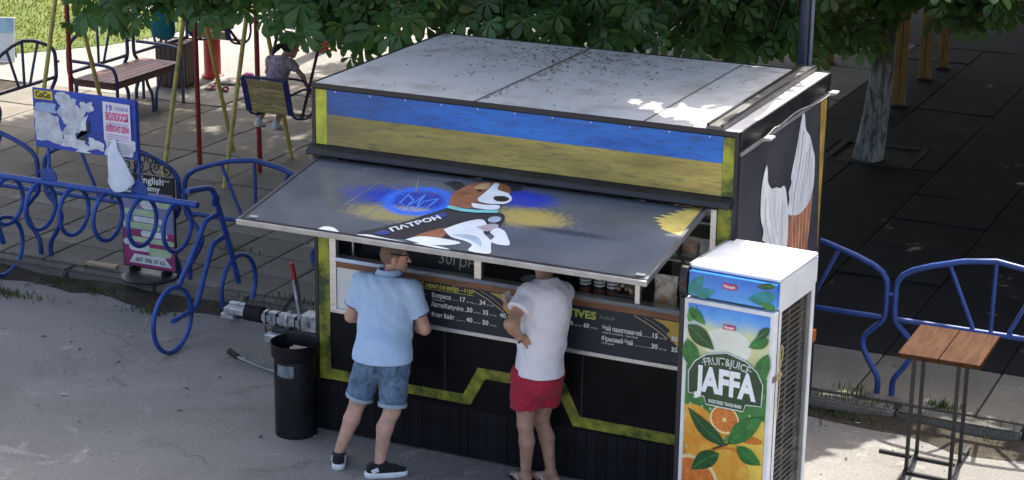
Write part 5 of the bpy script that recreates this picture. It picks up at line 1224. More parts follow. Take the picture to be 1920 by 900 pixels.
c = V['wR']+Vector((-0.75, -0.25, 0.55)).normalized()*0.10+Vector((0.015, 0.02, 0.03))
o = MB().bx(-0.034, 0.034, -0.004, 0.004, -0.07, 0.07).build("mobile_phone", mat("phone_pale", (0.62, 0.60, 0.56), 0.3), bevel=0.003)
o.location = c; o.rotation_euler = (R(12), R(-22), R(60))
tag(o, "pale mobile phone held up by the man in the white T-shirt", "phone")
w = V['wL']; mb = MB()
mb.tube([w+(Vector((0, 0.6, 0.8))*math.cos(a)+Vector((0.5, -0.5, 0.4))*math.sin(a))*0.033-loc2 for a in np.linspace(0, 6.28, 18, endpoint=False)], 0.006, 6, closed=True)
mb.build("bracelet", RUB, P2, smooth=True)
# ------------------------------------------------------------------ barriers
def paint(name, col, chip=(0.10, 0.06, 0.04), rough=0.42):
    return mat(name, col, rough, var=0.28, vscale=9, bump=0.10, bscale=60, chip=chip)
BLUE = paint("barrier_blue", (0.012, 0.046, 0.205))
RACKB = paint("rack_blue", (0.014, 0.058, 0.27))
FARB = paint("glare_blue", (0.05, 0.065, 0.14))  # the barrier blue with sun glare painted into the colour
def barrier_parts(root, m, sx=1.0, sz=1.0, foot=True):
    r = 0.024
    top = [(-0.765, 0.70), (-0.765, 0.90), (-0.755, 0.96), (-0.715, 1.02), (-0.64, 1.07), (-0.50, 1.125), (-0.25, 1.20), (0.0, 1.235), (0.25, 1.20), (0.50, 1.125), (0.64, 1.07), (0.715, 1.02), (0.755, 0.96), (0.765, 0.90), (0.765, 0.70)]
    MB().tube([(x*sx, 0, z*sz) for x, z in top], r, 10).build("arch_rail", m, root, smooth=True)
    for s in (-1, 1):
        lg = spline([(0.765*s*sx, 0, 0.70*sz), (0.745*s*sx, 0, 0.62*sz), (0.66*s*sx, 0, 0.53*sz), (0.60*s*sx, 0, 0.45*sz), (0.605*s*sx, 0, 0.36*sz), (0.67*s*sx, 0, 0.24*sz), (0.735*s*sx, 0, 0.13*sz), (0.74*s*sx, 0, -0.02)], 4)
        MB().tube(lg, r, 10).build("leg", m, root, smooth=True)
    MB().tube([(-0.745*sx, 0, 0.645*sz), (0.745*sx, 0, 0.645*sz)], r*0.95, 10).build("lower_rail", m, root, smooth=True)
    for a, b, zt in ((-0.36, -0.13, 1.165), (0.0, 0.0, 1.23), (0.36, 0.13, 1.165)):
        MB().tube([(a*sx, 0, zt*sz), (b*sx, 0, 0.645*sz)], r*0.72, 8).build("baluster", m, root, smooth=True)
    MB().tube([(0.76*sx, 0, 0.84*sz), (0.84*sx, 0, 0.84*sz)], r*0.7, 8).build("link", m, root, smooth=True)
G1 = "blue barriers along the kerb"
b0 = thing("barrier", (4.64, 2.42, 0.12), "blue arched tubular barrier on the kerb behind the wooden bar table", "barrier", group=G1)
barrier_parts(b0, BLUE)
for x, lab in ((3.04, "blue arched barrier on the kerb, half hidden behind the drinks fridge"), (-2.04, "blue arched barrier on the kerb beside the trailer drawbar, behind the hatch corner"), (-3.64, "blue arched barrier on the kerb behind the poster board and pavement sign"), (-5.24, "blue arched barrier on the kerb behind the bike rack's end furthest from the trailer"), (6.24, "blue arched barrier on the kerb beyond the wooden bar table")):
    c = copy_tree(b0); c.location = (x, 2.42 if x > 0 else 2.40, 0.12); c["label"] = lab
    c.rotation_euler = (random.uniform(-0.015, 0.015), 0, 0)
bf = thing("barrier", (-7.6, 6.15, 0.12), "grey-blue arched barrier standing alone beside the lawn, left of the bench", "barrier", group="grey-blue barriers round the bench")
bf["label"] = "grey-blue arched barrier beside the lawn, next to the bench's open end"
barrier_parts(bf, FARB, 0.80, 0.93); bf.rotation_euler = (0, 0, R(90))
for y, lab in ((7.62, "grey-blue arched barrier standing directly behind the wooden bench seat"), (8.98, "grey-blue arched barrier beside the brown slatted bin behind the bench")):
    c = copy_tree(bf); c.location = (-7.6, y, 0.12); c["label"] = lab

# ------------------------------------------------------------------ bike rack with poster board
Rk = thing("bike_rack", (-1.97, 1.4, 0), "blue tubular bike rack with bicycle shaped end frames and hanging rings", "bike rack")
def rk(pts, r, nm, closed=False, n=10, parent=Rk):
    return MB().tube([Vector(p)-Vector((-1.97, 1.4, 0)) for p in pts], r, n, closed).build(nm, RACKB, parent, smooth=True)
rk([(-4.58, 1.4, 1.195), (-1.99, 1.4, 1.195)], 0.029, "top_rail")
for k in range(7):
    x = -2.21-0.366*k
    rk(arc((x, 1.4, 0.965), 0.213, 0, 360, 32, (0, 1, 0), (0, 0, 1))[:-1], 0.0205, "wheel_ring", True)
def bike(x):
    for cy, nm in ((0.93, 0.30), (1.975, 0.30)):
        rk(arc((x, cy, nm), 0.283, 0, 360, 36, (0, 1, 0), (0, 0, 1))[:-1], 0.0215, "bicycle_wheel", True)
    rk(spline([(x, 1.22, 1.37), (x, 1.50, 1.325), (x, 1.57, 1.305), (x, 1.62, 1.26), (x, 1.66, 1.17), (x, 1.78, 0.88), (x, 1.885, 0.60), (x, 1.975, 0.33)], 5), 0.025, "head_tube")
    rk(spline([(x, 1.71, 1.05), (x, 1.60, 1.045), (x, 1.48, 1.03), (x, 1.42, 0.97), (x, 1.30, 0.83), (x, 1.04, 0.575)], 5), 0.024, "upper_tube")
    rk(spline([(x, 1.80, 0.825), (x, 1.68, 0.81), (x, 1.58, 0.79), (x, 1.53, 0.72), (x, 1.42, 0.53), (x, 1.31, 0.345), (x, 1.25, 0.30), (x, 0.93, 0.285)], 5), 0.024, "lower_tube")
    MB().lathe([(0.0, -0.008), (0.055, -0.008), (0.055, 0.008), (0.0, 0.008)], 18, cap=False).build("end_plate", RACKB, Rk)
    o = LAST[0]; o.location = (x+1.97+0.02, 0.215, 1.19); o.rotation_euler = (0, R(90), 0)
bike(-1.97); bike(-4.60)
for x in (-3.57, -2.60):
    rk([(x, 1.425, 1.19), (x, 1.425, 2.04)], 0.016, "board_post")
    MB().lathe([(0.0, 0), (0.085, 0), (0.085, 0.012), (0.0, 0.012)], 20, cap=False).build("gusset_plate", RACKB, Rk)
    o = LAST[0]; o.location = (x+1.97, 0.015, 1.25); o.rotation_euler = (R(90), 0, 0)
MB().bx(-3.68+1.97, -2.585+1.97, -0.015, 0.005, 1.525, 2.06).build("notice_board", mat("board_blue", (0.015, 0.05, 0.33), 0.5, var=0.3, vscale=5), Rk, bevel=0.003)
bd = LAST[0]
NF = Face((-3.68+1.97, -0.015, 1.525), (1, 0, 0), (0, 0, 1))
TORN = mat("torn_paper", (0.42, 0.44, 0.48), 0.85, col2=(0.68, 0.69, 0.72), vscale=12); TORN2 = mat("torn_grey", (0.36, 0.38, 0.42), 0.85, col2=(0.58, 0.60, 0.64), vscale=14)
def torn(cx, cy, w, h, m, k, seed, jag=0.16):
    """a scrap left of a torn poster: roughly square with a ragged outline"""
    rr = random.Random(seed); pts = []; ph = [rr.uniform(0, 6.28) for _ in range(5)]; n = 64
    for i in range(n):
        a = 2*math.pi*i/n; e = min(1/max(abs(math.cos(a)), abs(math.sin(a))), 1.36)
        q = e*(1-jag*(0.5+0.34*math.sin(2*a+ph[0])+0.26*math.sin(3*a+ph[1])+0.12*math.sin(7*a+ph[2])+0.05*math.sin(16*a+ph[3])+0.10*rr.uniform(-1, 1)))
        pts.append((min(max(cx+w/2*q*math.cos(a), 0.004), 1.09), min(max(cy+h/2*q*math.sin(a), 0.004), 0.53)))
    NF.sheet("torn_paper", pts, 0.001+0.0008*k, m, bd)
torn(0.38, 0.40, 0.32, 0.24, TORN2, 1, 1, 0.45); torn(0.15, 0.19, 0.31, 0.30, TORN2, 2, 2, 0.22); torn(0.43, 0.25, 0.34, 0.26, TORN2, 3, 3, 0.5); torn(0.44, 0.09, 0.36, 0.13, TORN, 4, 4, 0.4)
torn(0.57, 0.41, 0.17, 0.16, TORN, 5, 5, 0.6); torn(0.66, 0.09, 0.18, 0.14, TORN, 6, 6, 0.5); torn(0.14, 0.37, 0.26, 0.09, mat("torn_blueish", (0.30, 0.40, 0.58), 0.8, var=0.2), 7, 7, 0.2); torn(0.52, 0.02, 0.20, 0.05, TORN, 8, 8, 0.5); torn(0.92, 0.09, 0.34, 0.17, TORN, 9, 12, 0.2)
NF.sheet("torn_strip", [(0.50, 0.20), (0.53, 0.30), (0.60, 0.355), (0.57, 0.28), (0.57, 0.21)], 0.010, mat("strip_white", (0.62, 0.64, 0.68), 0.8), bd)
NF.sheet("poster_patch", [(0.45, 0.17), (0.56, 0.20), (0.60, 0.20), (0.61, 0.30), (0.56, 0.27), (0.53, 0.17), (0.60, 0.11), (0.46, 0.12)], 0.009, mat("patch_dark", (0.035, 0.04, 0.06), 0.7), bd)
o = NF.sheet("yellow_sticker", [(0.02, 0.44), (0.22, 0.44), (0.22, 0.52), (0.02, 0.52)], 0.003, mat("sticker_yellow", (0.62, 0.46, 0.03), 0.6), bd)
NF.text("CoCo", 0.035, 0.457, 0.075, 0.005, mat("sticker_ink", (0.06, 0.05, 0.02), 0.6), bd, width=0.165, bold=0.004)
NF.sheet("poster", [(0.76, 0.145), (1.045, 0.12), (1.045, 0.49), (0.76, 0.495)], 0.012, mat("poster_white", (0.66, 0.64, 0.68), 0.75, var=0.06), bd)
VIO = mat("poster_violet", (0.10, 0.07, 0.42), 0.7); PINK = mat("poster_pink", (0.62, 0.05, 0.20), 0.7)
NF.text("19", 0.785, 0.418, 0.075, 0.014, VIO, bd, bold=0.002); NF.text("ЧЕРВНЯ", 0.88, 0.425, 0.045, 0.014, VIO, bd, width=0.14)
NF.text("ВОЛОССЯ", 0.785, 0.335, 0.09, 0.014, PINK, bd, width=0.235, bold=0.004)
NF.text("КИЇВСЬКІ ЦІНИ", 0.785, 0.235, 0.065, 0.014, PINK, bd, width=0.24, bold=0.003)
for k, z in enumerate((0.305, 0.287, 0.205, 0.187, 0.165)): NF.line("poster_line", [(0.79, z), (1.02, z-0.003)], 0.009, 0.014, mat("poster_faint", (0.50, 0.30, 0.50), 0.7), bd)
for k in range(5): NF.line("poster_line", [(0.80, 0.135-k*0.022), (1.03-0.03*(k % 3), 0.133-k*0.022)], 0.006, 0.013, mat("line_grey", (0.36, 0.37, 0.42), 0.7), bd)
# white bag hanging from the board
bg_ = thing("plastic_bag", (-2.80, 1.36, 1.30), "white cone shaped plastic bag hanging from the torn notice board", "plastic bag")
mb = MB(); n = 16; rows = [(0.0, 0.40, 0.012), (-0.02, 0.30, 0.05), (0.0, 0.20, 0.085), (0.02, 0.10, 0.115), (0.03, 0.02, 0.13), (0.05, -0.02, 0.12)]
vs = []
for dx, z, r_ in rows:
    for i in range(n):
        a = 2*math.pi*i/n; q = r_*(1+0.18*math.sin(3*a+z*9)); vs.append((dx+q*math.cos(a), 0.35*q*math.sin(a), z+(0.05*math.sin(a*1+0.5) if z < 0.05 else 0)))
mb.add(vs, [(k*n+i, k*n+(i+1) % n, (k+1)*n+(i+1) % n, (k+1)*n+i) for k in range(5) for i in range(n)]+[tuple(range(n))])
mb.build("bag", mat("bag_white", (0.62, 0.66, 0.74), 0.45, var=0.10, bump=1.0, bscale=14), bg_, smooth=True)
MB().tube([(0.04, 0, 0.0), (0.05, 0.0, -0.07)], 0.010, 8).build("bag_tail", mat("bag_white", (0.62, 0.66, 0.74), 0.45), bg_)

# ------------------------------------------------------------------ pavement sign
Sg = thing("pavement_sign", (-3.17, 2.33, 0.12), "upright poster sign in black frame with curled iron top, standing behind the bike rack rings", "pavement sign")
Sg["label"] = "upright poster sign in black frame with curled iron top, behind the rack rings"
SB = mat("sign_black", (0.015, 0.015, 0.018), 0.5)
MB().bx(-0.30, 0.30, -0.012, 0.012, 0.06, 0.98).build("frame", SB, Sg, bevel=0.004)
SFc = Face((-0.285, -0.012, 0.075), (1, 0, 0), (0, 0, 1))
SFc.sheet("poster", [(0, 0), (0.57, 0), (0.57, 0.74), (0, 0.74)], 0.002, mat("sign_purple", (0.20, 0.19, 0.33), 0.5), Sg)
SFc.sheet("poster_foot", [(0, 0), (0.57, 0), (0.57, 0.36), (0, 0.36)], 0.003, mat("sign_magenta", (0.28, 0.03, 0.13), 0.5), Sg)
LG = mat("sign_green", (0.40, 0.52, 0.32), 0.5); LW = mat("sign_pale", (0.60, 0.63, 0.62), 0.5)
def pill(x0, x1, y0, y1, m, k=4):
    r_ = (y1-y0)/2; pts = [(x0+r_+r_*math.cos(R(a)), y0+r_+r_*math.sin(R(a))) for a in range(90, 271, 30)]+[(x1-r_+r_*math.cos(R(a)), y0+r_+r_*math.sin(R(a))) for a in range(-90, 91, 30)]
    SFc.sheet("poster_bubble", pts, 0.001*k, m, Sg)
for x0, x1, y0, y1, m, k in ((0.0, 0.28, 0.66, 0.73, LG, 4), (0.20, 0.42, 0.57, 0.70, LW, 5), (0.02, 0.40, 0.50, 0.56, LG, 4), (0.30, 0.57, 0.60, 0.66, LG, 4), (0.12, 0.45, 0.44, 0.49, LW, 4), (0.0, 0.42, 0.37, 0.43, LG, 4), (0.20, 0.50, 0.30, 0.36, LW, 5), (0.08, 0.57, 0.24, 0.29, LG, 4), (0.06, 0.30, 0.15, 0.22, LW, 5), (0.28, 0.54, 0.12, 0.20, LG, 6), (0.0, 0.08, 0.20, 0.26, LW, 5)):
    pill(x0, x1, y0, y1, m, k)
SFc.sheet("poster_bubble", [(0.06, 0.03), (0.54, 0.03), (0.46, 0.12), (0.12, 0.12)], 0.007, LW, Sg)
SFc.text("067 396 37 62", 0.13, 0.05, 0.055, 0.009, SB, Sg, width=0.33, bold=0.001)
SFc.text("English", 0.20, 0.825, 0.095, 0.004, WHITEINK, Sg, width=0.27, bold=0.002)
SFc.text("Academy", 0.10, 0.755, 0.075, 0.004, WHITEINK, Sg, width=0.34, bold=0.002)
SFc.text("school", 0.44, 0.86, 0.035, 0.004, WHITEINK, Sg, width=0.10)
def curl(cx, cz, r_, a0, turns, sg): return [(cx+sg*r_*(1-0.72*t)*math.cos(R(a0)+turns*2*math.pi*t), -0.0, cz+r_*(1-0.72*t)*math.sin(R(a0)+turns*2*math.pi*t)) for t in np.linspace(0, 1, 22)]
mb = MB()
for sg in (-1, 1):
    mb.tube(curl(sg*0.22, 1.045, 0.055, -90, 1.2, sg), 0.008, 6); mb.tube(curl(sg*0.10, 1.06, 0.07, -90, 1.1, -sg), 0.008, 6); mb.tube(curl(sg*0.05, 1.12, 0.06, -60, 1.2, sg), 0.007, 6)
mb.build("iron_scroll", SB, Sg, smooth=True)
rb_ = MB().lathe([(0.0, 0), (0.26, 0), (0.265, 0.012), (0.24, 0.022), (0.0, 0.024)], 28, cap=False).build("round_base", SB, Sg); rb_.location = (0.02, -0.05, 0.002)
for s in (-1, 1): MB().bx(s*0.18-0.012, s*0.18+0.012, -0.08, 0.08, 0.022, 0.075).build("support_bar", SB, Sg)

# ------------------------------------------------------------------ litter bin by the trailer
Bn = thing("litter_bin", (-0.125, -0.12, 0), "black metal litter bin with flared rim and side slots beside the trailer drawbar", "litter bin")
BINM = mat("bin_black", (0.007, 0.008, 0.010), 0.45, var=0.6, vscale=6, bump=0.12, bscale=25, spec=0.3, chip=(0.03, 0.03, 0.03))
r0 = 0.163
# drum with two slots cut under the rim
n = 40; mb = MB(); zs = [0.0, 0.02, 0.50, 0.60, 0.625]
vs = []
for z in zs:
    for i in range(n): a = 2*math.pi*i/n; vs.append((r0*math.cos(a), r0*math.sin(a), z))
fs = []
for k in range(4):
    for i in range(n):
        deg = (i+0.5)*360/n
        if k == 2 and (235 < deg < 300 or 55 < deg < 120): continue
        fs.append((k*n+i, k*n+(i+1) % n, (k+1)*n+(i+1) % n, (k+1)*n+i))
fs.append(tuple(range(n-1, -1, -1)))
mb.add(vs, fs); dr = mb.build("drum", BINM, Bn, smooth=True)
MB().lathe([(r0-0.012, 0.62), (r0+0.004, 0.626), (r0+0.020, 0.65), (r0+0.022, 0.735), (r0+0.027, 0.75), (r0+0.020, 0.752), (r0+0.012, 0.73), (r0+0.006, 0.65)], 40, cap=False).build("rim", BINM, Bn, smooth=True)
MB().lathe([(r0-0.012, 0.03), (r0-0.012, 0.60), (r0-0.03, 0.63), (r0-0.02, 0.60)], 30, cap=False).build("bin_liner", mat("liner", (0.16, 0.20, 0.23), 0.3, col2=(0.05, 0.06, 0.07), vscale=18, bump=0.8, bscale=30), Bn, smooth=True)
MB().lathe([(0.0, 0.60), (r0-0.02, 0.60)], 30, cap=False).build("rubbish_bed", RUB, Bn)
mb = MB(); mb.bx(-0.09, 0.07, -0.05, 0.06, 0.0, 0.05); o = mb.build("crumpled_paper", mat("cardboard", (0.42, 0.36, 0.28), 0.85, var=0.25, bump=0.6, bscale=30), None, bevel=0.02, seg=2)
o.location = (-0.085, -0.10, 0.60); o.rotation_euler = (0.25, 0.2, 0.5)
o.location.z = 0.64; tag(o, "crumpled beige cardboard lying in the top of the black bin", "cardboard")

# ------------------------------------------------------------------ swings
YEL = paint("swing_yellow", (0.50, 0.40, 0.10)); RED = paint("swing_red", (0.26, 0.018, 0.018)); SWB = paint("swing_blue", (0.018, 0.022, 0.12))
WOODY = mat("slat_yellow", (0.37, 0.285, 0.12), 0.6, var=0.3, vscale=5, stretch=(1, 9, 9), objrand=0.15)
def swing_set(x0, x1, label):
    t = thing("swing_set", ((x0+x1)/2, 5.95, 0.12), label, "swing set", group="swing frames on the slabs")
    for x in (x0, x1):
        dx = x-(x0+x1)/2
        for yf in (-0.72, 0.72): MB().tube([(dx, yf, -0.02), (dx, yf*0.03, 2.30)], 0.026, 10).build("slanted_leg", YEL, t, smooth=True)
        MB().tube([(dx+0.0, 0.02, -0.02), (dx, 0.02, 2.28)], 0.029, 10).build("upright_post", RED, t, smooth=True)
    MB().tube([(x0-(x0+x1)/2-0.1, 0.0, 2.33), (x1-(x0+x1)/2+0.1, 0.0, 2.33)], 0.034, 10).build("top_beam", YEL, t, smooth=True)
    return t
swing_set(-4.23, -2.55, "red and yellow swing frame carrying the child, its other end behind the trailer")
swing_set(-6.78, -5.03, "red and yellow swing frame behind the notice board, next to the wooden bench")
def swing_seat(loc, label, ang, piv):
    """hanging seat: wooden back and seat slats in a blue metal frame, rigid hangers up to the beam"""
    t = thing("hanging_swing", loc, label, "swing", group="hanging swing seats")
    w = 0.25; by = Vector((0, 0.11, -0.37)); tl = Vector((0, -0.14, 0.30))      # back leans over
    for k in range(4):
        a = tl+by*(k+0.05)/4; b = tl+by*(k+0.93)/4
        MB().bar(Vector((-w, 0, 0))+(a+b)/2, Vector((w, 0, 0))+(a+b)/2, 0.016, (b-a).length, up=(by.normalized())).build("back_slat", WOODY, t, bevel=0.003)
    for k in range(4):
        y = 0.02+0.085*k; z = -0.075-0.02*k
        MB().bx(-w, w, y, y+0.075, z-0.018, z).build("seat_slat", WOODY, t, bevel=0.003)
    for s in (-1, 1):
        x = s*(w+0.018)
        fp = spline([(x, -0.14, 0.32), (x, -0.10, 0.20), (x, -0.03, -0.05), (x, 0.05, -0.12), (x, 0.25, -0.16), (x, 0.38, -0.12), (x, 0.42, 0.0), (x, 0.36, 0.12), (x, 0.2, 0.16), (x, -0.05, 0.15)], 4)
        MB().tube(fp, 0.014, 8).build("side_frame", SWB, t, smooth=True)
        MB().bar((x-s*0.012, -0.142, 0.30), (x-s*0.012, -0.042, -0.07), 0.065, 0.016, up=(0, 1, 0)).build("side_plate", SWB, t)
        MB().tube([(x, 0.16, -0.14), (x, (piv[0]-loc[1]), piv[1]-loc[2])], 0.017, 8).build("hanger", mat("hanger_maroon", (0.10, 0.012, 0.018), 0.45), t, smooth=True)
    MB().tube([(-w-0.018, -0.14, 0.32), (w+0.018, -0.14, 0.32)], 0.016, 8).build("back_rail", SWB, t, smooth=True)
    MB().tube(spline([(-w-0.018, 0.36, 0.12), (-w*0.6, 0.40, 0.20), (w*0.6, 0.40, 0.20), (w+0.018, 0.36, 0.12)]), 0.013, 8).build("front_bar", SWB, t, smooth=True)
    return t
swing_seat((-3.50, 5.08, 1.15), "wooden slatted swing seat with dark blue frame, swung back under the child", 0, (6.0, 2.43))
swing_seat((-5.52, 7.05, 1.42), "dark blue framed swing seat hanging half hidden behind chestnut leaves near the bench", 0, (6.0, 2.43))

# ---- child kneeling forward on the swing
P3 = thing("person", (-3.50, 5.25, 1.05), "small child in lilac top with dark ponytail sitting on the swing", "person")
J = dict(hL=(-3.58, 5.26, 1.16), hR=(-3.44, 5.26, 1.16), kL=(-3.63, 5.50, 1.08), kR=(-3.43, 5.50, 1.08), aL=(-3.67, 5.42, 0.87), aR=(-3.46, 5.43, 0.86),
         sL=(-3.64, 5.42, 1.47), sR=(-3.40, 5.44, 1.46), eL=(-3.74, 5.52, 1.31), eR=(-3.29, 5.50, 1.31), wL=(-3.76, 5.62, 1.20), wR=(-3.235, 5.53, 1.16), nk=(-3.51, 5.47, 1.51), hd=(-3.46, 5.54, 1.605))
J = {k: (v[0]-(0.18 if k[0] in 'ka' else 0.08), v[1]-(0.06 if k[0] == 'a' else 0), v[2]+(0.0 if k[0] in 'ka' else 0.09)) for k, v in J.items()}
V = {k: Vector(v) for k, v in J.items()}
pel = (V['hL']+V['hR'])/2; chs = (V['sL']+V['sR'])/2-Vector((0, 0, 0.05)); fb = Vector((0, 1, 0))
lo, hi = (-4.08, 5.00, 0.72), (-3.08, 5.85, 1.92)
F = Field(lo, hi, 0.007)
F.cone(pel, chs, 0.085, 0.092, 0.03, flat=(fb, 0.75)); F.cone(V['sL'], V['sR'], 0.036, 0.036, 0.03); F.cone(V['nk']-Vector((0, 0, 0.02)), V['hd'], 0.036, 0.036, 0.02)
for s in 'LR':
    F.cone(V['s'+s], V['e'+s], 0.032, 0.027, 0.015); F.cone(V['e'+s], V['w'+s], 0.027, 0.019, 0.015)
    F.cone(V['h'+s], V['k'+s], 0.060, 0.044, 0.02); F.cone(V['k'+s], V['a'+s], 0.042, 0.028, 0.02); F.cone(V['a'+s], V['a'+s]+Vector((0, 0.09, -0.03)), 0.027, 0.022, 0.015)
    add_hand(F, V['w'+s], Vector((0.1 if s == 'R' else -0.1, 0.5, -0.6)), Vector((-1 if s == 'R' else 1, 0, 0)), 0.68, 0.8, 1)
HM3 = add_head(F, V['hd'], (0.55, 0.8), 0.94, -0.25)
F.build("body", SKIN3, P3); hr, hf, hu = [Vector(q) for q in HM3]; l3 = Vector(P3.location)
F = Field(lo, hi, 0.006)
F.ell(V['hd']+hu*0.022-hf*0.012, (0.078, 0.100, 0.094), HM3, 0.0); F.cut(V['hd']+hf*0.035+hu*0.015, hf*0.8-hu*0.5); F.cut(V['hd']-hu*0.055-hf*0.03, -hu)
F.cone(V['hd']-hf*0.085+hu*0.02, V['hd']-hf*0.15-hu*0.03, 0.022, 0.034, 0.015); F.cone(V['hd']-hf*0.15-hu*0.03, V['hd']-hf*0.18-hu*0.10, 0.034, 0.014, 0.01)
F.build("hair", mat("hair_dark", (0.02, 0.013, 0.012), 0.6, var=0.4, bump=0.5, bscale=300), P3)
for q in (-1, 1): MB().ell(V['hd']+hr*q*0.026+hf*0.071+hu*0.003-l3, (0.010, 0.010, 0.007), 8, 6).build("eye", EYE, P3, smooth=True)
F = Field(lo, hi, 0.007)
F.cone(pel-Vector((0, 0, 0.01)), chs, 0.125, 0.120, 0.03, flat=(fb, 0.80)); F.cone(V['sL'], V['sR'], 0.045, 0.045, 0.04)
for s in 'LR':
    d = (V['e'+s]-V['s'+s]).normalized(); F.cone(V['s'+s], V['s'+s]+d*0.14, 0.044, 0.046, 0.03, clips=((V['s'+s]+d*0.10, d),))
F.ripple(lambda x, y, z: 0.003*np.sin(60*z+20*x)); F.cut((0, 0, 1.61), (0, 0, 1)); F.cut((0, 0, 1.19), (0, 0, -1))
F.build("lilac_top", clothmat("lilac_print", (0.34, 0.22, 0.30), 0.3, 0.3, 10, col2=(0.60, 0.48, 0.56)), P3)
F = Field(lo, hi, 0.007)
F.cone(pel+Vector((0, 0, 0.02)), pel, 0.09, 0.095, 0.02, flat=(fb, 0.85))
for s in 'LR':
    d = (V['k'+s]-V['h'+s]).normalized(); F.cone(V['h'+s], V['h'+s]+d*0.18, 0.068, 0.058, 0.02, clips=((V['h'+s]+d*0.15, d),))
F.build("shorts", clothmat("child_shorts", (0.05, 0.05, 0.12), 0.2, 0.3), P3)
for s in 'LR':
    F = Field(V[f'a{s}']-Vector((0.12, 0.12, 0.12)), V[f'a{s}']+Vector((0.12, 0.2, 0.12)), 0.006); a = V['a'+s]
    F.cone(a+Vector((0, -0.015, -0.01)), a+Vector((0, 0.10, -0.045)), 0.038, 0.034, 0.02); F.cone(a+Vector((0, 0, 0.035)), a, 0.032, 0.036, 0.01)
    sh_ = F.build("shoe", clothmat("child_shoe", (0.66, 0.66, 0.68), 0.1, 0.2), P3)
    F = Field(a-Vector((0.12, 0.12, 0.12)), a+Vector((0.12, 0.2, 0.12)), 0.006)
    F.cone(a+Vector((0, -0.015, -0.028)), a+Vector((0, 0.10, -0.062)), 0.036, 0.033, 0.02, flat=((0, 0.3, 0.95), 0.5)); F.build("sole", mat("child_sole", (0.25, 0.25, 0.27), 0.7), sh_)

# ------------------------------------------------------------------ things round the swings
Bc = thing("park_bench", (-7.25, 7.75, 0.12), "bench with dark red plank seat and blue tubular arms beyond the swings", "bench")
PLK = mat("plank_red", (0.13, 0.045, 0.04), 0.55, var=0.35, vscale=4, stretch=(9, 1, 9), objrand=0.2)
for k in range(6):
    MB().bx(-0.30+k*0.10+0.004, -0.30+(k+1)*0.10-0.004, -0.72, 0.72, 0.50, 0.53).build("seat_plank", PLK, Bc, bevel=0.004)
MB().bx(-0.30, 0.302, -0.715, -0.675, 0.44, 0.498).build("seat_apron", PLK, Bc)
MB().bx(0.275, 0.300, -0.674, 0.72, 0.44, 0.498).build("seat_apron", PLK, Bc)
for y in (-0.70, 0.70):
    MB().tube(spline([(0.33, y, 0.0), (0.33, y, 0.50), (0.31, y, 0.64), (0.22, y, 0.72), (-0.2, y, 0.74), (-0.36, y, 0.74)], 4), 0.022, 8).build("arm_rail", FARB if y > 0 else SWB, Bc, smooth=True)
    for q in (-0.28,): MB().tube([(q, y, 0.0), (q, y, 0.5)], 0.02, 8).build("leg", FARB, Bc, smooth=True)
for s, y in ((-1, 0.12), (1, 0.22)):
    MB().tube(spline([(0.26, y+s*0.10, 0.5), (0.26, y+s*0.09, 0.38), (0.26, y+s*0.0, 0.22), (0.26, y-s*0.02+s*0.0, 0.0)], 4), 0.02, 8).build("curved_leg", FARB, Bc, smooth=True)
Sb = thing("slatted_bin", (-7.62, 9.35, 0.115), "square brown wooden slatted bin behind the bench", "litter bin")
SLT = mat("bin_slat", (0.085, 0.05, 0.04), 0.7, var=0.3, vscale=5, stretch=(8, 8, 1), objrand=0.2)
for side in range(4):
    for k in range(6):
        o = MB().bx(-0.2+k*0.068+0.003, -0.2+(k+1)*0.068-0.003, -0.212, -0.195, 0.02, 0.60).build("slat", SLT, Sb); o.rotation_euler = (0, 0, R(90*side+12))
MB().bx(-0.19, 0.19, -0.19, 0.19, 0.03, 0.585).build("inner_bin", SLT, Sb); LAST[0].rotation_euler = (0, 0, R(12))
REDC = mat("column_red", (0.42, 0.045, 0.035), 0.5, var=0.15, vscale=3)
for x, y, h, lab in ((-7.45, 9.95, 2.6, "thick red round column beside the slatted bin"), (-7.05, 12.25, 2.6, "thick red round column far behind the child on the swing")):
    t = thing("column", (x, y, 0.115), lab, "column", group="red round columns")
    MB().lathe([(0.115, 0.0), (0.115, h)], 24).build("shaft", REDC, t, smooth=True)
    MB().lathe([(0.15, 0.0), (0.15, 0.04), (0.117, 0.05)], 24).build("base_ring", REDC, t, smooth=True)
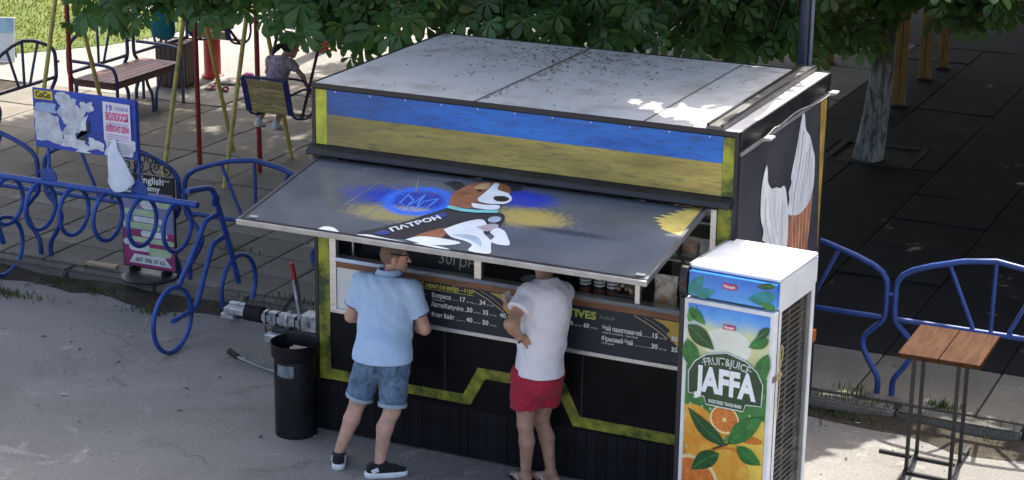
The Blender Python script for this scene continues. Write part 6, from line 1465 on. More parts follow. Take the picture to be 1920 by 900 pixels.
# teal bag, sandals and cloth under the second swing
t = thing("backpack", (-6.18, 6.95, 1.38), "teal rounded backpack with purple strap hung on the half hidden swing", "backpack")
F = Field((-6.55, 6.70, 1.10), (-5.80, 7.2, 2.0), 0.01)
F.ell((-6.14, 6.95, 1.50), (0.15, 0.10, 0.20), None, 0.05); F.cone((-6.20, 6.95, 1.40), (-6.08, 6.95, 1.38), 0.10, 0.09, 0.05, flat=((0, 1, 0), 0.8))
F.build("bag", clothmat("bag_teal", (0.015, 0.14, 0.17), 0.2, 0.4), t)
MB().tube(spline([(-0.12, -0.04, 0.30), (-0.15, -0.06, 0.42), (-0.10, -0.03, 0.58), (0.02, 0.0, 0.66)]), [0.03]*19, 8).build("strap", clothmat("strap_purple", (0.13, 0.08, 0.26), 0.2, 0.3), t, smooth=True)
for x, y, a in ((-7.05, 9.28, 0.3), (-6.85, 9.30, -0.4)):
    s_ = thing("sandal", (x, y, 0.122), "small pink child's sandal on the slabs by the red column", "sandal", rz=a, group="pair of pink sandals by the red column")
    MB().poly([(0.08*math.cos(q), 0.035*math.sin(q)*(1+0.2*math.cos(q)), 0) for q in np.linspace(0, 6.28, 14, endpoint=False)], (0, 0, 0.02)).build("sole", mat("sandal_sole", (0.30, 0.10, 0.10), 0.6), s_, bevel=0.004)
    MB().tube(arc((0.03, 0, 0.015), 0.042, 0, 180, 10, (0, 1, 0), (0, 0, 1)), 0.015, 8).build("strap", mat("sandal_pink", (0.45, 0.08, 0.16), 0.6), s_, smooth=True)
t = thing("pink_ball", (-6.75, 9.75, 0.115), "small magenta ball resting behind the swing leg beside the sandals", "ball")
MB().ell((0, 0, 0.09), (0.09, 0.09, 0.09), 16, 10).build("ball", mat("ball_magenta", (0.42, 0.03, 0.22), 0.4, var=0.25), t, smooth=True)
o = MB().ell((0, 0, 0), (0.22, 0.13, 0.05), 14, 6).build("folded_cloth", clothmat("cloth_cream", (0.60, 0.54, 0.46), 0.1, 0.5), smooth=True); o.location = (-7.05, 9.72, 0.15)
tag(o, "pale cream cloth lying at the foot of the red column", "cloth")
t = thing("display_board", (-10.72, 9.35, 0.12), "white and pale blue board leaning on the lawn edge far beyond the barriers", "board", rz=R(25))
MB().bx(-0.32, 0.32, -0.012, 0.012, 0.0, 0.62, Matrix.Rotation(R(-14), 4, 'X')).build("panel", mat("board_white", (0.70, 0.72, 0.74), 0.5, var=0.06), t, bevel=0.004)
MB().bx(-0.30, 0.30, -0.0165, -0.0125, 0.40, 0.60, Matrix.Rotation(R(-14), 4, 'X')).build("blue_header", mat("board_pale_blue", (0.32, 0.52, 0.64), 0.5), t)
for q in (-1, 1): MB().bar((q*0.26, 0.12, 0.46), (q*0.26, 0.34, 0.0), 0.02, 0.02).build("prop", SB, t)
# ------------------------------------------------------------------ drinks fridge
ang = R(-4.5)
Fr = thing("drinks_fridge", (3.205, -0.645, 0), "tall white drinks fridge with orange juice advertising on its door and wire racks inside", "drinks fridge", rz=ang)
Fr["label"] = "tall white drinks fridge with orange juice advertising on its closed door"
FW, FD = 0.640, 0.70
WHF = mat("fridge_white", (0.72, 0.715, 0.70), 0.4, var=0.09, vscale=4, bump=0.05, chip=(0.50, 0.48, 0.44))
FBK = mat("fridge_black", (0.018, 0.018, 0.02), 0.45)
def fb_(nm, m, *a, parent=None, **k): return MB().bx(*a).build(nm, m, parent or Fr, **k)
fb_("top_cap", WHF, 0.012, FW, 0.012, FD, 1.97, 2.0, bevel=0.008)
fb_("top_lip", mat("fridge_grey", (0.36, 0.36, 0.35), 0.5), -0.004, 0.0115, 0.03, FD, 1.972, 1.998)
fb_("header_box", WHF, 0.02, FW-0.001, 0.03, FD-0.002, 1.795, 1.969)
fb_("plinth", FBK, 0.02, FW-0.02, 0.03, FD, 0.02, 0.14)
fb_("back_panel", WHF, 0.01, FW-0.01, FD-0.03, FD-0.001, 0.142, 1.794)
fb_("floor_panel", WHF, 0.01, FW-0.01, 0.05, FD-0.031, 0.142, 0.19)
for x0, x1 in ((0.012, 0.045), (FW-0.035, FW-0.002)):
    fb_("side_post", WHF, x0, x1, 0.045, 0.085, 0.191, 1.794)
    fb_("side_post", WHF, x0, x1, FD-0.075, FD-0.031, 0.191, 1.794)
fb_("side_rail", WHF, FW-0.033, FW-0.004, 0.086, FD-0.076, 1.755, 1.794)
fb_("left_wall", WHF, 0.014, 0.03, 0.086, FD-0.076, 0.191, 1.794)
fb_("side_glass", glass("fridge_glass", (0.80, 0.80, 0.78)), FW-0.014, FW-0.009, 0.086, FD-0.076, 0.191, 1.754)
for k in range(4): MB().tube([(0, 0, 0.0), (0, 0, 0.022)], 0.018, 8).build("foot", FBK, Fr); LAST[0].location = (0.06 if k % 2 else FW-0.06, 0.08 if k < 2 else FD-0.08, 0)
# wire racks close behind the side glass
WIRE = mat("wire_grey", (0.42, 0.41, 0.40), 0.4, metal=0.3)
fb_("inner_lining", mat("lining_dark", (0.085, 0.08, 0.075), 0.7), 0.045, FW-0.085, 0.09, FD-0.078, 0.192, 1.754)
for k in range(38):
    z = 0.235+k*0.04
    MB().tube([(FW-0.05, 0.09, z), (FW-0.05, FD-0.08, z)], 0.0045, 5).build("rack_wire", WIRE, Fr)
for y in (0.14, 0.36, 0.58): MB().tube([(FW-0.057, y, 0.2), (FW-0.057, y, 1.75)], 0.006, 5).build("rack_upright", WIRE, Fr)
# black curved end cap with two red lamps
mb = MB(); prof = [(0.03, 1.78), (-0.004, 1.785), (-0.022, 1.82), (-0.028, 1.885), (-0.022, 1.945), (-0.004, 1.985), (0.03, 1.99)]
mb.poly([(-0.036+0*z, y-0.03, z) for y, z in prof], (0.05, 0, 0)); mb.build("end_cap", FBK, Fr, bevel=0.004)
for z in (1.86, 1.90): MB().ell((-0.012, -0.06, z), (0.007, 0.006, 0.007), 8, 6).build("indicator_lamp", mat("lamp_red", (0.5, 0.04, 0.03), 0.3), Fr, smooth=True)
fb_("door_edge", FBK, -0.036, -0.001, -0.03, 0.04, 0.16, 1.778, bevel=0.004)
# header graphic
def printmat(name, stops, x0=None):
    """flat print: a vertical run of colours with soft blotches"""
    m = bpy.data.materials.new(name); m.use_nodes = True
    nt = m.node_tree; n = nt.nodes; L = nt.links; b = n["Principled BSDF"]
    tc = n.new("ShaderNodeTexCoord"); sx = n.new("ShaderNodeSeparateXYZ"); L.new(tc.outputs["Object"], sx.inputs[0])
    nz = n.new("ShaderNodeTexNoise"); nz.inputs["Scale"].default_value = 7; nz.inputs["Detail"].default_value = 5; L.new(tc.outputs["Object"], nz.inputs["Vector"])
    ma = n.new("ShaderNodeMath"); ma.operation = 'MULTIPLY_ADD'; ma.inputs[1].default_value = 0.14; L.new(nz.outputs[0], ma.inputs[0]); L.new(sx.outputs[2], ma.inputs[2])
    mr = n.new("ShaderNodeMapRange"); mr.inputs[1].default_value = stops[0][0]+0.07; mr.inputs[2].default_value = stops[-1][0]+0.07; L.new(ma.outputs[0], mr.inputs[0])
    r_ = n.new("ShaderNodeValToRGB"); e = r_.color_ramp.elements; z0, z1 = stops[0][0], stops[-1][0]
    while len(e) < len(stops): e.new(0.5)
    for k, (z, c) in enumerate(stops): e[k].position = (z-z0)/(z1-z0); e[k].color = (*c, 1)
    L.new(mr.outputs[0], r_.inputs[0]); L.new(r_.outputs[0], b.inputs["Base Color"]); b.inputs["Roughness"].default_value = 0.25; b.inputs["Coat Weight"].default_value = 0.3
    return m
fb_("header_graphic", printmat("header_print", ((1.79, (0.10, 0.36, 0.78)), (1.90, (0.04, 0.22, 0.66)), (1.97, (0.02, 0.15, 0.52)))), 0.022, FW-0.002, -0.03, 0.029, 1.80, 1.968, bevel=0.004)
HF = Face((0, -0.03, 0), (1, 0, 0), (0, 0, 1))
LGR = [mat("print_leaf_dark", (0.012, 0.075, 0.018), 0.25, var=0.35, vscale=10), mat("print_leaf", (0.025, 0.16, 0.03), 0.25, var=0.35, vscale=10), mat("print_leaf_light", (0.07, 0.27, 0.06), 0.25, var=0.3, vscale=10), mat("print_leaf_teal", (0.015, 0.20, 0.22), 0.25, var=0.35, vscale=10)]
def leafp(Fc, nm, a, b, w, lift, m, parent, bend=0.0):
    a = Vector((a[0], a[1], 0)); b = Vector((b[0], b[1], 0)); d = b-a; q = Vector((-d.y, d.x, 0)).normalized(); pts = []; N = 9
    for i in range(N+1): t = i/N; pts.append(a+d*t+q*(w*math.sin(math.pi*t**0.85)*0.5+bend*math.sin(math.pi*t)))
    for i in range(N-1, 0, -1): t = i/N; pts.append(a+d*t+q*(-w*math.sin(math.pi*t**0.85)*0.5+bend*math.sin(math.pi*t)))
    o = Fc.sheet(nm, [(p.x, p.y) for p in pts], lift, m, parent)
    Fc.line(nm+"_vein", [((a+d*t+q*bend*math.sin(math.pi*t)).x, (a+d*t+q*bend*math.sin(math.pi*t)).y) for t in (0.05, 0.3, 0.6, 0.92)], 0.0035, lift+0.0006, LGR[2] if m is not LGR[2] else LGR[1], parent)
    return o
leafp(HF, "printed_leaf", (0.025, 1.803), (0.13, 1.95), 0.09, 0.001, LGR[3], Fr); leafp(HF, "printed_leaf", (0.08, 1.803), (0.21, 1.86), 0.07, 0.003, LGR[3], Fr)
leafp(HF, "printed_leaf", (0.638, 1.90), (0.44, 1.845), 0.10, 0.001, LGR[3], Fr, 0.01); leafp(HF, "printed_leaf", (0.63, 1.965), (0.50, 1.935), 0.045, 0.002, LGR[0], Fr); leafp(HF, "printed_leaf", (0.638, 1.81), (0.52, 1.83), 0.05, 0.002, LGR[1], Fr)
BADGE = mat("badge_red", (0.45, 0.02, 0.10), 0.3)
HF.sheet("badge", [(0.265, 1.885), (0.365, 1.885), (0.365, 1.925), (0.265, 1.925)], 0.004, BADGE, Fr); HF.text("Vitmark", 0.272, 1.895, 0.03, 0.005, WHITEINK, Fr, width=0.086, bold=0.001)
# door
fb_("door_gasket", FBK, 0.004, FW-0.004, 0.0285, 0.044, 0.17, 1.772)
dr = fb_("door", WHF, 0.0, FW, -0.035, 0.028, 0.16, 1.778, bevel=0.006)
DF = Face((0, -0.035, 0), (1, 0, 0), (0, 0, 1))
fb_("door_graphic", printmat("door_print", ((0.19, (0.42, 0.15, 0.02)), (0.75, (0.50, 0.24, 0.03)), (1.00, (0.10, 0.22, 0.04)), (1.22, (0.03, 0.17, 0.04)), (1.45, (0.60, 0.62, 0.30)), (1.58, (0.62, 0.66, 0.36)), (1.68, (0.10, 0.36, 0.78)), (1.75, (0.04, 0.22, 0.66)))), 0.032, FW-0.032, -0.039, -0.0355, 0.19, 1.75, parent=dr)
def PS(nm, pts, k, m, smooth=True): return DF.sheet(nm, pts, 0.0050+0.0006*k, m, dr, smooth)
X0, X1 = 0.033, FW-0.033
def clampx(p): return [(min(max(x, X0), X1), max(z, 0.191)) for x, z in p]
def disc(cx, cz, rx, rz, n=28): return [(cx+rx*math.cos(2*math.pi*i/n), cz+rz*math.sin(2*math.pi*i/n)) for i in range(n)]
ORG = mat("print_orange", (0.62, 0.24, 0.02), 0.25, col2=(0.72, 0.42, 0.06), vscale=9); ORGD = mat("print_orange_deep", (0.50, 0.13, 0.012), 0.25, col2=(0.60, 0.20, 0.02), vscale=9)
FLE = mat("print_flesh", (0.60, 0.17, 0.03), 0.25, var=0.2, vscale=20); RIN = mat("print_rind", (0.78, 0.60, 0.28), 0.25); YLO = mat("print_yellow", (0.75, 0.52, 0.08), 0.25, var=0.15, vscale=8)
GRB = mat("print_green_field", (0.02, 0.13, 0.025), 0.25, col2=(0.05, 0.24, 0.05), vscale=9)
PS("printed_field", clampx([(0.03, 1.02), (0.62, 1.02), (0.62, 1.32), (0.03, 1.32)]), 0, GRB, False)
PS("printed_glow", clampx(disc(0.32, 1.50, 0.17, 0.12)), 0, mat("print_glow", (0.72, 0.74, 0.62), 0.3, var=0.06))
PS("printed_fruit", clampx(disc(0.10, 0.90, 0.16, 0.15)), 1, ORG, False); PS("printed_fruit", clampx(disc(0.56, 0.86, 0.20, 0.17)), 1, YLO, False)
PS("printed_fruit", clampx(disc(0.24, 0.78, 0.20, 0.17)), 2, ORG, False); PS("printed_fruit", clampx(disc(0.40, 0.56, 0.30, 0.24)), 3, ORGD, False); PS("printed_fruit", clampx(disc(0.52, 0.54, 0.18, 0.22)), 4, YLO, False)
PS("printed_fruit", clampx(disc(0.36, 0.58, 0.17, 0.20)), 5, ORG, False)
PS("printed_slice", clampx(disc(0.10, 0.50, 0.20, 0.19)), 6, RIN, False); PS("printed_flesh", clampx(disc(0.10, 0.495, 0.178, 0.168)), 7, FLE, False)
PS("printed_slice", disc(0.325, 0.985, 0.105, 0.10), 6, RIN, False); PS("printed_flesh", disc(0.325, 0.988, 0.092, 0.088), 7, FLE, False); PS("printed_core", disc(0.325, 0.985, 0.014, 0.014, 10), 8, RIN)
for k in range(9):
    a = 2*math.pi*k/9+0.2
    DF.line("slice_membrane", [(0.325+0.015*math.cos(a), 0.985+0.015*math.sin(a)), (0.325+0.088*math.cos(a), 0.985+0.084*math.sin(a))], 0.004, 0.0102, ORG, dr)
PS("printed_shade", clampx(disc(0.50, 0.88, 0.10, 0.03)), 3, ORGD)
for a, b, w, m, bd_ in (((0.345, 0.80), (0.06, 1.02), 0.11, 0, 0.02), ((0.36, 0.82), (0.60, 1.06), 0.13, 1, 0.01), ((0.42, 0.815), (0.60, 0.72), 0.11, 1, -0.01), ((0.30, 0.74), (0.10, 0.58), 0.12, 0, -0.01), ((0.33, 0.84), (0.40, 0.86), 0.06, 2, 0.0)):
    leafp(DF, "printed_leaf", a, b, w, 0.0115, LGR[m], dr, bd_)
DF.line("printed_twig", [(0.36, 0.82), (0.30, 0.79), (0.25, 0.76)], 0.012, 0.012, mat("print_twig", (0.05, 0.035, 0.02), 0.3), dr)
for a, b, w, m in (((0.04, 1.72), (0.16, 1.62), 0.07, 1), ((0.04, 1.62), (0.09, 1.74), 0.06, 2), ((0.035, 1.60), (0.23, 1.46), 0.12, 0), ((0.035, 1.50), (0.10, 1.28), 0.12, 1), ((0.61, 1.60), (0.47, 1.52), 0.08, 1), ((0.61, 1.50), (0.52, 1.24), 0.10, 1), ((0.61, 1.68), (0.52, 1.58), 0.06, 0), ((0.61, 1.22), (0.50, 1.14), 0.06, 2)):
    leafp(DF, "printed_leaf", a, b, w, 0.0115 if m else 0.0125, LGR[m], dr)
SHD = mat("print_shield", (0.012, 0.055, 0.02), 0.25); SIL = mat("print_silver", (0.58, 0.62, 0.58), 0.25)
out = [(0.06, 1.13), (0.055, 1.28), (0.10, 1.36), (0.18, 1.42), (0.32, 1.455), (0.46, 1.42), (0.54, 1.36), (0.585, 1.28), (0.58, 1.13), (0.47, 1.12), (0.455, 1.07), (0.19, 1.07), (0.175, 1.12)]
PS("printed_shield", out, 12, SHD, False); DF.line("shield_border", [(x, z) for x, z in out], 0.008, 0.0135, SIL, dr, True)
DF.text("JAFFA", 0.325, 1.165, 0.235, 0.0145, mat("print_white", (0.82, 0.84, 0.82), 0.25, var=0.03), dr, width=0.44, bold=0.011, align='CENTER')
DF.text("·FRUIT&JUICE·", 0.325, 1.365, 0.075, 0.0145, SIL, dr, width=0.34, bold=0.001, align='CENTER', bend=0.45)
DF.text("REGISTERED TRADE MARK", 0.325, 1.088, 0.033, 0.0145, SIL, dr, width=0.24, bold=0.0012, align='CENTER')
DF.sheet("badge", [(0.285, 1.615), (0.375, 1.615), (0.375, 1.648), (0.285, 1.648)], 0.0125, BADGE, dr); DF.text("Vitmark", 0.291, 1.622, 0.027, 0.0132, WHITEINK, dr, width=0.078, bold=0.001)
for (x, z) in ((0.10, 1.10), (0.16, 1.045), (0.50, 1.045), (0.58, 0.72), (0.06, 0.74), (0.47, 0.47), (0.22, 1.04), (0.075, 1.05)):
    MB().ell((x, -0.0405, z), (0.009, 0.003, 0.011), 8, 5).build("printed_drop", mat("print_drop", (0.30, 0.48, 0.26), 0.1), dr, smooth=True)
MB().bx(FW-0.006, FW+0.010, -0.03, 0.02, 1.30, 1.34).build("door_latch", mat("latch_brown", (0.16, 0.13, 0.10), 0.5), dr, bevel=0.003)
mb = MB(); mb.tube(spline([(FW+0.012, 0.03, 1.33), (FW+0.016, 0.07, 1.40), (FW+0.015, 0.10, 1.49), (FW+0.014, 0.07, 1.53), (FW+0.016, 0.05, 1.46), (FW+0.018, 0.06, 1.33), (FW+0.014, 0.075, 1.18), (FW+0.016, 0.055, 1.08), (FW+0.014, 0.05, 1.03)], 5), 0.004, 6)
mb.build("cord", mat("cord_straw", (0.42, 0.33, 0.14), 0.8), Fr, smooth=True)
MB().tube([(FW+0.006, 0.02, 1.31), (FW+0.012, 0.09, 1.33)], 0.012, 6).build("cord_knot", mat("cord_straw", (0.42, 0.33, 0.14), 0.8), Fr, smooth=True)
MB().bx(-0.012, 0.0, -0.02, 0.02, 1.36, 1.43).build("hinge_tag", LW, dr)

# ------------------------------------------------------------------ bar table
Tb = thing("bar_table", (4.50, 1.30, 0), "tall bar table with brown wooden top on thin black steel legs beside the fridge", "bar table")
TW = mat("table_wood", (0.032, 0.012, 0.005), 0.6, col2=(0.070, 0.029, 0.012), spec=0.08, vscale=5, stretch=(7, 0.9, 7), bump=0.12, bscale=30, objrand=0.12)
for x0, x1 in ((-0.235, 0.058), (0.062, 0.355)):
    MB().bx(x0, x1, -0.37, 0.32, 1.0, 1.037).build("top_plank", TW, Tb, bevel=0.004)
TS = mat("table_steel", (0.012, 0.012, 0.013), 0.45)
legs = ((-0.17, -0.10), (-0.17, 0.22), (0.16, -0.12), (0.16, 0.20))
for x, y in legs: MB().bx(x-0.013, x+0.013, y-0.013, y+0.013, 0.026, 0.9995).build("leg", TS, Tb)
for a, b in (((-0.455, 0.22, 0.0125), (0.172, 0.20, 0.0125)), ((-0.184, -0.10, 0.0125), (0.43, -0.12, 0.0125)), ((-0.17, -0.40, 0.0385), (-0.17, 0.20, 0.0385)), ((0.16, -0.10, 0.0385), (0.16, 0.52, 0.0385))):
    MB().bar(a, b, 0.026, 0.025).build("foot_bar", TS, Tb)
for a, b in (((-0.17, -0.10, 0.985), (0.16, -0.12, 0.985)), ((-0.17, 0.22, 0.985), (0.16, 0.20, 0.985))): MB().bar(a, b, 0.022, 0.024).build("top_bar", TS, Tb)

# ------------------------------------------------------------------ pole behind the trailer and posts under the trees
Pl = thing("lamp_post", (2.985, 2.52, 0.12), "dark blue metal pole rising behind the trailer roof", "pole")
POL = mat("pole_navy", (0.022, 0.028, 0.055), 0.4, var=0.3, vscale=4)
MB().lathe([(0.09, 0), (0.09, 0.25), (0.05, 0.28), (0.045, 6.2)], 16).build("shaft", POL, Pl, smooth=True)
MB().tube([(0.062, -0.02, 0.3), (0.062, -0.02, 6.0)], 0.014, 8).build("conduit", mat("conduit_grey", (0.16, 0.17, 0.20), 0.5), Pl, smooth=True)
MB().lathe([(0.02, 6.2), (0.12, 6.3), (0.14, 6.5), (0.03, 6.56)], 16).build("lamp_head", POL, Pl, smooth=True)
for z in (2.9, 4.4): MB().lathe([(0.0505, z), (0.0535, z), (0.0535, z+0.04), (0.0505, z+0.04)], 16, cap=False).build("pipe_clip", POL, Pl)
POST = mat("post_ochre", (0.24, 0.13, 0.035), 0.65, var=0.3, vscale=4, stretch=(8, 8, 1), bump=0.1)
for k, (x, y, w, lab) in enumerate(((1.36, 12.62, 0.17, "thick ochre timber post standing beside the whitewashed tree trunk"), (1.27, 14.40, 0.17, "ochre timber post in the deep shade, in front of a slimmer twin"), (1.33, 15.25, 0.15, "ochre timber post furthest from the whitewashed trunk"), (1.34, 12.02, 0.09, "thin ochre post touching the edge of the whitewashed trunk"), (-0.19, 14.78, 0.13, "ochre post with a flared capital behind the trailer roof corner"), (-0.55, 15.2, 0.12, "slim ochre post beside the flared post behind the trailer roof"))):
    t = thing("timber_post", (x, y, 0.114), lab, "post", rz=R(10), group="ochre posts of the shelter under the trees")
    for q in (-1, 1): MB().bx(q*w/4-w/4+0.003, q*w/4+w/4-0.003, -w*0.4, w*0.4, 0.03, 3.2).build("timber", POST, t, bevel=0.006)
    MB().bx(-w*0.6, w*0.6, -w*0.5, w*0.5, 0.0, 0.029).build("base_plate", RUB, t)
    if k == 4:
        mb = MB(); mb.poly([(-0.09, -0.06, 0.98), (0.09, -0.06, 0.98), (0.20, -0.06, 1.14), (-0.20, -0.06, 1.14)], (0, 0.12, 0)).build("capital", POST, t)
# ------------------------------------------------------------------ horse chestnut trees
def leaf_template(n_leaflets=6, detail=True):
    """palmate leaf: obovate leaflets, folded along the midrib and drooping; lies in xy, stalk at origin, +y forward"""
    vs = []; fs = []
    for k in range(n_leaflets):
        a = R(-108+216*k/(n_leaflets-1)); ln = 0.21*(1-0.32*abs(k-(n_leaflets-1)/2)/((n_leaflets-1)/2)); wd = ln*0.45
        ca, sa = math.cos(a), math.sin(a); b = len(vs)
        prof = ((0.0, 0.05), (0.32, 0.36), (0.62, 0.88), (0.80, 1.0), (0.94, 0.66), (1.0, 0.10)) if detail else ((0.0, 0.05), (0.65, 1.0), (1.0, 0.1))
        rows = []
        for t, w in prof:
            y = t*ln; dz = -0.30*ln*t*t; h = wd*0.5*w
            row = []
            for x, z in (((-h, dz+h*0.28), (0, dz), (h, dz+h*0.28)) if detail else ((-h, dz), (h, dz))):
                row.append(len(vs)); vs.append((x*ca+y*sa, -x*sa+y*ca, z))
            rows.append(row)
        for i in range(len(rows)-1):
            p, q = rows[i], rows[i+1]
            fs += [(p[c], p[c+1], q[c+1], q[c]) for c in range(len(p)-1)]
    return np.array(vs), fs
LEAF = leafmat("chestnut_leaf", (0.066, 0.155, 0.036), (0.15, 0.29, 0.072), 0.45, 2.0, 0.38, 0.5)
_e = [k for k in LEAF.node_tree.nodes if k.type == 'VALTORGB'][0].color_ramp.elements.new(0.96); _e.color = (0.145, 0.28, 0.07, 1)
[k for k in LEAF.node_tree.nodes if k.type == 'VALTORGB'][0].color_ramp.elements[-1].color = (0.24, 0.22, 0.06, 1)
LV, LFc = leaf_template(6, True); LV2, LF2 = leaf_template(5, False)
BARK = None
def barkmat():
    m = bpy.data.materials.new("chestnut_bark"); m.use_nodes = True
    nt = m.node_tree; n = nt.nodes; L = nt.links; b = n["Principled BSDF"]
    tc = n.new("ShaderNodeTexCoord"); mp = n.new("ShaderNodeMapping"); mp.inputs["Scale"].default_value = (9, 9, 2.2); L.new(tc.outputs["Object"], mp.inputs[0])
    nz = n.new("ShaderNodeTexNoise"); nz.inputs["Scale"].default_value = 2.0; nz.inputs["Detail"].default_value = 8; nz.inputs["Roughness"].default_value = 0.7; L.new(mp.outputs[0], nz.inputs["Vector"])
    r1 = n.new("ShaderNodeValToRGB"); r1.color_ramp.elements[0].position = 0.35; r1.color_ramp.elements[1].position = 0.65
    r1.color_ramp.elements[0].color = (0.035, 0.026, 0.02, 1); r1.color_ramp.elements[1].color = (0.12, 0.095, 0.075, 1); L.new(nz.outputs[0], r1.inputs[0])
    r2 = n.new("ShaderNodeValToRGB"); r2.color_ramp.elements[0].position = 0.40; r2.color_ramp.elements[1].position = 0.58
    r2.color_ramp.elements[0].color = (0.045, 0.042, 0.038, 1); r2.color_ramp.elements[1].color = (0.32, 0.31, 0.29, 1); L.new(nz.outputs[0], r2.inputs[0])
    sx = n.new("ShaderNodeSeparateXYZ"); L.new(tc.outputs["Object"], sx.inputs[0])
    mr = n.new("ShaderNodeMapRange"); mr.inputs[1].default_value = 1.10; mr.inputs[2].default_value = 1.22; L.new(sx.outputs[2], mr.inputs[0])
    mx = n.new("ShaderNodeMix"); mx.data_type = 'RGBA'; L.new(mr.outputs[0], mx.inputs[0]); L.new(r2.outputs[0], mx.inputs[6]); L.new(r1.outputs[0], mx.inputs[7])
    L.new(mx.outputs[2], b.inputs["Base Color"]); b.inputs["Roughness"].default_value = 0.9
    bp = n.new("ShaderNodeBump"); bp.inputs["Strength"].default_value = 0.9; bp.inputs["Distance"].default_value = 0.02; L.new(nz.outputs[0], bp.inputs["Height"]); L.new(bp.outputs[0], b.inputs["Normal"])
    return m
BARK = barkmat()
TREES = []
def tree(x, y, r, label, limbs, z0=0.10, h=4.6, lean=(0.0, 0.0)):
    t = thing("chestnut_tree", (x, y, z0), label, "tree", group="horse chestnut trees along the pavement")
    pts = []; rr = []
    for k in range(13):
        q = k/12; pts.append((lean[0]*q+0.03*math.sin(q*7), lean[1]*q+0.03*math.cos(q*5)-0.03, h*q)); rr.append(r*(1.20-0.20*min(1, q*6)-0.22*q))
    MB().tube(pts, rr, 20).build("trunk", BARK, t, smooth=True)
    tr = LAST[0]
    for v in tr.data.vertices:
        a = math.atan2(v.co.y, v.co.x); v.co.x *= 1+0.05*math.sin(a*5+v.co.z*3); v.co.y *= 1+0.05*math.sin(a*4+v.co.z*2)
    for (dx, dy, dz, r0) in limbs:
        a = Vector(pts[9+random.randrange(3)]); b = Vector((dx, dy, dz)); m1 = a.lerp(b, 0.4)+Vector((0, 0, 0.35)); m2 = a.lerp(b, 0.75)+Vector((random.uniform(-.2, .2), random.uniform(-.2, .2), 0.3))
        sp_ = spline([a, m1, m2, b], 5); MB().tube(sp_, [r0*(1-0.8*i/(len(sp_)-1)) for i in range(len(sp_))], 9).build("limb", BARK, t, smooth=True)
    TREES.append((t, Vector((x, y, 0)))); return t
def ring(n, rad, zlo, zhi, r0): return [(rad*math.cos(2*math.pi*k/n+0.4)*random.uniform(0.7, 1.1), rad*math.sin(2*math.pi*k/n+0.4)*random.uniform(0.7, 1.1), random.uniform(zlo, zhi), r0) for k in range(n)]
tree(1.70, 9.82, 0.150, "horse chestnut tree with whitewashed trunk standing in the square pit", ring(8, 3.6, 4.0, 6.5, 0.085), 0.10, 3.4, (0.26, 0.1))
tree(-0.9, 6.9, 0.20, "horse chestnut tree behind the trailer whose leaves overhang the roof and swings", ring(9, 4.2, 4.2, 7.0, 0.09), 0.12, 3.6)
tree(7.9, 9.6, 0.19, "horse chestnut tree shading the pavement beyond the bar table", ring(8, 3.6, 4.0, 6.5, 0.085), 0.12, 3.6)
tree(3.2, 19.0, 0.19, "horse chestnut tree shading the timber posts from behind", ring(8, 3.6, 4.0, 6.5, 0.085), 0.12, 3.6)

# canopy envelope; crowns cut and extended out of view to place sun and shade
def lower(x, y):
    if y < 4: return 3.35
    if y < 8: return 3.0
    return 2.6
def shade_ok(X, Y, Z):
    yg = Y-0.60*Z; xg = X+0.07*Z
    nb = 0.30*np.sin(xg*3.1+1)+0.22*np.sin(xg*7.3+yg*2)
    B = np.interp(xg, [-9, 3.0, 3.2, 3.4, 4.0, 4.6, 9], [-3.3, -3.1, -0.6, 1.1, 1.8, 2.25, 2.3])
    U = np.interp(xg, [-9.2, -8.3, -7.6, -7.0, -6.4, -5.0, -4.0], [4.0, 6.0, 8.6, 9.7, 11.0, 14.0, 30.0])
    gap = (xg > 1.95+nb*0.6) & (xg < 3.3) & (yg > -1.55+nb*0.5) & (yg < -0.85+nb)
    return (yg > B+nb*np.where(xg > 3.2, 0.6, 1)) & ~gap & (yg < U+nb) & (xg > -9.3) & (xg < 13.5)
def canopy(N, seed, Zr=(2.6, 11.5), left=False):
    r_ = np.random.default_rng(seed); out = []
    while sum(len(o) for o in out) < N:
        Z = Zr[0]+(Zr[1]-Zr[0])*r_.random(N)
        Y = -1.2+0.6*Z+r_.random(N)*28-1.5; X = -9.5+23*r_.random(N)
        ok = shade_ok(X, Y, Z) & (Z > np.where(Y < 4, 3.75, np.where(Y < 8, 3.05, 2.75)))
        # crowns bulge: keep an uneven top, with clumps and gaps
        cl = np.sin(X*1.9+0.7*Z)*np.sin(Y*1.7+1.3)*np.sin(Z*2.3+X)
        ok &= cl > -0.45
        tall = X < 1.5+0.4*np.sin(Y*2)
        top = np.where(tall, 10.6, 7.3)+0.8*np.sin(X*1.1)*np.sin(Y*0.9); ok &= Z < top
        # the tall crowns are raised to let in sky light, with only a skirt of low branches over the trailer's rear edge
        ok &= ~tall | (Z > 6.6+0.5*np.sin(X*2+Y)) | ((Z < 4.3) & (Y > 2.9) & (Y < 5.6)) | ((Z < 5.5) & (Y > 8) & (X > -3))
        ok &= ~((X < -2.2) & (Y-0.6*Z > 2.8) & (r_.random(N) < 0.5))
        if left: ok &= (X < 2.4) & (Y-0.6*Z < 6.5) & (Z > 4)
        out.append(np.stack([X, Y, Z], 1)[ok])
    return np.concatenate(out)[:N]
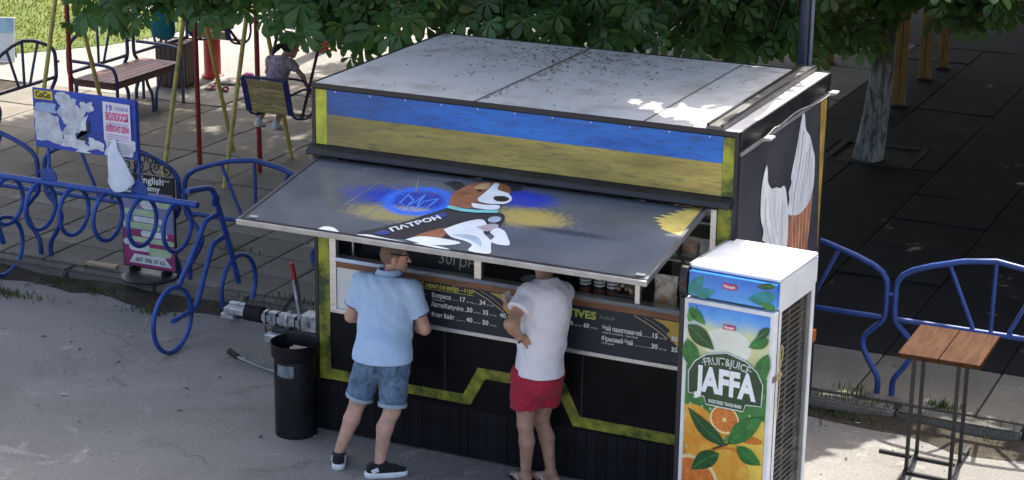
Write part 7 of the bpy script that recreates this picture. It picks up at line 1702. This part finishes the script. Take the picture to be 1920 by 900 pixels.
def rot_mats(n, r_, droop):
    yaw = r_.random(n)*2*math.pi; pit = -droop+r_.normal(0, 0.35, n); rol = r_.normal(0, 0.3, n)
    cy, sy, cp, sp_, cr, sr = np.cos(yaw), np.sin(yaw), np.cos(pit), np.sin(pit), np.cos(rol), np.sin(rol)
    o = np.zeros(n); i = np.ones(n)
    Rz = np.stack([np.stack([cy, -sy, o], 1), np.stack([sy, cy, o], 1), np.stack([o, o, i], 1)], 1)
    Rx = np.stack([np.stack([i, o, o], 1), np.stack([o, cp, -sp_], 1), np.stack([o, sp_, cp], 1)], 1)
    Ry = np.stack([np.stack([cr, o, sr], 1), np.stack([o, i, o], 1), np.stack([-sr, o, cr], 1)], 1)
    return Rz @ Rx @ Ry
def leaf_mass(name, P, TV, TF, scale, seed, parent, droop=0.5):
    r_ = np.random.default_rng(seed); n = len(P); M = rot_mats(n, r_, droop); s = scale*(0.75+0.5*r_.random(n))
    V = np.einsum('nij,vj->nvi', M, TV)*s[:, None, None]+P[:, None, :]
    nv = len(TV); F = np.array(TF); nf = len(F)
    FF = (F[None]+np.arange(n)[:, None, None]*nv).reshape(-1, 4)
    me = bpy.data.meshes.new(name); me.vertices.add(n*nv); me.vertices.foreach_set("co", (V.reshape(-1, 3)-np.array(parent.location)).ravel().astype(np.float32))
    me.loops.add(len(FF)*4); me.loops.foreach_set("vertex_index", FF.ravel().astype(np.int32)); me.polygons.add(len(FF)); me.polygons.foreach_set("loop_start", np.arange(0, len(FF)*4, 4, dtype=np.int32))
    me.update(calc_edges=True)
    o = link(name, me, LEAF, parent, True); o["kind"] = "stuff"; return o
C = np.concatenate([canopy(44000, 3), canopy(14000, 4, left=True)])
tp = np.array([[t[1].x, t[1].y] for t in TREES]); own = np.argmin(((C[:, None, :2]-tp[None])**2).sum(2), 1)
for k, (t, _) in enumerate(TREES):
    m = own == k; low = C[:, 2] < 3.9
    leaf_mass("crown", C[m & ~low], LV2, LF2, 1.65, 10+k, t, 0.35)
    leaf_mass("crown_skirt", C[m & low], LV, LFc, 0.95, 30+k, t, 0.6)

# low hanging sprays, each a twig with whole leaves: ends of the branches over the roof and the swings
SPRAYS = [[(-4.15, 2.88, 2.41, 1), (-4.37, 3.18, 2.45, 1), (-4.60, 3.45, 2.61, 1), (-3.67, 2.52, 2.47, 1), (-4.12, 2.98, 2.50, 1), (-4.19, 3.03, 2.61, 1), (-3.78, 2.93, 2.44, 1), (-3.71, 2.81, 2.60, 1), (-3.91, 2.94, 2.66, 1), (-3.50, 2.62, 2.51, 1), (-3.59, 2.92, 2.58, 1), (-3.97, 3.37, 2.61, 1), (-3.44, 2.98, 2.59, 1), (-3.44, 2.97, 2.66, 1), (-3.66, 3.12, 2.80, 1), (-3.35, 2.95, 2.65, 1), (-3.35, 3.05, 2.77, 1), (-3.54, 3.37, 2.81, 1), (-3.20, 3.03, 2.63, 1), (-3.02, 2.90, 2.81, 1), (-3.19, 3.12, 2.84, 1), (-3.00, 2.96, 2.57, 1), (-3.05, 2.98, 2.76, 1), (-3.40, 3.54, 2.70, 1), (-2.66, 2.86, 2.58, 1), (-3.05, 3.35, 2.64, 1), (-3.18, 3.62, 2.75, 1), (-2.87, 3.22, 2.53, 1), (-2.86, 3.29, 2.72, 1), (-3.12, 3.70, 2.70, 1), (-2.45, 2.92, 2.75, 1), (-2.57, 3.07, 2.88, 1), (-2.59, 3.33, 2.93, 1), (-2.25, 3.05, 2.73, 1), (-2.55, 3.34, 2.77, 1), (-2.60, 3.48, 2.84, 1), (-1.74, 2.48, 2.74, 1), (-1.95, 2.79, 2.76, 1), (-2.24, 3.31, 2.77, 1), (-1.79, 2.61, 2.54, 1), (-1.67, 2.61, 2.73, 1), (-1.96, 3.14, 2.72, 1), (-1.38, 2.29, 2.60, 1), (-1.45, 2.41, 2.71, 1), (-1.72, 2.80, 2.77, 1), (-1.78, 3.11, 2.80, 1), (-1.85, 3.07, 2.97, 1), (-1.31, 2.54, 2.57, 1), (-1.42, 2.73, 2.64, 1), (-1.57, 2.95, 2.69, 1), (-1.54, 2.92, 2.85, 1), (-1.82, 3.42, 2.87, 1), (-1.06, 2.41, 2.52, 1), (-1.29, 2.57, 2.58, 1), (-1.31, 2.79, 2.69, 1), (-1.56, 3.22, 2.68, 1), (-1.69, 3.45, 2.80, 1), (-1.06, 2.54, 2.52, 1), (-1.20, 2.88, 2.57, 1), (-1.21, 2.85, 2.69, 1), (-1.45, 3.37, 2.77, 1), (-1.53, 3.48, 2.85, 1), (-0.93, 2.54, 2.58, 1), (-0.88, 2.58, 2.71, 1), (-1.07, 2.96, 2.76, 1), (-1.15, 2.90, 2.87, 1), (-1.22, 3.21, 2.97, 1), (-0.48, 2.13, 2.72, 1), (-0.67, 2.38, 2.80, 1), (-0.84, 2.71, 2.88, 1), (-1.11, 3.13, 2.91, 1), (-1.20, 3.47, 2.96, 1), (-0.30, 2.14, 2.80, 1), (-0.64, 2.63, 2.80, 1), (-0.69, 2.87, 2.90, 1), (-0.76, 2.95, 3.01, 1), (-1.09, 3.49, 2.99, 1), (-0.30, 2.42, 2.76, 1), (-0.44, 2.64, 2.84, 1), (-0.65, 3.02, 2.93, 1), (-0.73, 3.30, 2.95, 1), (-0.68, 3.18, 3.14, 1), (-0.28, 2.61, 2.82, 1), (-0.49, 3.04, 2.85, 1), (-0.43, 2.86, 2.99, 1), (-0.55, 3.25, 3.05, 1), (-0.74, 3.62, 3.05, 1), (-0.08, 2.64, 2.83, 1), (-0.43, 3.15, 2.83, 1), (-0.41, 3.08, 2.96, 1), (-0.49, 3.35, 3.07, 1), (0.05, 2.54, 2.88, 1), (-0.03, 2.78, 2.89, 1), (-0.46, 3.47, 2.92, 1), (-0.37, 3.43, 3.05, 1), (0.18, 2.64, 2.87, 1), (0.02, 2.86, 2.91, 1), (-0.11, 3.16, 2.97, 1), (-0.12, 3.22, 3.07, 1), (0.38, 2.49, 2.81, 1), (0.08, 3.09, 2.81, 1), (0.01, 3.31, 2.90, 1), (-0.12, 3.49, 2.97, 1), (-0.23, 3.67, 3.06, 1), (0.21, 3.03, 2.64, 1), (0.29, 2.97, 2.79, 1), (0.27, 3.16, 2.87, 1), (0.00, 3.63, 2.92, 1), (-0.19, 3.92, 3.00, 1), (0.51, 2.71, 2.70, 1), (0.35, 3.29, 2.70, 1), (0.13, 3.76, 2.79, 1), (0.28, 3.41, 2.91, 1), (-0.07, 4.01, 2.93, 1), (0.72, 2.76, 2.70, 1), (0.62, 3.05, 2.80, 1), (0.45, 3.28, 2.85, 1), (0.31, 3.48, 2.93, 1), (0.20, 3.71, 3.03, 1), (0.64, 3.31, 2.62, 1), (0.64, 3.20, 2.79, 1), (0.37, 3.85, 2.75, 1), (0.27, 3.93, 2.87, 1), (0.27, 4.11, 2.99, 1), (0.81, 3.20, 2.62, 1), (0.79, 3.23, 2.78, 1), (0.71, 3.40, 2.83, 1), (0.42, 4.05, 2.87, 1), (0.37, 4.29, 2.96, 1), (1.08, 2.95, 2.74, 1), (0.92, 3.30, 2.79, 1), (0.78, 3.59, 2.79, 1), (0.51, 4.08, 2.82, 1), (0.35, 4.51, 2.93, 1), (1.15, 2.99, 2.69, 1), (0.91, 3.73, 2.64, 1), (0.91, 3.70, 2.83, 1), (0.70, 4.11, 2.87, 1), (0.72, 4.07, 2.99, 1), (1.14, 3.53, 2.58, 1), (1.13, 3.63, 2.72, 1), (0.93, 4.01, 2.75, 1), (0.95, 3.79, 2.93, 1), (0.61, 4.61, 2.92, 1), (1.47, 3.09, 2.72, 1), (1.23, 3.77, 2.71, 1), (1.20, 3.67, 2.85, 1), (0.99, 4.09, 2.91, 1), (1.03, 4.26, 2.99, 1), (1.48, 3.26, 2.80, 1), (1.29, 3.73, 2.82, 1), (1.29, 3.99, 2.92, 1), (1.10, 4.41, 2.90, 1), (1.15, 4.35, 3.07, 1), (1.46, 3.74, 2.54, 1), (1.47, 3.65, 2.67, 1), (1.39, 3.87, 2.80, 1), (1.25, 4.53, 2.78, 0), (1.15, 4.60, 2.90, 1), (1.63, 3.83, 2.52, 0), (1.35, 4.60, 2.53, 0), (1.24, 4.81, 2.58, 0), (1.16, 4.86, 2.75, 0), (1.12, 4.96, 2.82, 0), (1.63, 4.20, 2.43, 0), (1.38, 4.71, 2.51, 0), (1.51, 4.67, 2.63, 0), (1.30, 4.91, 2.72, 0), (1.20, 5.25, 2.80, 0), (1.72, 4.18, 2.48, 0), (1.53, 4.78, 2.43, 0), (1.56, 4.81, 2.60, 0), (1.32, 5.34, 2.64, 0), (1.21, 5.86, 2.63, 0), (1.72, 4.63, 2.40, 0), (1.72, 4.83, 2.47, 0), (1.53, 5.47, 2.46, 0), (1.42, 5.67, 2.58, 0), (1.40, 5.57, 2.74, 0), (1.86, 4.98, 2.35, 0), (1.86, 4.70, 2.51, 0), (1.68, 5.20, 2.54, 0), (1.69, 5.23, 2.64, 0), (1.54, 5.57, 2.70, 0), (2.09, 4.56, 2.42, 0), (1.86, 5.26, 2.40, 0), (1.86, 5.52, 2.47, 0), (1.78, 5.61, 2.57, 0), (1.59, 6.24, 2.58, 0), (2.22, 4.79, 2.35, 0), (2.12, 4.94, 2.43, 0), (1.98, 5.29, 2.55, 0), (1.95, 5.43, 2.61, 0), (1.90, 5.71, 2.69, 0), (2.25, 4.91, 2.40, 0), (2.02, 6.11, 2.24, 0), (2.04, 5.73, 2.49, 0), (1.93, 5.87, 2.58, 0), (1.88, 6.38, 2.59, 0), (2.03, 6.21, 2.18, 0), (1.84, 7.28, 2.13, 0), (1.80, 7.05, 2.34, 0), (1.79, 7.11, 2.44, 0), (1.63, 7.93, 2.42, 0), (2.07, 6.89, 2.05, 0), (1.98, 7.10, 2.16, 0), (1.78, 7.57, 2.20, 0), (1.79, 8.00, 2.32, 0), (1.67, 8.03, 2.48, 0), (2.04, 7.50, 1.90, 0), (2.05, 7.44, 2.08, 0), (1.91, 8.22, 2.02, 0), (1.91, 7.94, 2.25, 0), (1.85, 8.16, 2.34, 0), (2.12, 7.66, 1.92, 0), (2.05, 8.00, 1.94, 0), (2.00, 8.45, 2.06, 0), (2.02, 8.42, 2.19, 0), (1.86, 8.80, 2.33, 0), (2.34, 7.60, 2.16, 0), (2.23, 7.96, 2.25, 0), (2.25, 8.10, 2.34, 0), (2.11, 8.69, 2.34, 0), (2.06, 8.77, 2.50, 0), (2.53, 7.46, 2.37, 0), (2.54, 7.47, 2.52, 0), (2.33, 7.98, 2.63, 0), (2.68, 7.31, 2.48, 2), (2.78, 7.37, 2.62, 2), (2.71, 7.59, 2.73, 2), (3.12, 6.28, 2.69, 2), (2.89, 7.10, 2.70, 2), (2.99, 7.08, 2.80, 2), (3.29, 6.13, 2.58, 2), (3.20, 6.72, 2.66, 2), (3.15, 6.92, 2.77, 2), (2.99, 7.23, 2.85, 2), (3.47, 6.13, 2.57, 2), (3.42, 6.23, 2.64, 2), (3.46, 6.43, 2.77, 2), (3.20, 7.03, 2.84, 2), (3.64, 6.18, 2.52, 2), (3.52, 6.34, 2.61, 2), (3.61, 6.47, 2.72, 2), (3.41, 7.19, 2.73, 2), (3.79, 5.81, 2.59, 2), (3.72, 6.07, 2.70, 2), (3.58, 6.77, 2.68, 2), (3.62, 7.06, 2.76, 2), (3.55, 7.45, 2.84, 2), (4.08, 5.66, 2.63, 2), (3.87, 6.06, 2.72, 2), (3.80, 6.66, 2.73, 2), (3.72, 6.76, 2.81, 2), (3.74, 6.84, 2.95, 2)]]
LMS = []
for q in range(5):
    tv, tf = leaf_template((5, 6, 7, 5, 6)[q], True); rr_ = random.Random(q)
    tv = tv.copy(); rad = np.hypot(tv[:, 0], tv[:, 1]); tv[:, 2] += (0.25-0.22*q)*rad*rad*3+0.012*np.sin(tv[:, 0]*40+q)*rad/0.2; tv[:, 0] *= 1+0.12*math.sin(q*2)
    lm_ = bpy.data.meshes.new("leaf"); lm_.from_pydata([tuple(v) for v in tv], [], tf); lm_.materials.append(LEAF); lm_.shade_smooth(); LMS.append(lm_)
TWIG = mat("twig_brown", (0.06, 0.05, 0.03), 0.8)
nleaf = 0; extra = {}
for (x, y, z, own_k) in SPRAYS[0]:
    t = TREES[own_k][0]; loc = Vector(t.location)
    tip = Vector((x, y, z)); base = tip+Vector((random.uniform(-0.3, 0.3), random.uniform(0.25, 0.6), random.uniform(0.45, 0.75)))
    MB().tube([p-loc for p in spline([base, base.lerp(tip, 0.5)+Vector((0, -0.06, 0.08)), tip+Vector((0, 0, 0.08))], 4)], [0.012, 0.011, 0.010, 0.009, 0.008, 0.007, 0.006, 0.005, 0.004], 5).build("twig", TWIG, t, smooth=True)
    for k in range(7):
        f = 0 if k < 3 else random.random()
        p = tip.lerp(base, f)+Vector((random.gauss(0, 0.10), random.gauss(0, 0.10), random.gauss(0.03, 0.06)))
        if nleaf < 290 and k < 4:
            o = bpy.data.objects.new("leaf", LMS[random.randrange(5)]); COL.objects.link(o); o.parent = t; o.location = p-loc
            o.rotation_euler = (random.gauss(-0.75, 0.3), random.gauss(0, 0.3), random.uniform(2.0, 4.9)); s = random.uniform(0.6, 1.05); o.scale = (s, s, s); nleaf += 1
        else: extra.setdefault(own_k, []).append(tuple(p))
for k, P in extra.items(): leaf_mass("outer_leaves", np.array(P), LV, LFc, 1.0, 50+k, TREES[k][0], 0.7)
